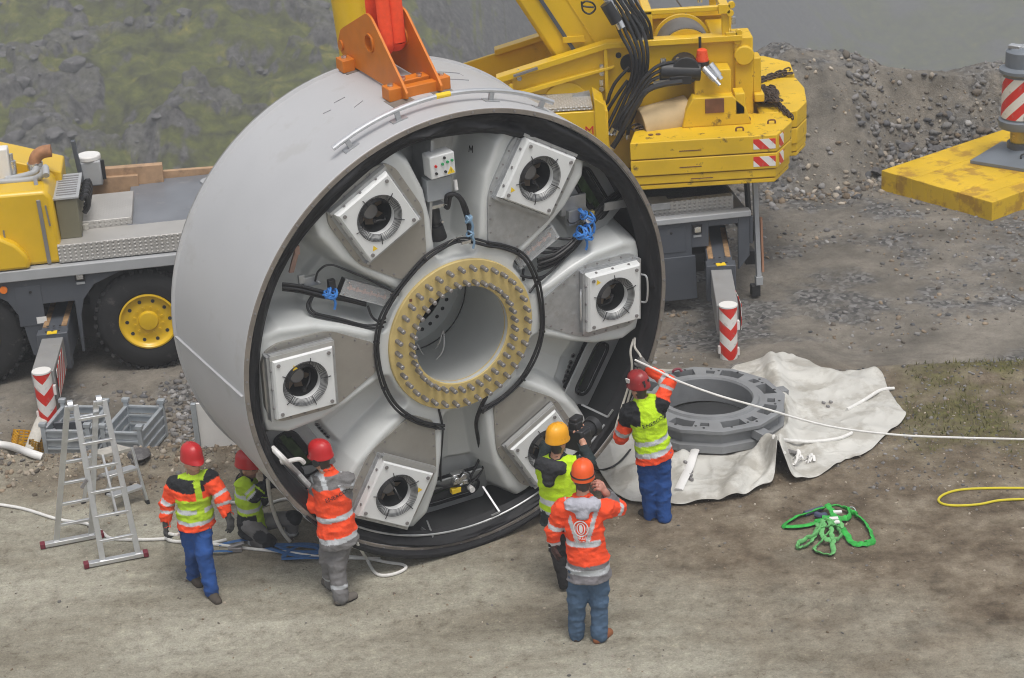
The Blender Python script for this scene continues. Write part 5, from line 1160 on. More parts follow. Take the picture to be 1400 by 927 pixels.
m = MB(); m.tube([ony(x, y, 26.5) for x, y in ((795, 2), (797, 14), (806, 19), (814, 12), (810, 4), (800, 2), (796, 8), (812, 10))], .014, 6, k=5); spart(m, 'wire_loop', CABLE)
# timbers lying on the carrier deck
def beam_on(px0, py0, px1, py1, t, w, h, label):
    a = tron(px0, py0, t); b = tron(px1, py1, t); a = TR @ Vector(a); b = TR @ Vector(b); c = (a+b)/2
    o = thing('timber_beam', (c.x, c.y, c.z-h/2), label, 'timber beam'); m = MB(); m.bar(a, b, h, w); m.build('beam', WOOD, o, I4, bevel=.008)
beam_on(108, 245, 223, 236, 2.35, .28, .13, 'brown timber beam lying on top of another at the far edge of the crane deck')
beam_on(110, 257, 190, 251, 2.3, .3, .16, 'shorter pale timber lying under the brown beam on the crane deck')
beam_on(224, 244, 330, 236, 2.5, .24, .08, 'thin plank lying by the rusty rail on the crane deck, next to the drum shell')
# ------------------------------------------------------------------ yellow spreader mat and jack at the right
zg = -.36; mA = onz(1357, 277, zg+.32); mB = onz(1205, 233, zg+.32); mC = onz(1370, 190, zg+.32)
d1 = mB-mA; mw = np.linalg.norm(d1); d1 /= mw; d2 = np.array([d1[1], -d1[0], 0]); mo = np.array([mA[0], mA[1], 0.0])
mt_o = thing('spreader_mat', (mo+d1*1.1+d2*1.6)*[1, 1, 0]+[0, 0, zg], 'big worn yellow timber mat lying on the ground under a grey jack foot', 'ground mat')
MM = frame(mo+[0, 0, zg], d2, d1, (0, 0, 1))
for i in range(7):
    m = MB(); w_ = mw/7; m.box((1.65, w_*(i+.5), .09+.003*(i % 3)), (3.3, w_-.005, .46)); m.build('mat_beam', MATY, mt_o, MM, bevel=.006)
jp = onz(1392, 222, zg+.32); jb = np.array([jp[0]+.05, jp[1]+.15, zg+.325])
jk_o = thing('outrigger_jack', jb, 'grey outrigger jack with red and white striped collar standing on the yellow mat', 'outrigger jack')
JM = frame(jb, d2, d1, (0, 0, 1)) @ Matrix.Rotation(.25, 4, 'Z')
m = MB(); m.box((0, 0, .03), (1.15, 1.15, .05)); m.box((0, 0, .13), (1.13, 1.13, .15), taper=.32); m.build('foot_plate', mat('jack_grey', (.16, .18, .205), .4, var=.12), jk_o, JM)
m = MB(); m.tube([(-.35, -.2, .12), (-.35, -.2, .2), (-.2, -.3, .2), (-.2, -.3, .14)], .014, 6, k=3); m.build('foot_handle', BLK, jk_o, JM)
m = MB(); m.cyl((0, 0, .2), (0, 0, .3), .2, n=28); m.build('ball_joint', CHAS, jk_o, JM); m = MB(); m.cyl((0, 0, .3), (0, 0, .55), .155, n=28); m.build('jack_rod', mat('chrome_yellow', (.5, .36, .06), .3, metal=.4), jk_o, JM)
m = MB(); m.lathe([(.12, .5), (.33, .55), (.35, .6), (.35, .68), (.31, .7), (.31, 1.42), (.33, 1.44), (.37, 1.47), (.37, 1.52), (.3, 1.55), (.28, 1.56), (.28, 1.8), (.2, 1.86), (.0, 1.87)], 44); jcol = m.build('jack_sleeve', MATS['jack_grey'], jk_o, JM)
m = MB(); m.cyl((0, 0, .73), (0, 0, 1.40), .314, n=48, caps=False); m.build('striped_collar', CHEVR, jk_o, T(jb[0], jb[1], jb[2]))
m = MB(); m.cyl((.05, -.33, .78), (.05, -.3, .78), .09, n=20); m.build('grey_disc', CHAS, jk_o, T(jb[0], jb[1], jb[2])); m = MB(); m.box((.05, -.05, 1.86), (.3, .2, .05)); m.box((-.1, .1, 1.88), (.14, .2, .06)); m.build('jack_top', ALU, jk_o, JM, bevel=.01, split=True)
# ------------------------------------------------------------------ ladder and step stool
uL = np.array([.96, .28, 0]); uL /= np.linalg.norm(uL)
lt_c = np.array([-4.53, 18.98, 1.76]); A_c = np.array([-4.95, 19.19, .04]); B_c = np.array([-4.385, 18.69, .04])
lad = thing('folding_ladder', (-4.66, 18.94, 0), 'aluminium folding ladder standing open on its two foot bars', 'ladder')
for c, sh_ in ((A_c, .02), (B_c, .05)):
    tops = [lt_c+uL*(s*.15+(sh_ if c is B_c else -.03)) for s in (-1, 1)]; bots = [c+uL*(s*.19+sh_) for s in (-1, 1)]
    for a, b in zip(tops, bots): m = MB(); m.bar(b, a, .03, .062, up=uL); m.build('rail', ALU, lad, I4, bevel=.004)
    for k in range(6):
        t = .13+.155*k; p = [bots[i]+(tops[i]-bots[i])*t for i in (0, 1)]; m = MB(); m.bar(p[0], p[1], .034, .03); m.build('rung', ALU, lad, I4, bevel=.003)
    m = MB(); m.bar(c-uL*.30+[0, 0, -.0], c+uL*.30, .075, .045); fb = m.build('foot_bar', ALU, lad, I4, bevel=.004)
    for s in (-1, 1): m = MB(); m.bar(c+uL*s*.29, c+uL*s*.345, .085, .06); m.build('foot_cap', mat('dark_red_cap', (.16, .015, .03), .6) if 'dark_red_cap' not in MATS else MATS['dark_red_cap'], lad, I4, bevel=.006)
for s in (-1, 1):
    m = MB(); p = lt_c+uL*s*.15; m.cyl(p-uL*.03, p+uL*.03, .06, n=18); m.build('hinge', ALU, lad, I4, bevel=.004)
m = MB(); p = (lt_c+B_c)/2; m.bar(p-uL*.2+[-.0, -.02, -.02], p-uL*.13+[0, -.02, .06], .03, .03); m.build('lock_hook', BOLT, lad, I4)
sf = [onground(160, 704), onground(202, 688)]; sbk = [onground(114, 688), onground(146, 676)]
pf = [onz(140, 622, .62), onz(180, 612, .62)]; pb = [onz(124, 617, .62), onz(160, 607, .62)]
st = thing('step_stool', (sf[0]+sf[1]+sbk[0]+sbk[1])/4, 'low aluminium step stool with a worn platform behind the folding ladder', 'step stool')
m = MB(); c4 = [pf[0], pf[1], pb[1], pb[0]]; v = [p for p in c4]+[p-[0, 0, .04] for p in c4]; m.add(v, [(0, 1, 2, 3), (7, 6, 5, 4), (0, 4, 5, 1), (1, 5, 6, 2), (2, 6, 7, 3), (3, 7, 4, 0)]); m.build('platform', mat('worn_platform', (.40, .38, .34), .6, var=.25, vs=10), st, I4, bevel=.004)
for i in (0, 1):
    m = MB(); m.bar(sf[i], pf[i], .025, .055); m.build('leg', ALU, st, I4, bevel=.003); m = MB(); m.bar(sbk[i], pb[i]-[0, 0, .03], .025, .04); m.build('leg', ALU, st, I4, bevel=.003)
    m = MB(); m.bar(sf[i]-[0, 0, .01], sf[i]+(pf[i]-sf[i])*.06, .035, .065); m.bar(sbk[i]-[0, 0, .01], sbk[i]+(pb[i]-sbk[i])*.06, .03, .05); m.build('rubber_foot', BLK, st, I4)
for t in (.32, .66):
    p = [sf[i]+(pf[i]-sf[i])*t for i in (0, 1)]; m = MB(); back = (pb[0]-pf[0]); back = back/np.linalg.norm(back); w_ = .10; v = [p[0]-back*.03, p[1]-back*.03, p[1]+back*w_, p[0]+back*w_]; v = v+[q-[0, 0, .03] for q in v]
    m.add(v, [(0, 1, 2, 3), (7, 6, 5, 4), (0, 4, 5, 1), (1, 5, 6, 2), (2, 6, 7, 3), (3, 7, 4, 0)]); m.build('step', ALU, st, I4, bevel=.003)
# ------------------------------------------------------------------ steel crates
def crate(fl_, fr_, dep, top, bot, label, grp):
    fl_ = np.array(fl_); fr_ = np.array(fr_); u = fr_-fl_; u[2] = 0; L_ = np.linalg.norm(u); u /= L_; n_ = np.array([-u[1], u[0], 0])
    o = thing('steel_crate', (fl_+fr_)/2*[1, 1, 0]+n_*dep/2+[0, 0, bot], label, 'steel crate'); M_ = frame((*fl_[:2], bot), u, n_, (0, 0, 1)); h = top-bot
    def panel(a, b):
        a = np.array(a, float); b = np.array(b, float); q = MB(); d = b-a; nn = np.array([-d[1], d[0]])/np.linalg.norm(d)
        for k in range(3):
            z = .08+k*(h-.08)/3; zc = z+(h-.1)/6
            q.bar((*(a), zc), (*(b), zc), .012, (h-.1)/3-.03); q.bar((*a, z+(h-.1)/3-.01), (*b, z+(h-.1)/3-.01), .045, .022)
        q.bar((*a, .06), (*b, .06), .045, .03); return q.build('side_panel', CRATEM, o, M_)
    panel((0, 0), (L_, 0)); panel((0, dep), (L_, dep)); panel((0, 0), (0, dep)); panel((L_, 0), (L_, dep))
    for x in (0, L_):
        for y in (0, dep): m = MB(); m.box((x, y, (h+.06)/2), (.055, .055, h+.06)); m.box((x, y, h+.07), (.09, .07, .05)); m.build('corner_post', CRATEM, o, M_, bevel=.006)
    m = MB(); m.box((L_/2, dep/2, .07), (L_, dep, .02)); m.build('floor_plate', CRATEM, o, M_); return o
crate(onz(141, 589, .08), onz(191, 591, .08), .75, .08, -.36, 'open blue grey steel crate standing on the gravel behind the step stool', '')
crate(onz(66, 587, .08)-[.06, 0, 0], onz(120, 588, .08), .7, .08, -.36, 'blue grey steel crate mostly hidden behind the folding ladder, beside the striped jack', '')
m = MB(); p = onground(95, 610); m.box((0, 0, .0), (.46, .02, .42), T(p[0]+.05, p[1]+.02, p[2]+.16) @ Matrix.Rotation(.35, 4, 'X')); tag(m.build('dark_sheet', mat('slate_sheet', (.11, .115, .13), .6), None, I4), 'dark grey sheet leaning against the steel crate behind the folding ladder', 'sheet')
def plastic_crate(px, py, s, rot, label, mt):
    p = onground(px, py); M_ = T(p[0], p[1], p[2]+s*.42) @ Matrix.Rotation(rot, 4, 'Z') @ Matrix.Rotation(.35, 4, 'Y')
    o = thing('plastic_crate', p, label, 'crate')
    for sx, sy, w_, d_ in ((-1, 0, .02, 1), (1, 0, .02, 1), (0, -1, 1, .02), (0, 1, 1, .02)):
        m = MB()
        for k in range(5): m.box((sx*s/2, sy*s/2, -s*.36+k*s*.18), (w_*s if w_ == 1 else .012, d_*s if d_ == 1 else .012, s*.09))
        for t in (-.5, -.17, .17, .5): m.box((sx*s/2+(t*s if sx == 0 else 0), sy*s/2+(t*s if sy == 0 else 0), 0), (.018, .018, s*.84))
        m.build('slatted_side', mt, o, M_)
    m = MB(); m.box((0, 0, -s*.42), (s, s, .012)); m.build('crate_floor', mt, o, M_)
plastic_crate(33, 608, .20, .5, 'small orange yellow plastic crate tilted beside the leaning pale sleeve', CYEL)
plastic_crate(54, 616, .16, .9, 'small mustard and black plastic crate between the pale sleeve and the dark sheet', mat('dark_mustard', (.3, .16, .01), .6))
m = MB(); a = onground(42, 620); b = ony(68, 552, a[1]+.75); m.tube([a+[0, 0, .04], a+(b-a)*.5+[0, 0, .05], b], .085, 14, k=5, flat=.45); tag(m.build('leaning_sleeve', ROPE2, None, I4), 'pale flattened sleeve leaning up against the striped jack of the crane', 'sleeve')
m = MB(); m.tube([onground(-12, 612, .06), onground(15, 616, .06), onground(38, 623, .05), onground(58, 628, .03)], .05, 12, k=4); tag(m.build('white_pipe', WHITE, None, I4), 'white pipe lying on the earth bank below the small plastic crates', 'pipe')
bp0 = onz(273, 622, -.05); bo = thing('site_hoarding', bp0, 'white board with a grey edge post standing on the bank behind the drum', 'hoarding')
m = MB(); m.box((.0, 0, .32), (.06, .06, .72)); m.build('edge_post', CRATEM, bo, T(*bp0), bevel=.005); m = MB(); m.box((.5, .02, .36), (.94, .03, .62)); m.build('panel_sheet', WHITE, bo, T(*bp0), bevel=.004)
# ------------------------------------------------------------------ tarpaulin and cast ring
tp = [(800, 612), (826, 655), (850, 684), (885, 690), (920, 692), (948, 690), (975, 686), (1003, 684), (1030, 674), (1055, 664), (1062, 652), (1067, 640), (1074, 655), (1084, 661), (1110, 655), (1140, 640), (1158, 628), (1175, 626), (1197, 610), (1218, 590), (1238, 573), (1232, 560), (1215, 535), (1205, 515), (1180, 507), (1150, 508), (1120, 492), (1090, 472), (1073, 469), (1045, 478), (1010, 491), (985, 500), (960, 503), (930, 497), (893, 491), (850, 500), (800, 540)]
TP = []
for (x, y) in tp: p = onz(x, y, .02); TP.append(p[:2])
def tarp():
    c = np.array([2.35, 21.0]); P = np.array(crom([(*p, 0) for p in TP]+[(*TP[0], 0)], 12))[:-1, :2]; n = len(P); S = np.linspace(0, 1, 110)**.8
    q = c+(P[:, None]-c)*S[None, :, None]; x = q[..., 0]; y = q[..., 1]
    z = height(x, y)+.012
    def ridge(x0, y0, x1, y1, h, w):
        d = np.array([x1-x0, y1-y0]); L_ = np.hypot(*d); d /= L_; t = (x-x0)*d[0]+(y-y0)*d[1]; s = -(x-x0)*d[1]+(y-y0)*d[0]
        return h*np.exp(-(s/w)**2)*ss(-.25, .15, t)*ss(L_+.25, L_-.15, t)
    rid = [ridge(2.9, 19.85, 3.2, 21.4, .16, .13), ridge(3.2, 21.4, 3.3, 23.2, .14, .12), ridge(2.3, 19.3, 2.9, 20.7, .10, .12), ridge(2.95, 19.6, 2.8, 20.4, .15, .10), ridge(1.2, 19.9, 2.0, 20.2, .1, .15), ridge(1.0, 20.5, 1.5, 21.5, .12, .2),
           ridge(3.4, 22.9, 4.3, 21.9, .05, .1), ridge(3.4, 20.5, 4.4, 21.2, .04, .18), ridge(1.8, 19.5, 1.9, 20.2, .06, .09), ridge(3.0, 22.5, 3.9, 22.4, .07, .12), ridge(2.6, 19.4, 3.1, 20.0, .08, .06)]
    for r_ in rid: z = z+r_
    z = z+.025*(fbm(x*2.2, y*2.2, 4, 71)-.45)+.02*np.abs(fbm(x*1.2+4, y*1.2, 3, 73)-.48)*2
    def crease(sx, sy, sd): q_ = np.abs(fbm(x*sx, y*sy, 3, sd)-.44)/.3; return np.clip(1-q_*3.2, 0, 1)**1.5
    fade = ss(0, .06, 1-S)[None, :]*.8+.2
    z = z+fade*(.028*crease(.8, .6, 171)+.026*crease(1.5, 1.2, 173)+.014*crease(3.4, 2.8, 175))
    z = z+.014*(S[None, :]**9)*np.sin(np.arange(n)[:, None]*.32)+.010*(S[None, :]**12)*(vnoise(np.arange(n)[:, None]*.21+0*x, 0*x, 5)-.3)*3+.012
    # gape at the front where the hem lifts
    e = onz(1068, 655, 0); z = z+.17*np.exp(-((x-e[0])/.10)**2-((y-e[1])/.28)**2)
    far = np.hypot((x-2.24)/.95, (y-21.05)/.95); z = np.where(far < 1, np.minimum(z, height(x, y)+.02+.05*far**4), z)
    me = npmesh('tarpaulin', np.stack([x, y, z], -1).reshape(-1, 3), grid_faces(n, 110, True), TARP)
    o = link('tarpaulin', me); so_ = o.modifiers.new('thickness', 'SOLIDIFY'); so_.thickness = .004; so_.offset = -1; return tag(o, 'dirty white tarpaulin spread on the ground under the cast ring', 'tarpaulin'), (x, y, z)
tarp_o, (tx_, ty2, tz_) = tarp()
TB = BVHTree.FromPolygons([v.co.copy() for v in tarp_o.data.vertices], [tuple(p.vertices) for p in tarp_o.data.polygons])
def ontarp(px, py, up=0.0):
    d = vv(ray(px, py)).normalized(); loc, n_, i_, t_ = TB.ray_cast(vv(CAM), d)
    return np.array(loc)+[0, 0, up] if loc is not None else onground(px, py, up)
def ring():
    c = np.array([2.25, 21.16]); zb, ztp = .08, .385
    Th = np.linspace(0, 2*PI, 576, endpoint=False); TT = Th+math.radians(11)
    k = (TT+PI/12) % (PI/6)-PI/12; Ro = .93*np.cos(PI/12)/np.cos(k)        # twelve sided outside
    prof = [(.525, 0, zb), (.525, 0, ztp-.015), (.54, 0, ztp+.01), (.60, 0, ztp+.01), (.615, 0, ztp-.02)]
    fr = np.linspace(0, 1, 40); rows = [np.stack([p[0]*np.cos(Th), p[0]*np.sin(Th), np.full_like(Th, p[2])], -1) for p in prof]
    sec = (Th/(PI/4)) % 1.0
    for f in fr:
        r = .63+(Ro-.65)*f; z = np.full_like(Th, ztp-.02)
        pk = (np.abs(sec-.35) < .22) & (f > .20) & (f < .76); z = np.where(pk, ztp-.30, z)
        pk2 = (np.abs(sec-.80) < .085) & (f > .30) & (f < .62); z = np.where(pk2, ztp-.22, z)
        rows.append(np.stack([r*np.cos(Th), r*np.sin(Th), z], -1))
    for dr_, z in ((.0, ztp-.03), (.0, ztp-.07), (-.06, ztp-.08), (-.06, zb+.1), (.01, zb+.09), (.01, zb)): rows.append(np.stack([(Ro+dr_)*np.cos(Th), (Ro+dr_)*np.sin(Th), np.full_like(Th, z)], -1))
    v = np.stack(rows, 1); nr = v.shape[1]
    o = thing('cast_ring', (c[0], c[1], .03), 'heavy grey cast ring with pockets lying on the white tarpaulin', 'cast ring')
    Mr = T(c[0], c[1], .0) @ Matrix.Rotation(.04, 4, 'Y')
    me = npmesh('ring_body', v.reshape(-1, 3), grid_faces(576, nr, True), RINGM); me.set_sharp_from_angle(angle=math.radians(30)); link('ring_body', me, o, Mr)
    m = MB(); m.cyl((0, 0, 0), (0, 0, .012), .016, n=8); me = m.mesh('ring_bolt_hole', DARKHOLE)
    for i in range(8):
        for da, r in ((.22, .84), (.5, .8), (.62, .84)): a = PI/4*i+da; link('ring_bolt_hole', me, o, Mr @ T(r*math.cos(a), r*math.sin(a), ztp-.028))
    m = MB(); m.box((0, 0, 0), (.2, .14, .1)); me = m.mesh('ring_lug', RINGM, smooth=False)
    for a in (.35, 2.2, 3.9, 5.3): link('ring_lug', me, o, Mr @ Matrix.Rotation(a, 4, 'Z') @ T(.95, 0, .25))
    m = MB(); m.box((0, .72, .03), (1.0, .12, .07)); m.box((0, -.72, .03), (1.0, .12, .07)); m.build('bearer', WOOD, o, T(c[0], c[1], .01), split=True)
    m = MB(); m.cyl((0, 0, .045), (0, 0, .06), .53, n=48); m.build('hole_shade_disc', DARKHOLE, o, T(c[0], c[1], 0))  # disc added in the ring's hole, its dark colour stands for the shade inside
    m = MB(); p = Mr @ Vector((-.28, .72, ztp)); m.tube([p+Vector((-.06, 0, .0)), p+Vector((-.04, 0, .03)), p+Vector((.02, .02, .03)), p+Vector((.05, 0, .0))], .016, 8, k=3); tag(m.build('red_shackle', mat('wine_red', (.22, .03, .05), .5), None, I4), 'dark red shackle lying on the back of the cast ring', 'shackle')
ring()
def strap(name, pts, w, mt, label, cat, up=.01, k=5, tarp=True, th=.12, tagit=True):
    m = MB(); P = [(ontarp(*p, up) if tarp else onground(*p, up)) for p in pts]; m.tube(P, w, 8, k=k, flat=th if th < 1 else None)
    o = m.build(name, mt, None, I4); return tag(o, label, cat) if tagit else o
strap('white_strap', [(1058, 600), (1075, 604), (1110, 606), (1145, 602), (1165, 594)], .022, ROPE, 'white strap in a shallow curve on the front of the tarpaulin', 'strap', .02, th=1.0)
strap('white_strap', [(1158, 562), (1180, 550), (1203, 536), (1222, 533)], .022, ROPE, 'white strap running off the far corner of the tarpaulin', 'strap', .02, th=1.0)
strap('white_strap', [(1058, 598), (1066, 610), (1073, 621)], .018, ROPE, 'short white strap beside the crumpled paper on the tarpaulin', 'strap', .02, th=1.0)
strap('hem_band', [(955, 608), (948, 624), (943, 640), (936, 655), (928, 672)], .05, WHITE, 'white taped seam with dark eyelets along the front of the tarpaulin', 'band', .025, th=.3)
strap('white_strap', [(922, 606), (945, 609), (965, 609), (978, 600), (992, 588), (1003, 584)], .03, ROPE, 'white lashing strap below the cast ring', 'strap', .03, th=.4)
def clutter(name, items, mt, label, cat):
    p0 = items[0]; o = thing(name, ontarp(p0[0], p0[1]), label, cat)
    for (x, y, s) in items: p = ontarp(x, y, s*.5); m = MB(); m.cyl(p+[-s*.2, 0, -.4*s], p+[.2*s, .1*s, .5*s], s, n=10); m.build('bolt', mt, o, I4, bevel=.004)
clutter('loose_bolts', [(1126, 552, .025), (1132, 557, .025), (1136, 551, .025)], BOLT, 'little heap of three dark bolts in the middle of the tarpaulin', 'bolts')
clutter('loose_bolts', [(937, 633, .025), (945, 646, .025), (944, 651, .028), (945, 657, .03)], BOLT, 'row of dark bolts lying beside the white seam of the tarpaulin', 'bolts')
po = thing('crumpled_paper', ontarp(1092, 628), 'crumpled white plastic and a grey roll lying on the front of the tarpaulin', 'plastic wrap')
for i in range(12):
    p = ontarp(1082+rnd.random()*26, 624+rnd.random()*14, .03+.03*rnd.random()); m = MB(); a = rnd.random()*6.28; m.tube([p+[.05*math.cos(a+t), .05*math.sin(a+t*1.3), .03*math.sin(t*2+a)] for t in np.linspace(0, 3.5, 7)], .016, 6, k=2, flat=.3); m.build('paper_curl', WHITE, po, I4)
m = MB(); p = ontarp(1079, 620, .03); q = ontarp(1091, 625, .04); m.cyl(p, q, .025); m.build('grey_roll', BOLT, po, I4)
# ------------------------------------------------------------------ slings, ropes and hoses on the ground
gs = thing('green_sling', onground(1135, 728), 'bright green round sling lying in loose loops on the bare soil', 'sling')
def gl_(pts, r, mt=GSLING, nm='sling_loop', k=6, up=.025, fl=.38):
    m = MB(); Pq = crom([onground(x, y, up+u) for (x, y, u) in pts], k); m.tube([p+np.array([rnd.gauss(0, .006), rnd.gauss(0, .006), abs(rnd.gauss(0, .004))]) for p in Pq], [r*(1.12-.24*rnd.random()) for _ in Pq], 10, k=2, flat=fl); return m.build(nm, mt, gs, I4)
gl_([(1122, 716, .02), (1105, 721, 0), (1075, 723, 0), (1080, 715, 0), (1100, 706, 0), (1122, 701, .02), (1140, 699, .04), (1158, 702, .03), (1161, 711, .02), (1148, 716, .03), (1125, 716, .03)], .034)
gl_([(1131, 699, .05), (1137, 708, .06), (1146, 722, .05), (1155, 733, .03), (1166, 745, 0), (1180, 747, 0), (1193, 744, 0), (1191, 733, 0), (1184, 719, 0), (1172, 709, .01), (1160, 703, .03)], .034)
LG = mat('pale_green_sling', (.14, .42, .14), .8, var=.2, vs=20, bump=.2, bs=120)
gl_([(1126, 722, .06), (1118, 730, .05), (1112, 742, .02), (1100, 750, .0), (1090, 752, 0), (1090, 747, 0), (1100, 743, .02), (1116, 738, .06), (1125, 728, .08)], .027, LG)
gl_([(1128, 727, .08), (1122, 738, .06), (1130, 746, .05), (1143, 744, .03), (1150, 737, .03), (1140, 728, .06), (1128, 722, .08)], .027, LG)
gl_([(1134, 722, .08), (1136, 736, .06), (1138, 750, .02), (1138, 760, 0), (1126, 760, 0), (1114, 754, 0), (1120, 748, .02), (1132, 738, .06)], .027, LG)
gl_([(1116, 724, .05), (1122, 733, .07), (1136, 731, .09), (1150, 730, .05), (1147, 724, .06), (1132, 724, .08)], .024, LG)
m = MB(); m.tube([onground(1100, 706, .03), onground(1112, 702, .03), onground(1124, 698, .03)], .03, 8, k=2); m.tube([onground(1116, 709, .05), onground(1122, 712, .06), onground(1128, 709, .04)], .035, 8, k=2); m.build('dark_sleeve', mat('slate_blue', (.07, .08, .14), .7), gs, I4)
m = MB(); 
for (x, y) in ((1145, 711), (1140, 720), (1142, 725)): p = onground(x, y, .10); m.box(p, (.09, .05, .015), None)
m.build('white_tag', WHITE, gs, I4); m = MB(); p = onground(1164, 702, .04); m.tube([p+[.04*math.cos(a), .03*math.sin(a), .02*math.sin(a)] for a in np.linspace(0, 6.2, 12)], .009, 6, closed=True); m.build('steel_ring', SILVER, gs, I4)
strap('yellow_hose', [(1425, 669), (1400, 669), (1360, 669), (1315, 671), (1292, 677), (1283, 685), (1290, 691), (1310, 693), (1340, 691), (1365, 686), (1400, 684), (1430, 684)], .014, YHOSE, 'thin yellow hose lying in one long loop on the bare soil', 'hose', .015, tarp=False, th=1)
def rope(pts, r, label, mt=ROPE, k=6, name='rope'):
    m = MB(); m.tube(pts, r, 8, k=k); return tag(m.build(name, mt, None, I4), label, 'rope')
G_ = lambda x, y, u=.02: onground(x, y, u)
rope([G_(-15, 690), G_(30, 697), G_(80, 712), G_(118, 718), G_(138, 728), G_(152, 738), G_(185, 740), G_(222, 739), G_(236, 737)], .018, 'white rope crossing the bare ground under the folding ladder')
rope([G_(250, 743), G_(290, 746), G_(340, 752), G_(390, 757), G_(435, 763), G_(480, 765), G_(520, 766)], .017, 'white rope lying under the blue straps by the kneeling worker')
rope([G_(302, 688), G_(330, 690), G_(355, 694), G_(392, 684), G_(405, 696), G_(430, 717), G_(470, 722), G_(505, 730)], .017, 'thin white rope on the ground behind the kneeling worker')
wh = ony(229, 728, 17.95)
rope([G_(310, 741, .03), G_(290, 745, .03), G_(262, 743), G_(232, 742, .03), G_(228, 738, .10), wh+[.03, -.05, .01], wh+[.12, -.05, .0], G_(250, 733, .12), G_(262, 741, .03)], .018, 'white rope end picked up in the glove of the walking man')
rope([ony(482, 727, 17.85), ony(489, 744, 17.85), G_(502, 770, .05), G_(512, 784), G_(524, 789), G_(542, 786), G_(555, 779), G_(550, 774), G_(530, 771), G_(505, 766), G_(478, 763)], .017, 'white rope hanging from the drum into a loop on the ground')
rope([wpt(372, 612, -.12), wpt(388, 628, -.02), ony(405, 645, 17.95), ony(418, 659, 17.9), ony(427, 668, 17.85)], .03, 'stiff white tube pulled out of the drum by the orange jacketed worker', WHITE, name='white_tube')
rope([wpt(377, 630, -.15), wpt(388, 632, -.1), wpt(400, 629, -.08), wpt(410, 628, -.06), wpt(416, 633, -.06)], .024, 'short white tube curling out of the drum above the longer stiff tube', WHITE, name='white_tube')
rope([ony(366, 655, 18.7), ony(369, 680, 18.75), ony(376, 705, 18.8), ony(385, 725, 18.85), G_(397, 744, .03)], .022, 'grey strap hanging past the kneeling worker down to the ground', ROPE2, name='hanging_strap')
# blue lashing straps
bl_ = thing('lashing_straps', onground(390, 755), 'heap of blue lashing straps with a ratchet on the ground by the kneeling worker', 'straps')
def bstrap(pts, w=.03, up=.02):
    m = MB(); m.tube([onground(x, y, up+.03*math.sin(i*1.7)**2) for i, (x, y) in enumerate(pts)], w, 8, k=6, flat=.2); m.build('strap', BLUE2, bl_, I4)
bstrap([(300, 747), (330, 744), (352, 741), (372, 748), (400, 756), (440, 758)]); bstrap([(345, 742), (372, 756), (410, 762), (440, 758), (432, 748), (405, 748), (380, 752)]); bstrap([(386, 766), (420, 768), (445, 764), (430, 752), (408, 750), (392, 760), (388, 766)]); bstrap([(372, 746), (395, 750), (425, 750), (450, 757), (420, 762)]); bstrap([(282, 757), (300, 759), (318, 756)], .025)
m = MB(); p = onground(322, 754, .03); m.box(p, (.15, .07, .05)); m.bar(p+[-.07, 0, .02], p+[.1, .02, .06], .05, .02); m.build('ratchet', BOLT, bl_, I4, bevel=.005)
m = MB(); p = onground(505, 752, .06); m.cyl(p+[-.08, 0, .02], p+[.06, .02, 0], .05); m.box(p+[.05, 0, .01], (.09, .07, .07)); tag(m.build('hose_coupling', BOLT, None, I4, bevel=.006), 'dark metal coupling on the ground under the drum by the rope loop', 'coupling')
# white tag line and rope loop at the right hand worker
P6Y = 18.9
rope([ony(868, 492, P6Y+.22), ony(900, 507, P6Y+.1), ony(925, 520, P6Y+.05), ony(980, 540, P6Y), ony(1040, 557, P6Y-.08), ony(1130, 582, P6Y-.2), ony(1220, 594, P6Y-.35), ony(1300, 598, P6Y-.45), ony(1420, 601, P6Y-.6)], .0115, 'taut white tag line stretched through the air over the cast ring and tarpaulin', ROPE)
rope([wpt(868, 462, -.1), wpt(868, 475, -.02), ony(876, 488, P6Y+.28), wpt(874, 505, .05), wpt(866, 520, .06), wpt(862, 535, .06), wpt(855, 560, .06), ony(848, 578, P6Y+.28), ony(846, 590, P6Y+.26)], .013, 'beige rope loop hanging from the drum rim beside the red helmet, front strand', ROPE2)
rope([wpt(866, 464, -.1), wpt(862, 480, -.02), wpt(864, 500, .03), wpt(861, 522, .05), wpt(853, 548, .05), ony(843, 580, P6Y+.28), ony(841, 590, P6Y+.26)], .013, 'beige rope loop hanging from the drum rim, strand nearer the photographer', ROPE2)
m = MB(); m.tube([ontarp(808, 643, .03), ontarp(820, 646, .03), ontarp(836, 642, .03), ontarp(850, 632, .03), ontarp(862, 620, .05)], .012, 6, k=6); tag(m.build('thin_cable', CABLE, None, I4), 'thin dark cable lying on the tarpaulin behind the orange helmet', 'cable')
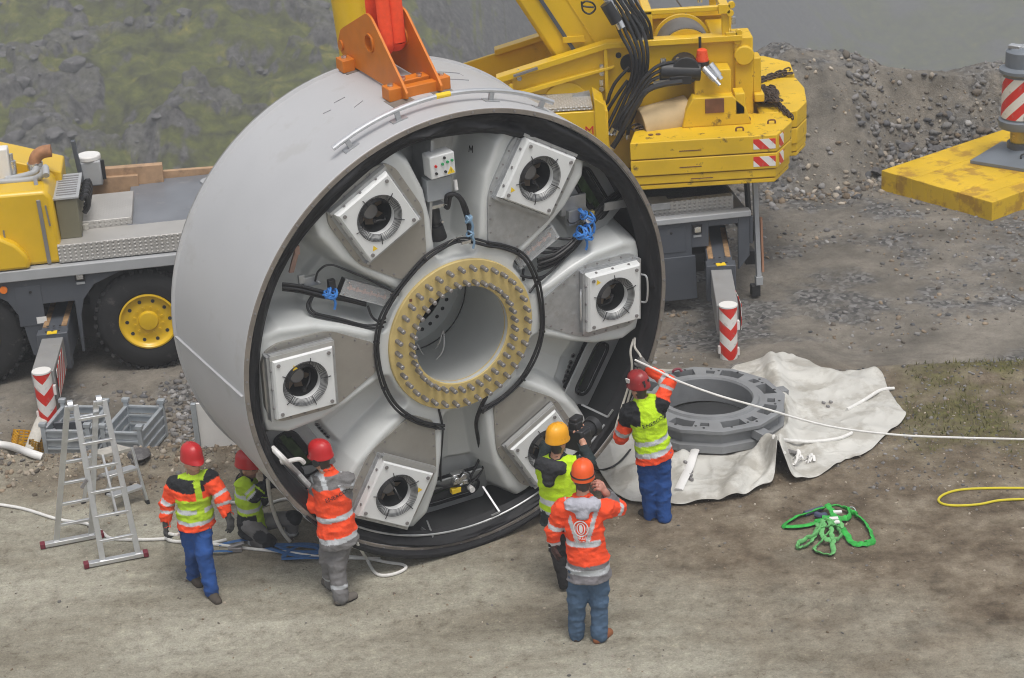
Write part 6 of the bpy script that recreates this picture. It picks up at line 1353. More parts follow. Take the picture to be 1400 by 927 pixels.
# ------------------------------------------------------------------ people
def folds(Q, a, sd, sc=1.0):
    x, y, z = Q[..., 0], Q[..., 1], Q[..., 2]
    n1 = fbm((x*5.5+y*4.0+z*2.0)*sc, (z*9-x*2)*sc, 2, sd); n2 = fbm((x*9-y*8+z*3)*sc, (z*15+y*5)*sc, 3, sd+3)
    r1 = np.clip(1-np.abs(n1-.37)/.16, 0, 1)**1.3; r2 = np.clip(1-np.abs(n2-.43)/.17, 0, 1)**1.2
    return (a*(.45-1.0*r1*.75-.55*r2)).astype(np.float32)
class Field:
    def __init__(s, lo, hi, h):
        s.lo = np.array(lo, float); s.h = h; n = np.ceil((np.array(hi)-s.lo)/h).astype(int)+1; s.n = n
        s.d = np.full(n, 1.0, np.float32)
    def sub(s, lo, hi):
        a = np.clip(np.floor((np.array(lo)-s.lo)/s.h).astype(int), 0, s.n); b = np.clip(np.ceil((np.array(hi)-s.lo)/s.h).astype(int)+1, 0, s.n)
        if (b <= a).any(): return None, None
        g = np.meshgrid(*[s.lo[i]+s.h*np.arange(a[i], b[i]) for i in range(3)], indexing='ij')
        return (slice(a[0], b[0]), slice(a[1], b[1]), slice(a[2], b[2])), np.stack(g, -1)
    def put(s, fn, lo, hi, k, mode='u'):
        sl, P = s.sub(np.array(lo)-.09, np.array(hi)+.09)
        if sl is None: return
        d = fn(P); o = s.d[sl]
        if mode == 'u':
            h = np.clip(.5+.5*(o-d)/k, 0, 1); s.d[sl] = o*(1-h)+d*h-k*h*(1-h)
        else: s.d[sl] = np.maximum(o, -d)
    def cap(s, a, b, ra, rb, k=.03, flat=None, mode='u'):
        a = np.array(a, float); b = np.array(b, float); R = max(ra, rb)*(1.0 if flat is None else 1.0)
        s.put(lambda P: capd(P, a, b, ra, rb, flat), np.minimum(a, b)-R, np.maximum(a, b)+R, k, mode)
    def ell(s, c, r, M, k=.02, mode='u'):
        c = np.array(c, float); r = np.array(r, float); R = r.max()
        def f(P):
            q = (P-c)@M.T; k0 = np.linalg.norm(q/r, axis=-1); k1 = np.linalg.norm(q/(r*r), axis=-1)+1e-6; return k0*(k0-1)/k1
        s.put(f, c-R, c+R, k, mode)
    def cut(s, p, n):           # keep the side n points away from
        g = [s.lo[i]+s.h*np.arange(s.n[i]) for i in range(3)]
        pl = (g[0][:, None, None]-p[0])*n[0]+(g[1][None, :, None]-p[1])*n[1]+(g[2][None, None, :]-p[2])*n[2]
        s.d = np.maximum(s.d, pl.astype(np.float32))
    def mesh(s):
        return surface_nets(s.d, s.lo, s.h)
def capd(P, a, b, ra, rb, flat=None):
    q = P-a; e = b-a
    if flat is not None:
        ax, fk = flat; q = q+ax*((q@ax)*(fk-1))[..., None]; e = e+ax*((e@ax)*(fk-1))
    t = np.clip((q@e)/(e@e+1e-9), 0, 1); return np.linalg.norm(q-t[..., None]*e, axis=-1)-(ra+(rb-ra)*t)
def surface_nets(d, lo, h):
    s = d < 0; n = np.array(d.shape)
    cs = np.zeros(n-1, np.int8)
    C = [(i, j, k) for i in (0, 1) for j in (0, 1) for k in (0, 1)]
    for (i, j, k) in C: cs += s[i:n[0]-1+i, j:n[1]-1+j, k:n[2]-1+k]
    act = (cs > 0) & (cs < 8); I = np.argwhere(act); idx = np.full(n-1, -1, np.int64); idx[act] = np.arange(len(I))
    acc = np.zeros((len(I), 3)); cnt = np.zeros(len(I))
    for a in C:
        for ax in range(3):
            if a[ax] == 1: continue
            b = list(a); b[ax] = 1
            da = d[I[:, 0]+a[0], I[:, 1]+a[1], I[:, 2]+a[2]]; db = d[I[:, 0]+b[0], I[:, 1]+b[1], I[:, 2]+b[2]]
            m = (da < 0) != (db < 0); t = np.where(m, da/(da-db+1e-12), 0); p = np.repeat(np.array(a, float)[None], len(I), 0); p[:, ax] += t
            acc += p*m[:, None]; cnt += m
    V_ = (I+acc/np.maximum(cnt, 1)[:, None])*h+lo; F_ = []
    for ax in range(3):
        u, w = (ax+1) % 3, (ax+2) % 3
        sa = [slice(None)]*3; sb = [slice(None)]*3; sa[ax] = slice(0, n[ax]-1); sb[ax] = slice(1, n[ax])
        ed = s[tuple(sa)] != s[tuple(sb)]; E = np.argwhere(ed); E = E[(E[:, u] > 0) & (E[:, w] > 0) & (E[:, u] < n[u]-1) & (E[:, w] < n[w]-1)]
        q = []
        for (du, dw) in ((-1, -1), (0, -1), (0, 0), (-1, 0)):
            c = E.copy(); c[:, u] += du; c[:, w] += dw; q.append(idx[c[:, 0], c[:, 1], c[:, 2]])
        q = np.stack(q, -1); ins = s[E[:, 0], E[:, 1], E[:, 2]]; q[~ins] = q[~ins][:, ::-1]; F_.append(q)
    return V_, np.concatenate(F_)
HVO = (.90, .085, .025); HVY = (.52, .78, .02); HVG = (.42, .62, .03); REFL = (.50, .52, .54); BLKC = (.018, .019, .022); GRYC = (.17, .165, .165); DGRY = (.035, .036, .04)
BLUEC = (.022, .075, .26); JEAN = (.075, .125, .20); SKINC = (.52, .27, .18)
def nrm(v): v = np.array(v, float); return v/(np.linalg.norm(v)+1e-9)
def glove(root, wr, fwd, palm, side, mt_col, name, curl=.6, h=.0055, scale=1.0):
    """five fingered hand: palm, four bent fingers of unequal length, thumb from the side of the palm"""
    f = nrm(fwd); p = nrm(np.array(palm)-f*(np.array(palm)@f)); s_ = np.cross(f, p)*side; k = scale
    lo = np.array(wr)-.24*k; hi = np.array(wr)+.24*k; F_ = Field(lo, hi, h)
    w = np.array(wr, float)
    F_.cap(w-f*.05*k, w+f*.01*k, .034*k, .031*k, .02)
    F_.cap(w+f*.02*k, w+f*.075*k, .036*k, .040*k, .02, (p, 1.9))
    ln = [.068, .078, .073, .058]
    for i in range(4):
        o = w+f*(.088-.006*abs(i-1.3))*k+s_*(.036-.024*i)*k
        d = nrm(f+s_*(.08-.05*i)); a = curl*(1+.12*i); P = [o]
        for j, (fr, an) in enumerate(((.45, a*.5), (.32, a*1.15), (.23, a*1.7))): P.append(P[-1]+(d*math.cos(an)+p*math.sin(an))*ln[i]*1.15*fr*k)
        for j in range(3): F_.cap(P[j], P[j+1], (.0115-.001*j)*k, (.0108-.001*j)*k, .006)
    o = w+f*.03*k+s_*.034*k; a1 = o+(f*.55+s_*.75+p*.25)*.042*k; a2 = a1+(f*.85+s_*.15+p*.5)*.036*k; a3 = a2+(f*.8-s_*.1+p*.55)*.022*k
    F_.cap(o, a1, .016*k, .0135*k, .012); F_.cap(a1, a2, .0130*k, .0115*k, .006); F_.cap(a2, a3, .0115*k, .009*k, .006)
    v, q = F_.mesh(); c = np.repeat(np.array(mt_col)[None], len(v), 0)
    M_ = W0(root); o_ = wmat(root).translation
    return link(name, npmesh(name, v-np.array(o_), q, CLOTH if name == 'glove' else SKIN, True, c), root, M_)
def person(label, Y0, J, face, jacket, trouser, boots, helmet, headdir=None, hem=-.13, build=1.0, hands=(None, None), sole=None, hood=None, toes=None, puff=1.0, fat=1.0, stripes_leg=None, vest=None, facecol=None, legfat=1.0):
    P = {k: ony(v[0], v[1], Y0+(v[2] if len(v) > 2 else 0)) for k, v in J.items()}
    fw = np.array([math.sin(math.radians(face)), math.cos(math.radians(face)), 0.0]); up = np.array([0, 0, 1.0])
    feet = (P['al']+P['ar'])/2; root = thing('person', (feet[0], feet[1], gz(feet[0], feet[1])), label, 'person'); RO = np.array(wmat(root).translation); M0 = W0(root)
    tu = nrm(P['neck']-P['pelvis']); rt = nrm(np.cross(fw, up)); tf = nrm(np.cross(tu, rt))            # torso frame: up, right, forward
    if tf@fw < 0: tf = -tf
    hf = nrm(headdir) if headdir is not None else fw
    hu = nrm(P['head']-P['neck']*.6-P['chest']*.4); hu = nrm(.65*up+.35*hu); hf = nrm(hf-hu*(hf@hu)); hr = np.cross(hf, hu); HM = np.stack([hr, hf, hu])
    allp = np.stack(list(P.values())); lo = allp.min(0)-.30; hi = allp.max(0)+.30; lo[2] = min(lo[2], RO[2]-.06)
    L_ = np.linalg.norm(P['neck']-P['pelvis'])
    def mk(F_, name, mt, col):
        v, q = F_.mesh()
        if len(v) == 0: return None
        return link(name, npmesh(name, v-RO, q, mt, True, col(v)), root, M0)
    # --- body, one continuous skin
    F_ = Field(lo, hi, .0125)
    hc_ = P['head']
    F_.ell(hc_+hu*.02, (.074, .094, .098), HM, .02); F_.ell(hc_-hu*.055+hf*.025, (.056, .066, .062), HM, .04); F_.ell(hc_-hu*.022+hf*.095, (.015, .026, .026), HM, .018)
    F_.ell(hc_-hu*.088+hf*.072, (.026, .02, .018), HM, .02); F_.ell(hc_+hu*.012+hf*.082, (.05, .016, .012), HM, .02)
    for sx in (-1, 1): F_.ell(hc_-hu*.01+hr*.077*sx-hf*.005, (.012, .022, .032), HM, .012)
    F_.cap(hc_-hu*.05-hf*.01, P['neck']-hu*.03, .052, .06, .03)
    F_.cap(P['chest'], P['pelvis'], .115*build, .11*build, .05, (tf, 1.35)); F_.cap(P['neck'], P['chest'], .06, .1, .05)
    for s in 'lr':
        F_.cap(P['s'+s], P['chest'], .045, .08, .05); F_.cap(P['s'+s], P['e'+s], .045, .036, .03); F_.cap(P['e'+s], P['w'+s], .036, .028, .02)
        F_.cap(P['h'+s], P['k'+s], .07, .05, .04); F_.cap(P['k'+s], P['a'+s], .05, .035, .03)
    HCOL = np.array(facecol if facecol else (.05, .035, .025))
    def cbody(v):
        c = np.repeat(np.array(SKINC)[None], len(v), 0); q = (v-hc_)@HM.T
        beard = (q[:, 2] < -.05) & (q[:, 1] > -.02) & (q[:, 2] > -.13) & ~((np.abs(q[:, 2]+.066) < .008) & (np.abs(q[:, 0]) < .025))
        if facecol: c[beard] = .45*HCOL+.55*c[beard]
        c[(np.abs(q[:, 2]+.062) < .009) & (np.abs(q[:, 0]) < .026) & (q[:, 1] > .06)] = (.36, .13, .11)
        eye = (np.abs(q[:, 2]-.005) < .010) & (np.abs(np.abs(q[:, 0])-.033) < .016) & (q[:, 1] > .05); c[eye] = (.12, .08, .07)
        brow = (np.abs(q[:, 2]-.026) < .008) & (np.abs(np.abs(q[:, 0])-.034) < .022) & (q[:, 1] > .05); c[brow] = HCOL
        hair = ((q[:, 1] < -.015) & (q[:, 2] > -.085)) | (q[:, 2] > .055); c[hair & (np.abs(q[:, 0]) < .072)] = HCOL*1.0
        return c
    mk(F_, 'body', SKIN, cbody)
    # --- trousers
    F_ = Field(lo, hi, .0135); g = legfat
    F_.cap(P['pelvis']+tu*.06, P['pelvis']-tu*.05, .125*fat, .135*fat, .05, (tf, 1.22))
    for s in 'lr':
        F_.cap(P['h'+s], P['k'+s], .105*g*math.sqrt(fat), .083*g, .045); F_.cap(P['k'+s], P['a'+s]+np.array([0, 0, -.015]), .083*g, .072*g, .03)
        mid = (P['h'+s]+P['k'+s])/2; F_.cap(mid+rt*(.06 if s == 'r' else -.06), mid*.6+P['k'+s]*.4+rt*(.06 if s == 'r' else -.06), .03, .032, .04)      # leg pocket
        for t in (.82, .9): q_ = P['k'+s]+(P['a'+s]-P['k'+s])*t; F_.cap(q_-fw*.012, q_+fw*.03, .064*g, .060*g, .012)
        F_.cap(P['k'+s]-fw*.02, P['k'+s]+fw*.035, .072*g, .065*g, .02)
    sl, Q = F_.sub(lo, hi); F_.d[sl] += folds(Q, .015, 13)
    def ctr(v):
        c = np.repeat(np.array(trouser)[None], len(v), 0); n_ = fbm(v[:, 0]*6+v[:, 1]*5, v[:, 2]*5, 3, 3)[:, None]; c = c*(.86+.3*n_)
        for s in 'lr':
            ax = P['a'+s]-P['k'+s]; t = ((v-P['k'+s])@ax)/(ax@ax); dd = np.linalg.norm(v-P['k'+s]-np.clip(t, 0, 1)[:, None]*ax, axis=1)
            if stripes_leg: c[(np.abs(t-.66) < .06) & (dd < .12)] = REFL
            if stripes_leg == 'pads':
                kn = np.linalg.norm(v-P['k'+s], axis=1) < .13; c[kn & ((v-P['k'+s])@nrm(P['k'+s]-(P['h'+s]+P['a'+s])/2) > -.0)] = BLKC
                mid = (P['h'+s]+P['k'+s])/2; c[np.linalg.norm(v-mid-rt*(.10 if s == 'r' else -.10), axis=1) < .075] = DGRY
        if trouser == JEAN:
            seat = np.linalg.norm(v-P['pelvis']+tf*.1, axis=1) < .0; c[seat] *= .8
        return c
    mk(F_, 'trousers', CLOTH, ctr)
    # --- boots
    for s in 'lr':
        a = P['a'+s]; td = nrm((toes or {}).get(s, fw)); b = a.copy()
        F_ = Field(a-.32, a+.32, .0095); F_.cap(a+[0, 0, .03], a-[0, 0, .03], .052, .05, .02); F_.cap(a-td*.035-[0, 0, .05], a+td*.15-[0, 0, .055], .042, .045, .03); F_.cap(a+td*.02-[0, 0, .02], a+td*.09-[0, 0, .045], .045, .045, .03)
        F_.cut(a-[0, 0, .088], (0, 0, -1.0))
        bo_ = boots if not isinstance(boots, dict) else boots[s]
        def cb(v): 
            c = np.repeat(np.array(bo_)[None], len(v), 0); c[(v[:, 2] < a[2]-.068)] = (.03, .028, .026); return c
        mk(F_, 'boot', CLOTH, cb)
    # --- jacket
    F_ = Field(lo, hi, .0125)
    hemp = P['pelvis']+tu*hem
    F_.cap(P['chest']+tu*.0, P['pelvis']+tu*.02, .168*build, .170*fat, .05, (tf, 1.30)); F_.cap(P['pelvis']+tu*.04, P['pelvis']+tu*(hem-.03), .178*fat, .196*fat, .04, (tf, 1.2))
    F_.cap(P['neck']+tu*.03, P['neck']-tu*.02, .070, .078, .03); F_.cap(P['neck']-tu*.05, P['chest'], .10, .15*build, .05, (tf, 1.2))
    for s in 'lr':
        F_.cap(P['neck']*.55+P['s'+s]*.45-tu*.035, P['s'+s]-tu*.012, .075, .078*puff, .05); F_.cap(P['s'+s], P['e'+s], .078*puff, .066*puff, .035); F_.cap(P['e'+s], P['w'+s], .066*puff, .052*puff, .03)
        F_.cap(P['w'+s]-(P['w'+s]-P['e'+s])*.10, P['w'+s], .055*puff, .052*puff, .01)
    sl, Q = F_.sub(lo, hi); F_.d[sl] += folds(Q, .023, 23)
    F_.cut(hemp, -tu)
    for s in 'lr':          # open the cuffs
        a = nrm(P['w'+s]-P['e'+s]); F_.cap(P['w'+s]+a*.02, P['w'+s]+a*.14, .06, .065, .01, None, 'sub')
    F_.cap(P['neck']+tu*.065, P['neck']+tu*.14, .066, .09, .01, None, 'sub')
    def cj(v):
        n = len(v); dt = capd(v, P['neck'], P['pelvis']-tu*.1, .14, .17, (tf, 1.3)); reg = np.zeros(n, int); ta = np.zeros(n)
        for i, s in ((1, 'l'), (2, 'r')):
            d1_ = capd(v, P['s'+s], P['e'+s], .075, .065); d2_ = capd(v, P['e'+s], P['w'+s], .065, .05)
            e1 = P['e'+s]-P['s'+s]; e2 = P['w'+s]-P['e'+s]; t1 = ((v-P['s'+s])@e1)/(e1@e1); t2 = ((v-P['e'+s])@e2)/(e2@e2)
            da = np.minimum(d1_, d2_); m = da < dt-.002; reg[m] = i; dt = np.where(m, da, dt); ta[m] = np.where(d2_ < d1_, 1+np.clip(t2, 0, 1), np.clip(t1, -.3, 1))[m]
        tt = ((v-P['pelvis'])@tu)/L_; lat = (v-P['chest'])@rt; fr = (v-P['chest'])@tf
        c = jacket(reg, ta, tt, lat, fr, v); return np.asarray(c)*(.93+.14*fbm(v[:, 0]*7+v[:, 1]*5, v[:, 2]*6, 3, 33))[:, None]
    jk = mk(F_, 'jacket', CLOTH, cj)
    if vest is not None:
        F_ = Field(lo, hi, .0125)
        F_.cap(P['chest'], P['pelvis']+tu*.02, .182*build, .184*fat, .05, (tf, 1.28)); F_.cap(P['neck']-tu*.07, P['chest'], .13, .17*build, .05, (tf, 1.2))
        for s in 'lr': F_.cap(P['neck']*.5+P['s'+s]*.5-tu*.02, P['s'+s]*.92+P['neck']*.08-tu*.012, .088, .096, .04)
        sl, Q = F_.sub(lo, hi); F_.d[sl] += folds(Q, .016, 29, .8)
        F_.cut(P['pelvis']+tu*(hem+.02), -tu); F_.cap(P['neck']+tu*.02, P['neck']+tu*.2, .075, .10, .02, None, 'sub')
        for s in 'lr': F_.cap(P['s'+s]+nrm(P['e'+s]-P['s'+s])*.13, P['e'+s], .085, .1, .01, None, 'sub')
        def cv_(v):
            tt = ((v-P['pelvis'])@tu)/L_; c = np.repeat(np.array(HVY)[None], len(v), 0)
            for lo_, hi_ in vest: c[(tt > lo_) & (tt < hi_)] = REFL
            return c*(.93+.14*fbm(v[:, 0]*7+v[:, 1]*5, v[:, 2]*6, 3, 33))[:, None]
        mk(F_, 'hivis_vest', CLOTH, cv_)
    if hood is not None:
        F_ = Field(P['neck']-.35, P['neck']+.35, .011); c_, big, hlen, hoff = hood
        b = P['neck']-tf*hoff*big-tu*.03
        F_.cap(b-rt*.085*big+tf*.03, b+rt*.085*big+tf*.03, .052*big, .052*big, .05); F_.cap(b+tu*.0, b-tu*hlen*big-tf*.02, .072*big, .056*big, .05, (tf, 1.5))
        for sx in (-1, 1): F_.cap(b+rt*.10*sx*big+tf*.03, P['neck']+tf*.085+rt*.05*sx-tu*.03, .045, .035, .04)
        F_.cap(P['neck']+tu*.05, P['neck']+tu*.2, .062, .085, .02, None, 'sub')
        sl, Q = F_.sub(P['neck']-.35, P['neck']+.35); F_.d[sl] += folds(Q, .016, 53, 1.4)
        mk(F_, 'hood', CLOTH, lambda v: np.repeat(np.array(c_)[None], len(v), 0)*(.85+.3*fbm(v[:, 0]*9, v[:, 2]*14, 3, 5))[:, None])
    # --- gloves or bare hands
    for i, s in enumerate('lr'):
        if hands[i] is None: continue
        hd_ = hands[i]; a = nrm(P['w'+s]-P['e'+s]); fd = nrm(a*.8+np.array(hd_.get('dir', a))*.6) if 'dir' in hd_ else a
        glove(root, P['w'+s]+a*.015, fd, hd_.get('palm', -rt if s == 'r' else rt), hd_.get('side', 1), hd_['col'], 'hand' if hd_.get('bare') else 'glove', hd_.get('curl', .6), scale=hd_.get('scale', 1.12))
    # --- helmet
    hcol, kind = helmet
    if hcol is not None:
        hm = MB(); c0 = hc_+hu*.064; nA = 40
        HF = frame(c0, hr, hf, hu); ring_ = []
        prof = [(1.02, -.028), (1.045, -.03), (1.06, -.022), (1.03, -.005), (1.0, .012), (.985, .05), (.93, .088), (.80, .116), (.58, .138), (.30, .149), (.0, .152)]
        vs_ = []; m_ = len(prof)
        for i in range(nA):
            a = 2*PI*i/nA; cx, cy = math.cos(a), math.sin(a)
            for j, (r, z) in enumerate(prof):
                k = 1.0
                if j in (0, 1, 2): k += (.24 if j < 2 else .20)*max(0, cy)**3
                rid = .006*math.exp(-(cx*r*.118/.012)**2)*(1 if j > 4 else 0)+.004*math.exp(-((abs(cx*r*.118)-.04)/.010)**2)*(1 if j > 4 else 0)
                vs_.append((cx*r*.108, cy*r*.130*k, z-(.012*max(0, cy)**2 if j < 3 else 0)+rid))
        fs = [(i*m_+j, ((i+1) % nA)*m_+j, ((i+1) % nA)*m_+j+1, i*m_+j+1) for i in range(nA) for j in range(m_-1)]
        hm.add(vs_, fs); ho = hm.build('helmet', hcol, root, HF, sharp=50)
        so_ = ho.modifiers.new('thickness', 'SOLIDIFY'); so_.thickness = .004
        m = MB(); m.tube([(.096*math.cos(a), .115*math.sin(a), -.03) for a in np.linspace(0, 2*PI, 30, endpoint=False)], .013, 6, closed=True); m.build('headband', BLK, ho, HF)
        if kind == 'band':
            m = MB(); m.tube([(.1115*math.cos(a), .1335*math.sin(a), .012) for a in np.linspace(0, 2*PI, 40, endpoint=False)], .0075, 6, closed=True); m.build('goggle_strap', BLK, ho, HF)
        if kind == 'stickers':
            m = MB(); m.box((0, -.125, .04), (.09, .012, .03), Matrix.Rotation(-.12, 4, 'X')); m.box((-.055, -.112, .02), (.05, .012, .035), Matrix.Rotation(.35, 4, 'Z')); m.build('scuffed_sticker', BLK, ho, HF, split=True)
            m = MB(); m.box((-.094, .045, .07), (.012, .06, .05), Matrix.Rotation(-.1, 4, 'Y')); m.build('white_sticker', WHITE, ho, HF)
        if kind == 'vents':
            m = MB(); [m.box((x, .02, .147), (.006, .03, .008)) for x in (-.03, -.015, 0, .015, .03)]; m.build('vent_slot', MATS['timber'], ho, HF, split=True)
        if kind == 'muff':
            m = MB()
            for sx in (-1, 1): m.cyl((sx*.085, -.0, -.055), (sx*.115, -.0, -.055), .045, .04, n=18)
            m.build('ear_cup', BLK, ho, HF, split=True)
    return root, P, dict(tu=tu, rt=rt, tf=tf, hf=hf, hu=hu, hr=hr, jk=jk, RO=RO, M0=M0, L=L_)
def conform(me, root, info, centre, xdir, ydir, mt, name, lift=.006):
    """print a flat mesh on the back of a jacket"""
    jk = info['jk'].data; T_ = BVHTree.FromPolygons([v.co+Vector(info['RO']) for v in jk.vertices], [tuple(p.vertices) for p in jk.polygons])
    n = np.cross(xdir, ydir); 
    for v in me.vertices:
        p = np.array(centre)+np.array(xdir)*v.co.x+np.array(ydir)*v.co.y+n*.6
        loc, no, i, d = T_.ray_cast(vv(p), vv(-n)); q = np.array(loc) if loc is not None else np.array(centre)
        v.co = vv(q+n*(lift+max(0, v.co.z)*0)-info['RO'])
    me.materials.clear(); me.materials.append(mt); return link(name, me, root, info['M0'])
def band(x, a, b): return (x > a) & (x < b)
# walking man
def jk_walk(reg, ta, tt, lat, fr, v):
    c = np.repeat(np.array(HVG)[None], len(v), 0); t = reg == 0
    c[t & (tt > .58)] = HVO; c[t & (tt > .76-.02*np.sign(fr))] = BLKC
    c[t & (fr > .10) & (np.abs(lat) < .035) & (tt > .1)] = HVG; c[t & (tt > .98)] = HVG
    c[t & band(tt, .27, .36) & (np.abs(lat) > .04)] = REFL; c[t & band(tt, .03, .11)] = REFL; c[t & (tt < .03)] = HVO
    a = reg > 0; c[a] = HVO; c[a & (ta < .12)] = BLKC; c[a & band(ta, .72, .88)] = REFL; c[a & band(ta, 1.25, 1.42)] = REFL
    return c
GL = (.055, .055, .055)
person('walking man in red helmet and blue trousers, looking down, a rope end in his glove', 18.0,
       dict(head=(263, 632), neck=(264, 650), chest=(264, 669), pelvis=(267, 711), sl=(287, 654), el=(304, 680, -.08), wl=(311, 703, -.14), sr=(240, 660), er=(228, 690, .03), wr=(227, 715, -.02),
            hl=(275, 716), kl=(279, 754, -.12), al=(289, 808, -.19), hr=(258, 717), kr=(264, 752, .02), ar=(264, 785, .18)), 150, jk_walk, BLUEC, (.075, .062, .05), (mat('red_helmet', (.48, .012, .015), .42, coat=.1, dirt=((.12, .07, .05), .62, 14, .35), var=.08), ''),
       headdir=(.55, -.72, -.22), hem=-.06, hands=(dict(col=GL, curl=.55, side=1, palm=(-.5, .3, 0)), dict(col=GL, curl=1.1, side=-1, palm=(.6, .2, 0))), facecol=(.09, .055, .035), legfat=1.02, build=1.1, fat=1.06, puff=1.12)
# kneeling worker
def jk_kneel(reg, ta, tt, lat, fr, v):
    c = np.repeat(np.array(HVG)[None], len(v), 0); t = reg == 0
    c[t & (tt < .32)] = BLKC; c[t & (tt < .32) & (fr > .05)] = HVG; c[t & (tt < .32) & (lat < -.08)] = HVG; c[t & band(tt, .38, .47)] = REFL; c[t & band(tt, .70, .77)] = REFL; c[t & (tt > 1.0)] = BLKC
    a = reg > 0; c[a & band(ta, .45, .62)] = REFL; c[a & band(ta, .78, .92)] = REFL; c[a & band(ta, .92, 1.45)] = BLKC; c[a & (ta > 1.55)] = BLKC; c[a & (ta < .15)] = HVG
    return c
person('kneeling worker in lime and black jacket half hidden by the overhanging drum shell', 18.95,
       dict(head=(338, 640), neck=(334, 655), chest=(338, 674), pelvis=(344, 716), sl=(340, 660, .14), el=(358, 682, .1), wl=(366, 668, .02), sr=(332, 663, -.16), er=(348, 678, -.2), wr=(362, 661, -.12),
            hl=(352, 715, .10), kl=(400, 708, .02), al=(397, 733, .12), hr=(342, 718, -.10), kr=(366, 740, -.16), ar=(338, 738, .05)), 78, jk_kneel, GRYC, (.03, .028, .028), (MATS['red_helmet'], ''),
       headdir=(.8, -.2, -.35), hem=-.10, hands=(dict(col=BLKC), dict(col=BLKC)), stripes_leg='pads', toes={'l': (.9, -.2, 0), 'r': (-.75, .3, -.3)}, facecol=(.06, .04, .03))
# worker in grey trousers
def jk_grey(reg, ta, tt, lat, fr, v):
    c = np.repeat(np.array(HVO)[None], len(v), 0); t = reg == 0
    c[t & (tt > .80)] = GRYC; c[t & (tt > .99)] = HVO; c[t & band(tt, .24, .33)] = REFL; c[t & (tt < -.03)] = REFL; c[t & (tt < -.12)] = GRYC
    for sx in (-1, 1): c[t & (np.abs(lat-.11*sx) < .022) & (tt > .80)] = REFL
    a = reg > 0; c[a & (ta < .55)] = GRYC; c[a & (np.abs(ta-.0) < .08)] = REFL; c[a & band(ta, 1.1, 1.3)] = REFL; c[a & (ta > 1.8)] = HVO
    return c
r3 = person('worker in red helmet and grey trousers pulling a white tube from the drum', 17.65,
       dict(head=(440, 628), neck=(447, 646), chest=(454, 668), pelvis=(461, 724), sl=(438, 657, .06), el=(430, 690, .05), wl=(425, 672, .2), sr=(472, 656), er=(468, 690, .16), wr=(440, 690, .28),
            hl=(452, 732, .02), kl=(450, 766, .06), al=(454, 796, .16), hr=(469, 733), kr=(461, 772, -.04), ar=(466, 815, -.12)), -28, jk_grey, GRYC, (.14, .125, .11), (MATS['red_helmet'], 'muff'),
       headdir=(-.75, .5, -.35), hem=-.16, hands=(dict(col=(.2, .2, .2), curl=1.1, palm=(.5, .2, 0)), dict(col=(.2, .2, .2), curl=1.1, palm=(-.5, 0, 0))), stripes_leg='cuff', toes={'l': (-.4, .6, 0), 'r': (.35, .25, 0)}, legfat=1.1, build=1.12, fat=1.08, puff=1.14)
# photographer
def jk_dark(reg, ta, tt, lat, fr, v): return np.repeat(np.array((.022, .032, .034))[None], len(v), 0)
r4 = person('cameraman in yellow helmet and lime vest over dark clothes, filming the drum', 17.55,
       dict(head=(762, 606), neck=(761, 627), chest=(760, 648), pelvis=(765, 702), sl=(742, 636, .02), el=(748, 612, .30), wl=(776, 589, .42), sr=(786, 634, -.03), er=(806, 634, .16), wr=(797, 606, .30),
            hl=(758, 708), kl=(762, 746, .03), al=(772, 793, -.02), hr=(776, 708), kr=(780, 750, .02), ar=(786, 790, .0)), 35, jk_dark, (.03, .029, .03), (.02, .02, .02), (mat('yellow_helmet', (.80, .36, .008), .42, coat=.1, dirt=((.12, .07, .05), .62, 14, .35), var=.06), 'vents'),
       headdir=(.62, .75, -.1), hem=-.10, build=1.1, fat=1.08, hands=(dict(col=SKINC, bare=True, curl=.9, palm=(.6, .2, -.5), side=-1), dict(col=SKINC, bare=True, curl=.9, palm=(-.5, .2, .2), side=-1)), vest=[(.25, .35), (.03, .13)], hood=(DGRY, 1.2, .12, .125), facecol=(.05, .04, .035))
# woman with the grey hood
def jk_hood(reg, ta, tt, lat, fr, v):
    c = np.repeat(np.array(HVO)[None], len(v), 0); t = reg == 0; bk_ = fr < .06
    c[t & (tt < .10)] = (.20, .19, .20); c[t & band(tt, -.05, .035)] = REFL
    c[t & band(tt, .37, .45) & (np.abs(lat) < .17)] = REFL
    for sx in (-1, 1): c[t & bk_ & (np.abs(np.abs(lat)-(.04+(tt-.42)*.215)) < .022) & (tt > .42)] = REFL
    a = reg > 0; c[a & band(ta, .70, .88)] = REFL; c[a & (ta > 1.72)] = REFL; c[a & band(ta, -.1, .06)] = HVO
    c[(reg == 2) & (ta > 1.35)] = (.16, .16, .17)
    return c
r5 = person('person in orange helmet, striped orange jacket and jeans, seen from behind, hand at the ear', 16.55,
       dict(head=(797, 657), neck=(797, 681), chest=(797, 708), pelvis=(805, 772), sl=(769, 694), el=(757, 724, .03), wl=(757, 742, .08), sr=(827, 695), er=(844, 694, .16), wr=(829, 675, .12),
            hl=(792, 780), kl=(789, 822), al=(788, 866, .03), hr=(818, 780), kr=(819, 822), ar=(819, 867, -.04)), 8, jk_hood, JEAN, {'l': (.05, .04, .035), 'r': (.26, .10, .045)}, (mat('orange_helmet', (.80, .10, .012), .42, coat=.1, dirt=((.12, .07, .05), .62, 14, .35), var=.06), 'band'),
       headdir=(.12, .9, .1), hem=-.13, hands=(dict(col=(.09, .05, .045), curl=.4, palm=(.8, .2, 0), dir=(0, .05, -1)), dict(col=(.45, .20, .15), bare=True, curl=1.0, palm=(-.8, .2, 0), side=-1)), hood=((.46, .46, .52), 1.2, .06, .09), fat=1.13, build=1.1, puff=1.1, toes={'l': (-.05, 1, 0), 'r': (.5, .55, 0)}, legfat=1.05)
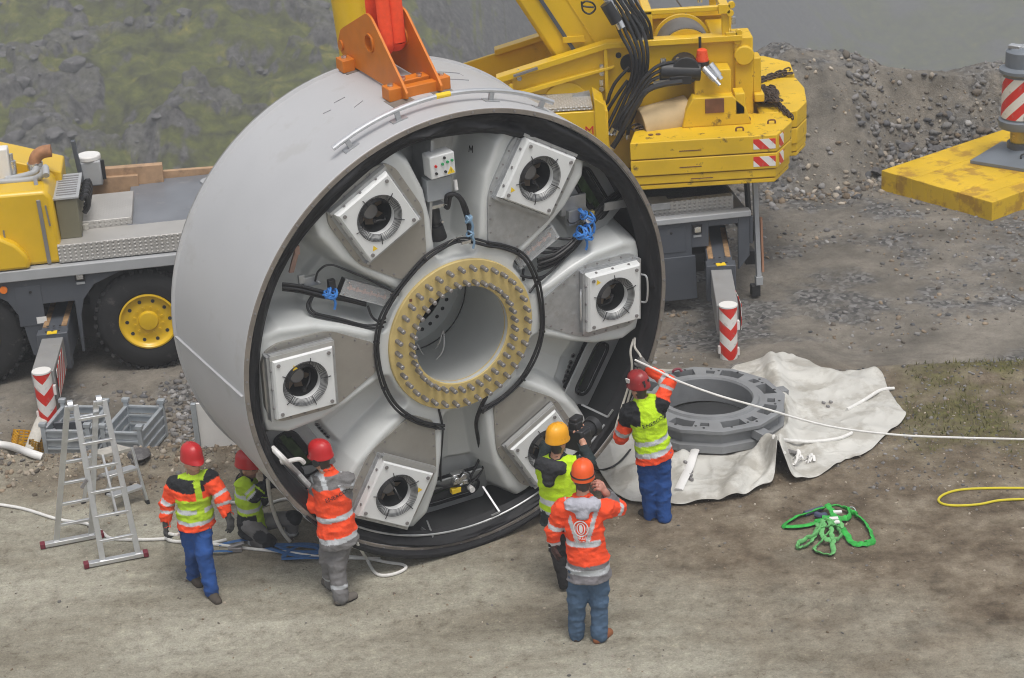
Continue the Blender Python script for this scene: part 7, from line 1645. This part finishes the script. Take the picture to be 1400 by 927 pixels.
# right hand worker
def jk_right(reg, ta, tt, lat, fr, v):
    c = np.repeat(np.array(HVY)[None], len(v), 0); t = reg == 0
    c[t & band(tt, .22, .31)] = REFL; c[t & band(tt, -.01, .09)] = REFL; c[t & (tt < -.01)] = HVO
    c[t & (np.abs(lat) > .13) & (tt > .62)] = BLKC
    a = reg > 0; c[a] = HVO; c[(reg == 1) & (ta < .42)] = BLKC; c[(reg == 2) & (ta < .10)] = BLKC; c[a & band(ta, .66, .82)] = REFL; c[a & band(ta, 1.18, 1.36)] = REFL; c[a & band(ta, .95, 1.06)] = HVO
    return c
r6 = person('worker in dark red helmet and blue trousers reaching up into the drum rim', 18.9,
       dict(head=(874, 532), neck=(879, 548), chest=(885, 565), pelvis=(893, 616), sl=(861, 562, .02), el=(849, 599, .12), wl=(846, 592, .26), sr=(904, 549), er=(913, 524, .10), wr=(888, 505, .22),
            hl=(884, 623), kl=(886, 661), al=(889, 702, .02), hr=(903, 622), kr=(906, 662), ar=(908, 706, -.06)), -22, jk_right, BLUEC, (.05, .045, .045), (mat('worn_red_helmet', (.30, .018, .02), .42, coat=.15, var=.25, vs=10, dirt=((.4, .35, .33), .62, 16, .5)), 'stickers'),
       headdir=(-.6, .75, -.15), hem=-.09, hands=(dict(col=(.06, .06, .06), curl=1.1, palm=(.5, .3, 0)), dict(col=(.16, .155, .15), curl=.8, palm=(.2, .6, -.3), scale=1.25)), toes={'l': (-.45, .7, 0), 'r': (.1, .5, 0)}, legfat=1.08, build=1.12, fat=1.1, puff=1.12)
def back_print(r, s, size, off_up, off_rt, rot, mt, name):
    root, P, q = r; tm_ = text_mesh(s, size, 0.0); n = -q['tf']; x = nrm(q['rt']*math.cos(rot)+q['tu']*math.sin(rot)); y = np.cross(n, x)
    c = P['chest']+q['tu']*off_up+q['rt']*off_rt-q['tf']*.1; return conform(tm_, root, q, c, x, y, mt, name)
back_print(r6, 'ENERCON', .062, -.05, .01, .28, BLK, 'back_lettering'); back_print(r3, 'ENERCON', .06, -.02, .0, .25, BLK, 'back_lettering')
WPR = mat('white_print', (.74, .70, .69), .6, var=.12, vs=40)
back_print(r5, 'BUREAU', .045, -.135, -.01, 0, WPR, 'back_lettering'); back_print(r5, 'VERITAS', .042, -.18, -.01, 0, WPR, 'back_lettering')
root, P, q = r5; em = MB()
NE = 28
def er(a, b): return [(a*math.cos(2*PI*i/NE), b*math.sin(2*PI*i/NE)) for i in range(NE)]
em.ringplate(er(.075, .085), er(.063, .073), 0, .001); em.ringplate(er(.042, .062), er(.032, .052), 0, .001); em.prism(er(.018, .045), 0, .001); em.box((-.053, .0, 0), (.008, .05, .001)); em.box((.053, 0, 0), (.008, .05, .001))
conform(em.mesh('round_emblem', WPR), root, q, P['chest']-q['tu']*.035-q['rt']*.01-q['tf']*.1, q['rt'], np.cross(-q['tf'], q['rt']), WPR, 'round_emblem')
# video camera in the cameraman's hands
cpos = ony(789, 598, 17.55+.42); cf = nrm((.6, .78, .02)); crt = nrm(np.cross(cf, (0, 0, 1))); cup = np.cross(crt, cf); CMx = frame(cpos, crt*1.35, cf*1.35, cup*1.35)
vc = thing('video_camera', cpos, 'black camera held up in both hands by the cameraman in the yellow helmet', 'camera')
m = MB(); m.box((0, 0, 0), (.17, .12, .17)); m.box((0, -.01, .11), (.08, .09, .07)); m.box((.075, .01, -.0), (.04, .09, .14)); m.build('camera_body', BLK, vc, CMx, bevel=.012)
m = MB(); m.cyl((0, .05, -.0), (0, .17, -.0), .06, .056, n=28); m.cyl((0, .17, 0), (0, .22, 0), .07, .08, n=28); m.build('lens', BLK, vc, CMx); m = MB(); m.box((0, -.052, .0), (.09, .006, .07)); m.build('screen', DARKHOLE, vc, CMx)
m = MB(); m.box((0, .0, .15), (.07, .1, .05)); m.build('flash_head', BLK, vc, CMx, bevel=.01); m = MB(); m.tube([(-.06, 0, .06), (-.12, -.06, 0), (-.1, -.08, -.12), (-.03, -.06, -.2)], .008, 6, k=5); m.build('camera_strap', BLK, vc, CMx)
# ------------------------------------------------------------------ drifting mist
hz = MB(); hz.box((0, 480, -108.5), (1150, 1180, 240))
hzm = bpy.data.materials.new('mist'); hzm.use_nodes = True; t = hzm.node_tree; t.nodes.remove(t.nodes['Principled BSDF'])
pv = t.nodes.new('ShaderNodeVolumePrincipled'); pv.inputs['Color'].default_value = (.78, .80, .82, 1); pv.inputs['Density'].default_value = HAZE; pv.inputs['Anisotropy'].default_value = 0.0
t.links.new(pv.outputs[0], t.nodes['Material Output'].inputs['Volume'])
tag(hz.build('haze', hzm, None, I4, smooth=False), kind='stuff')
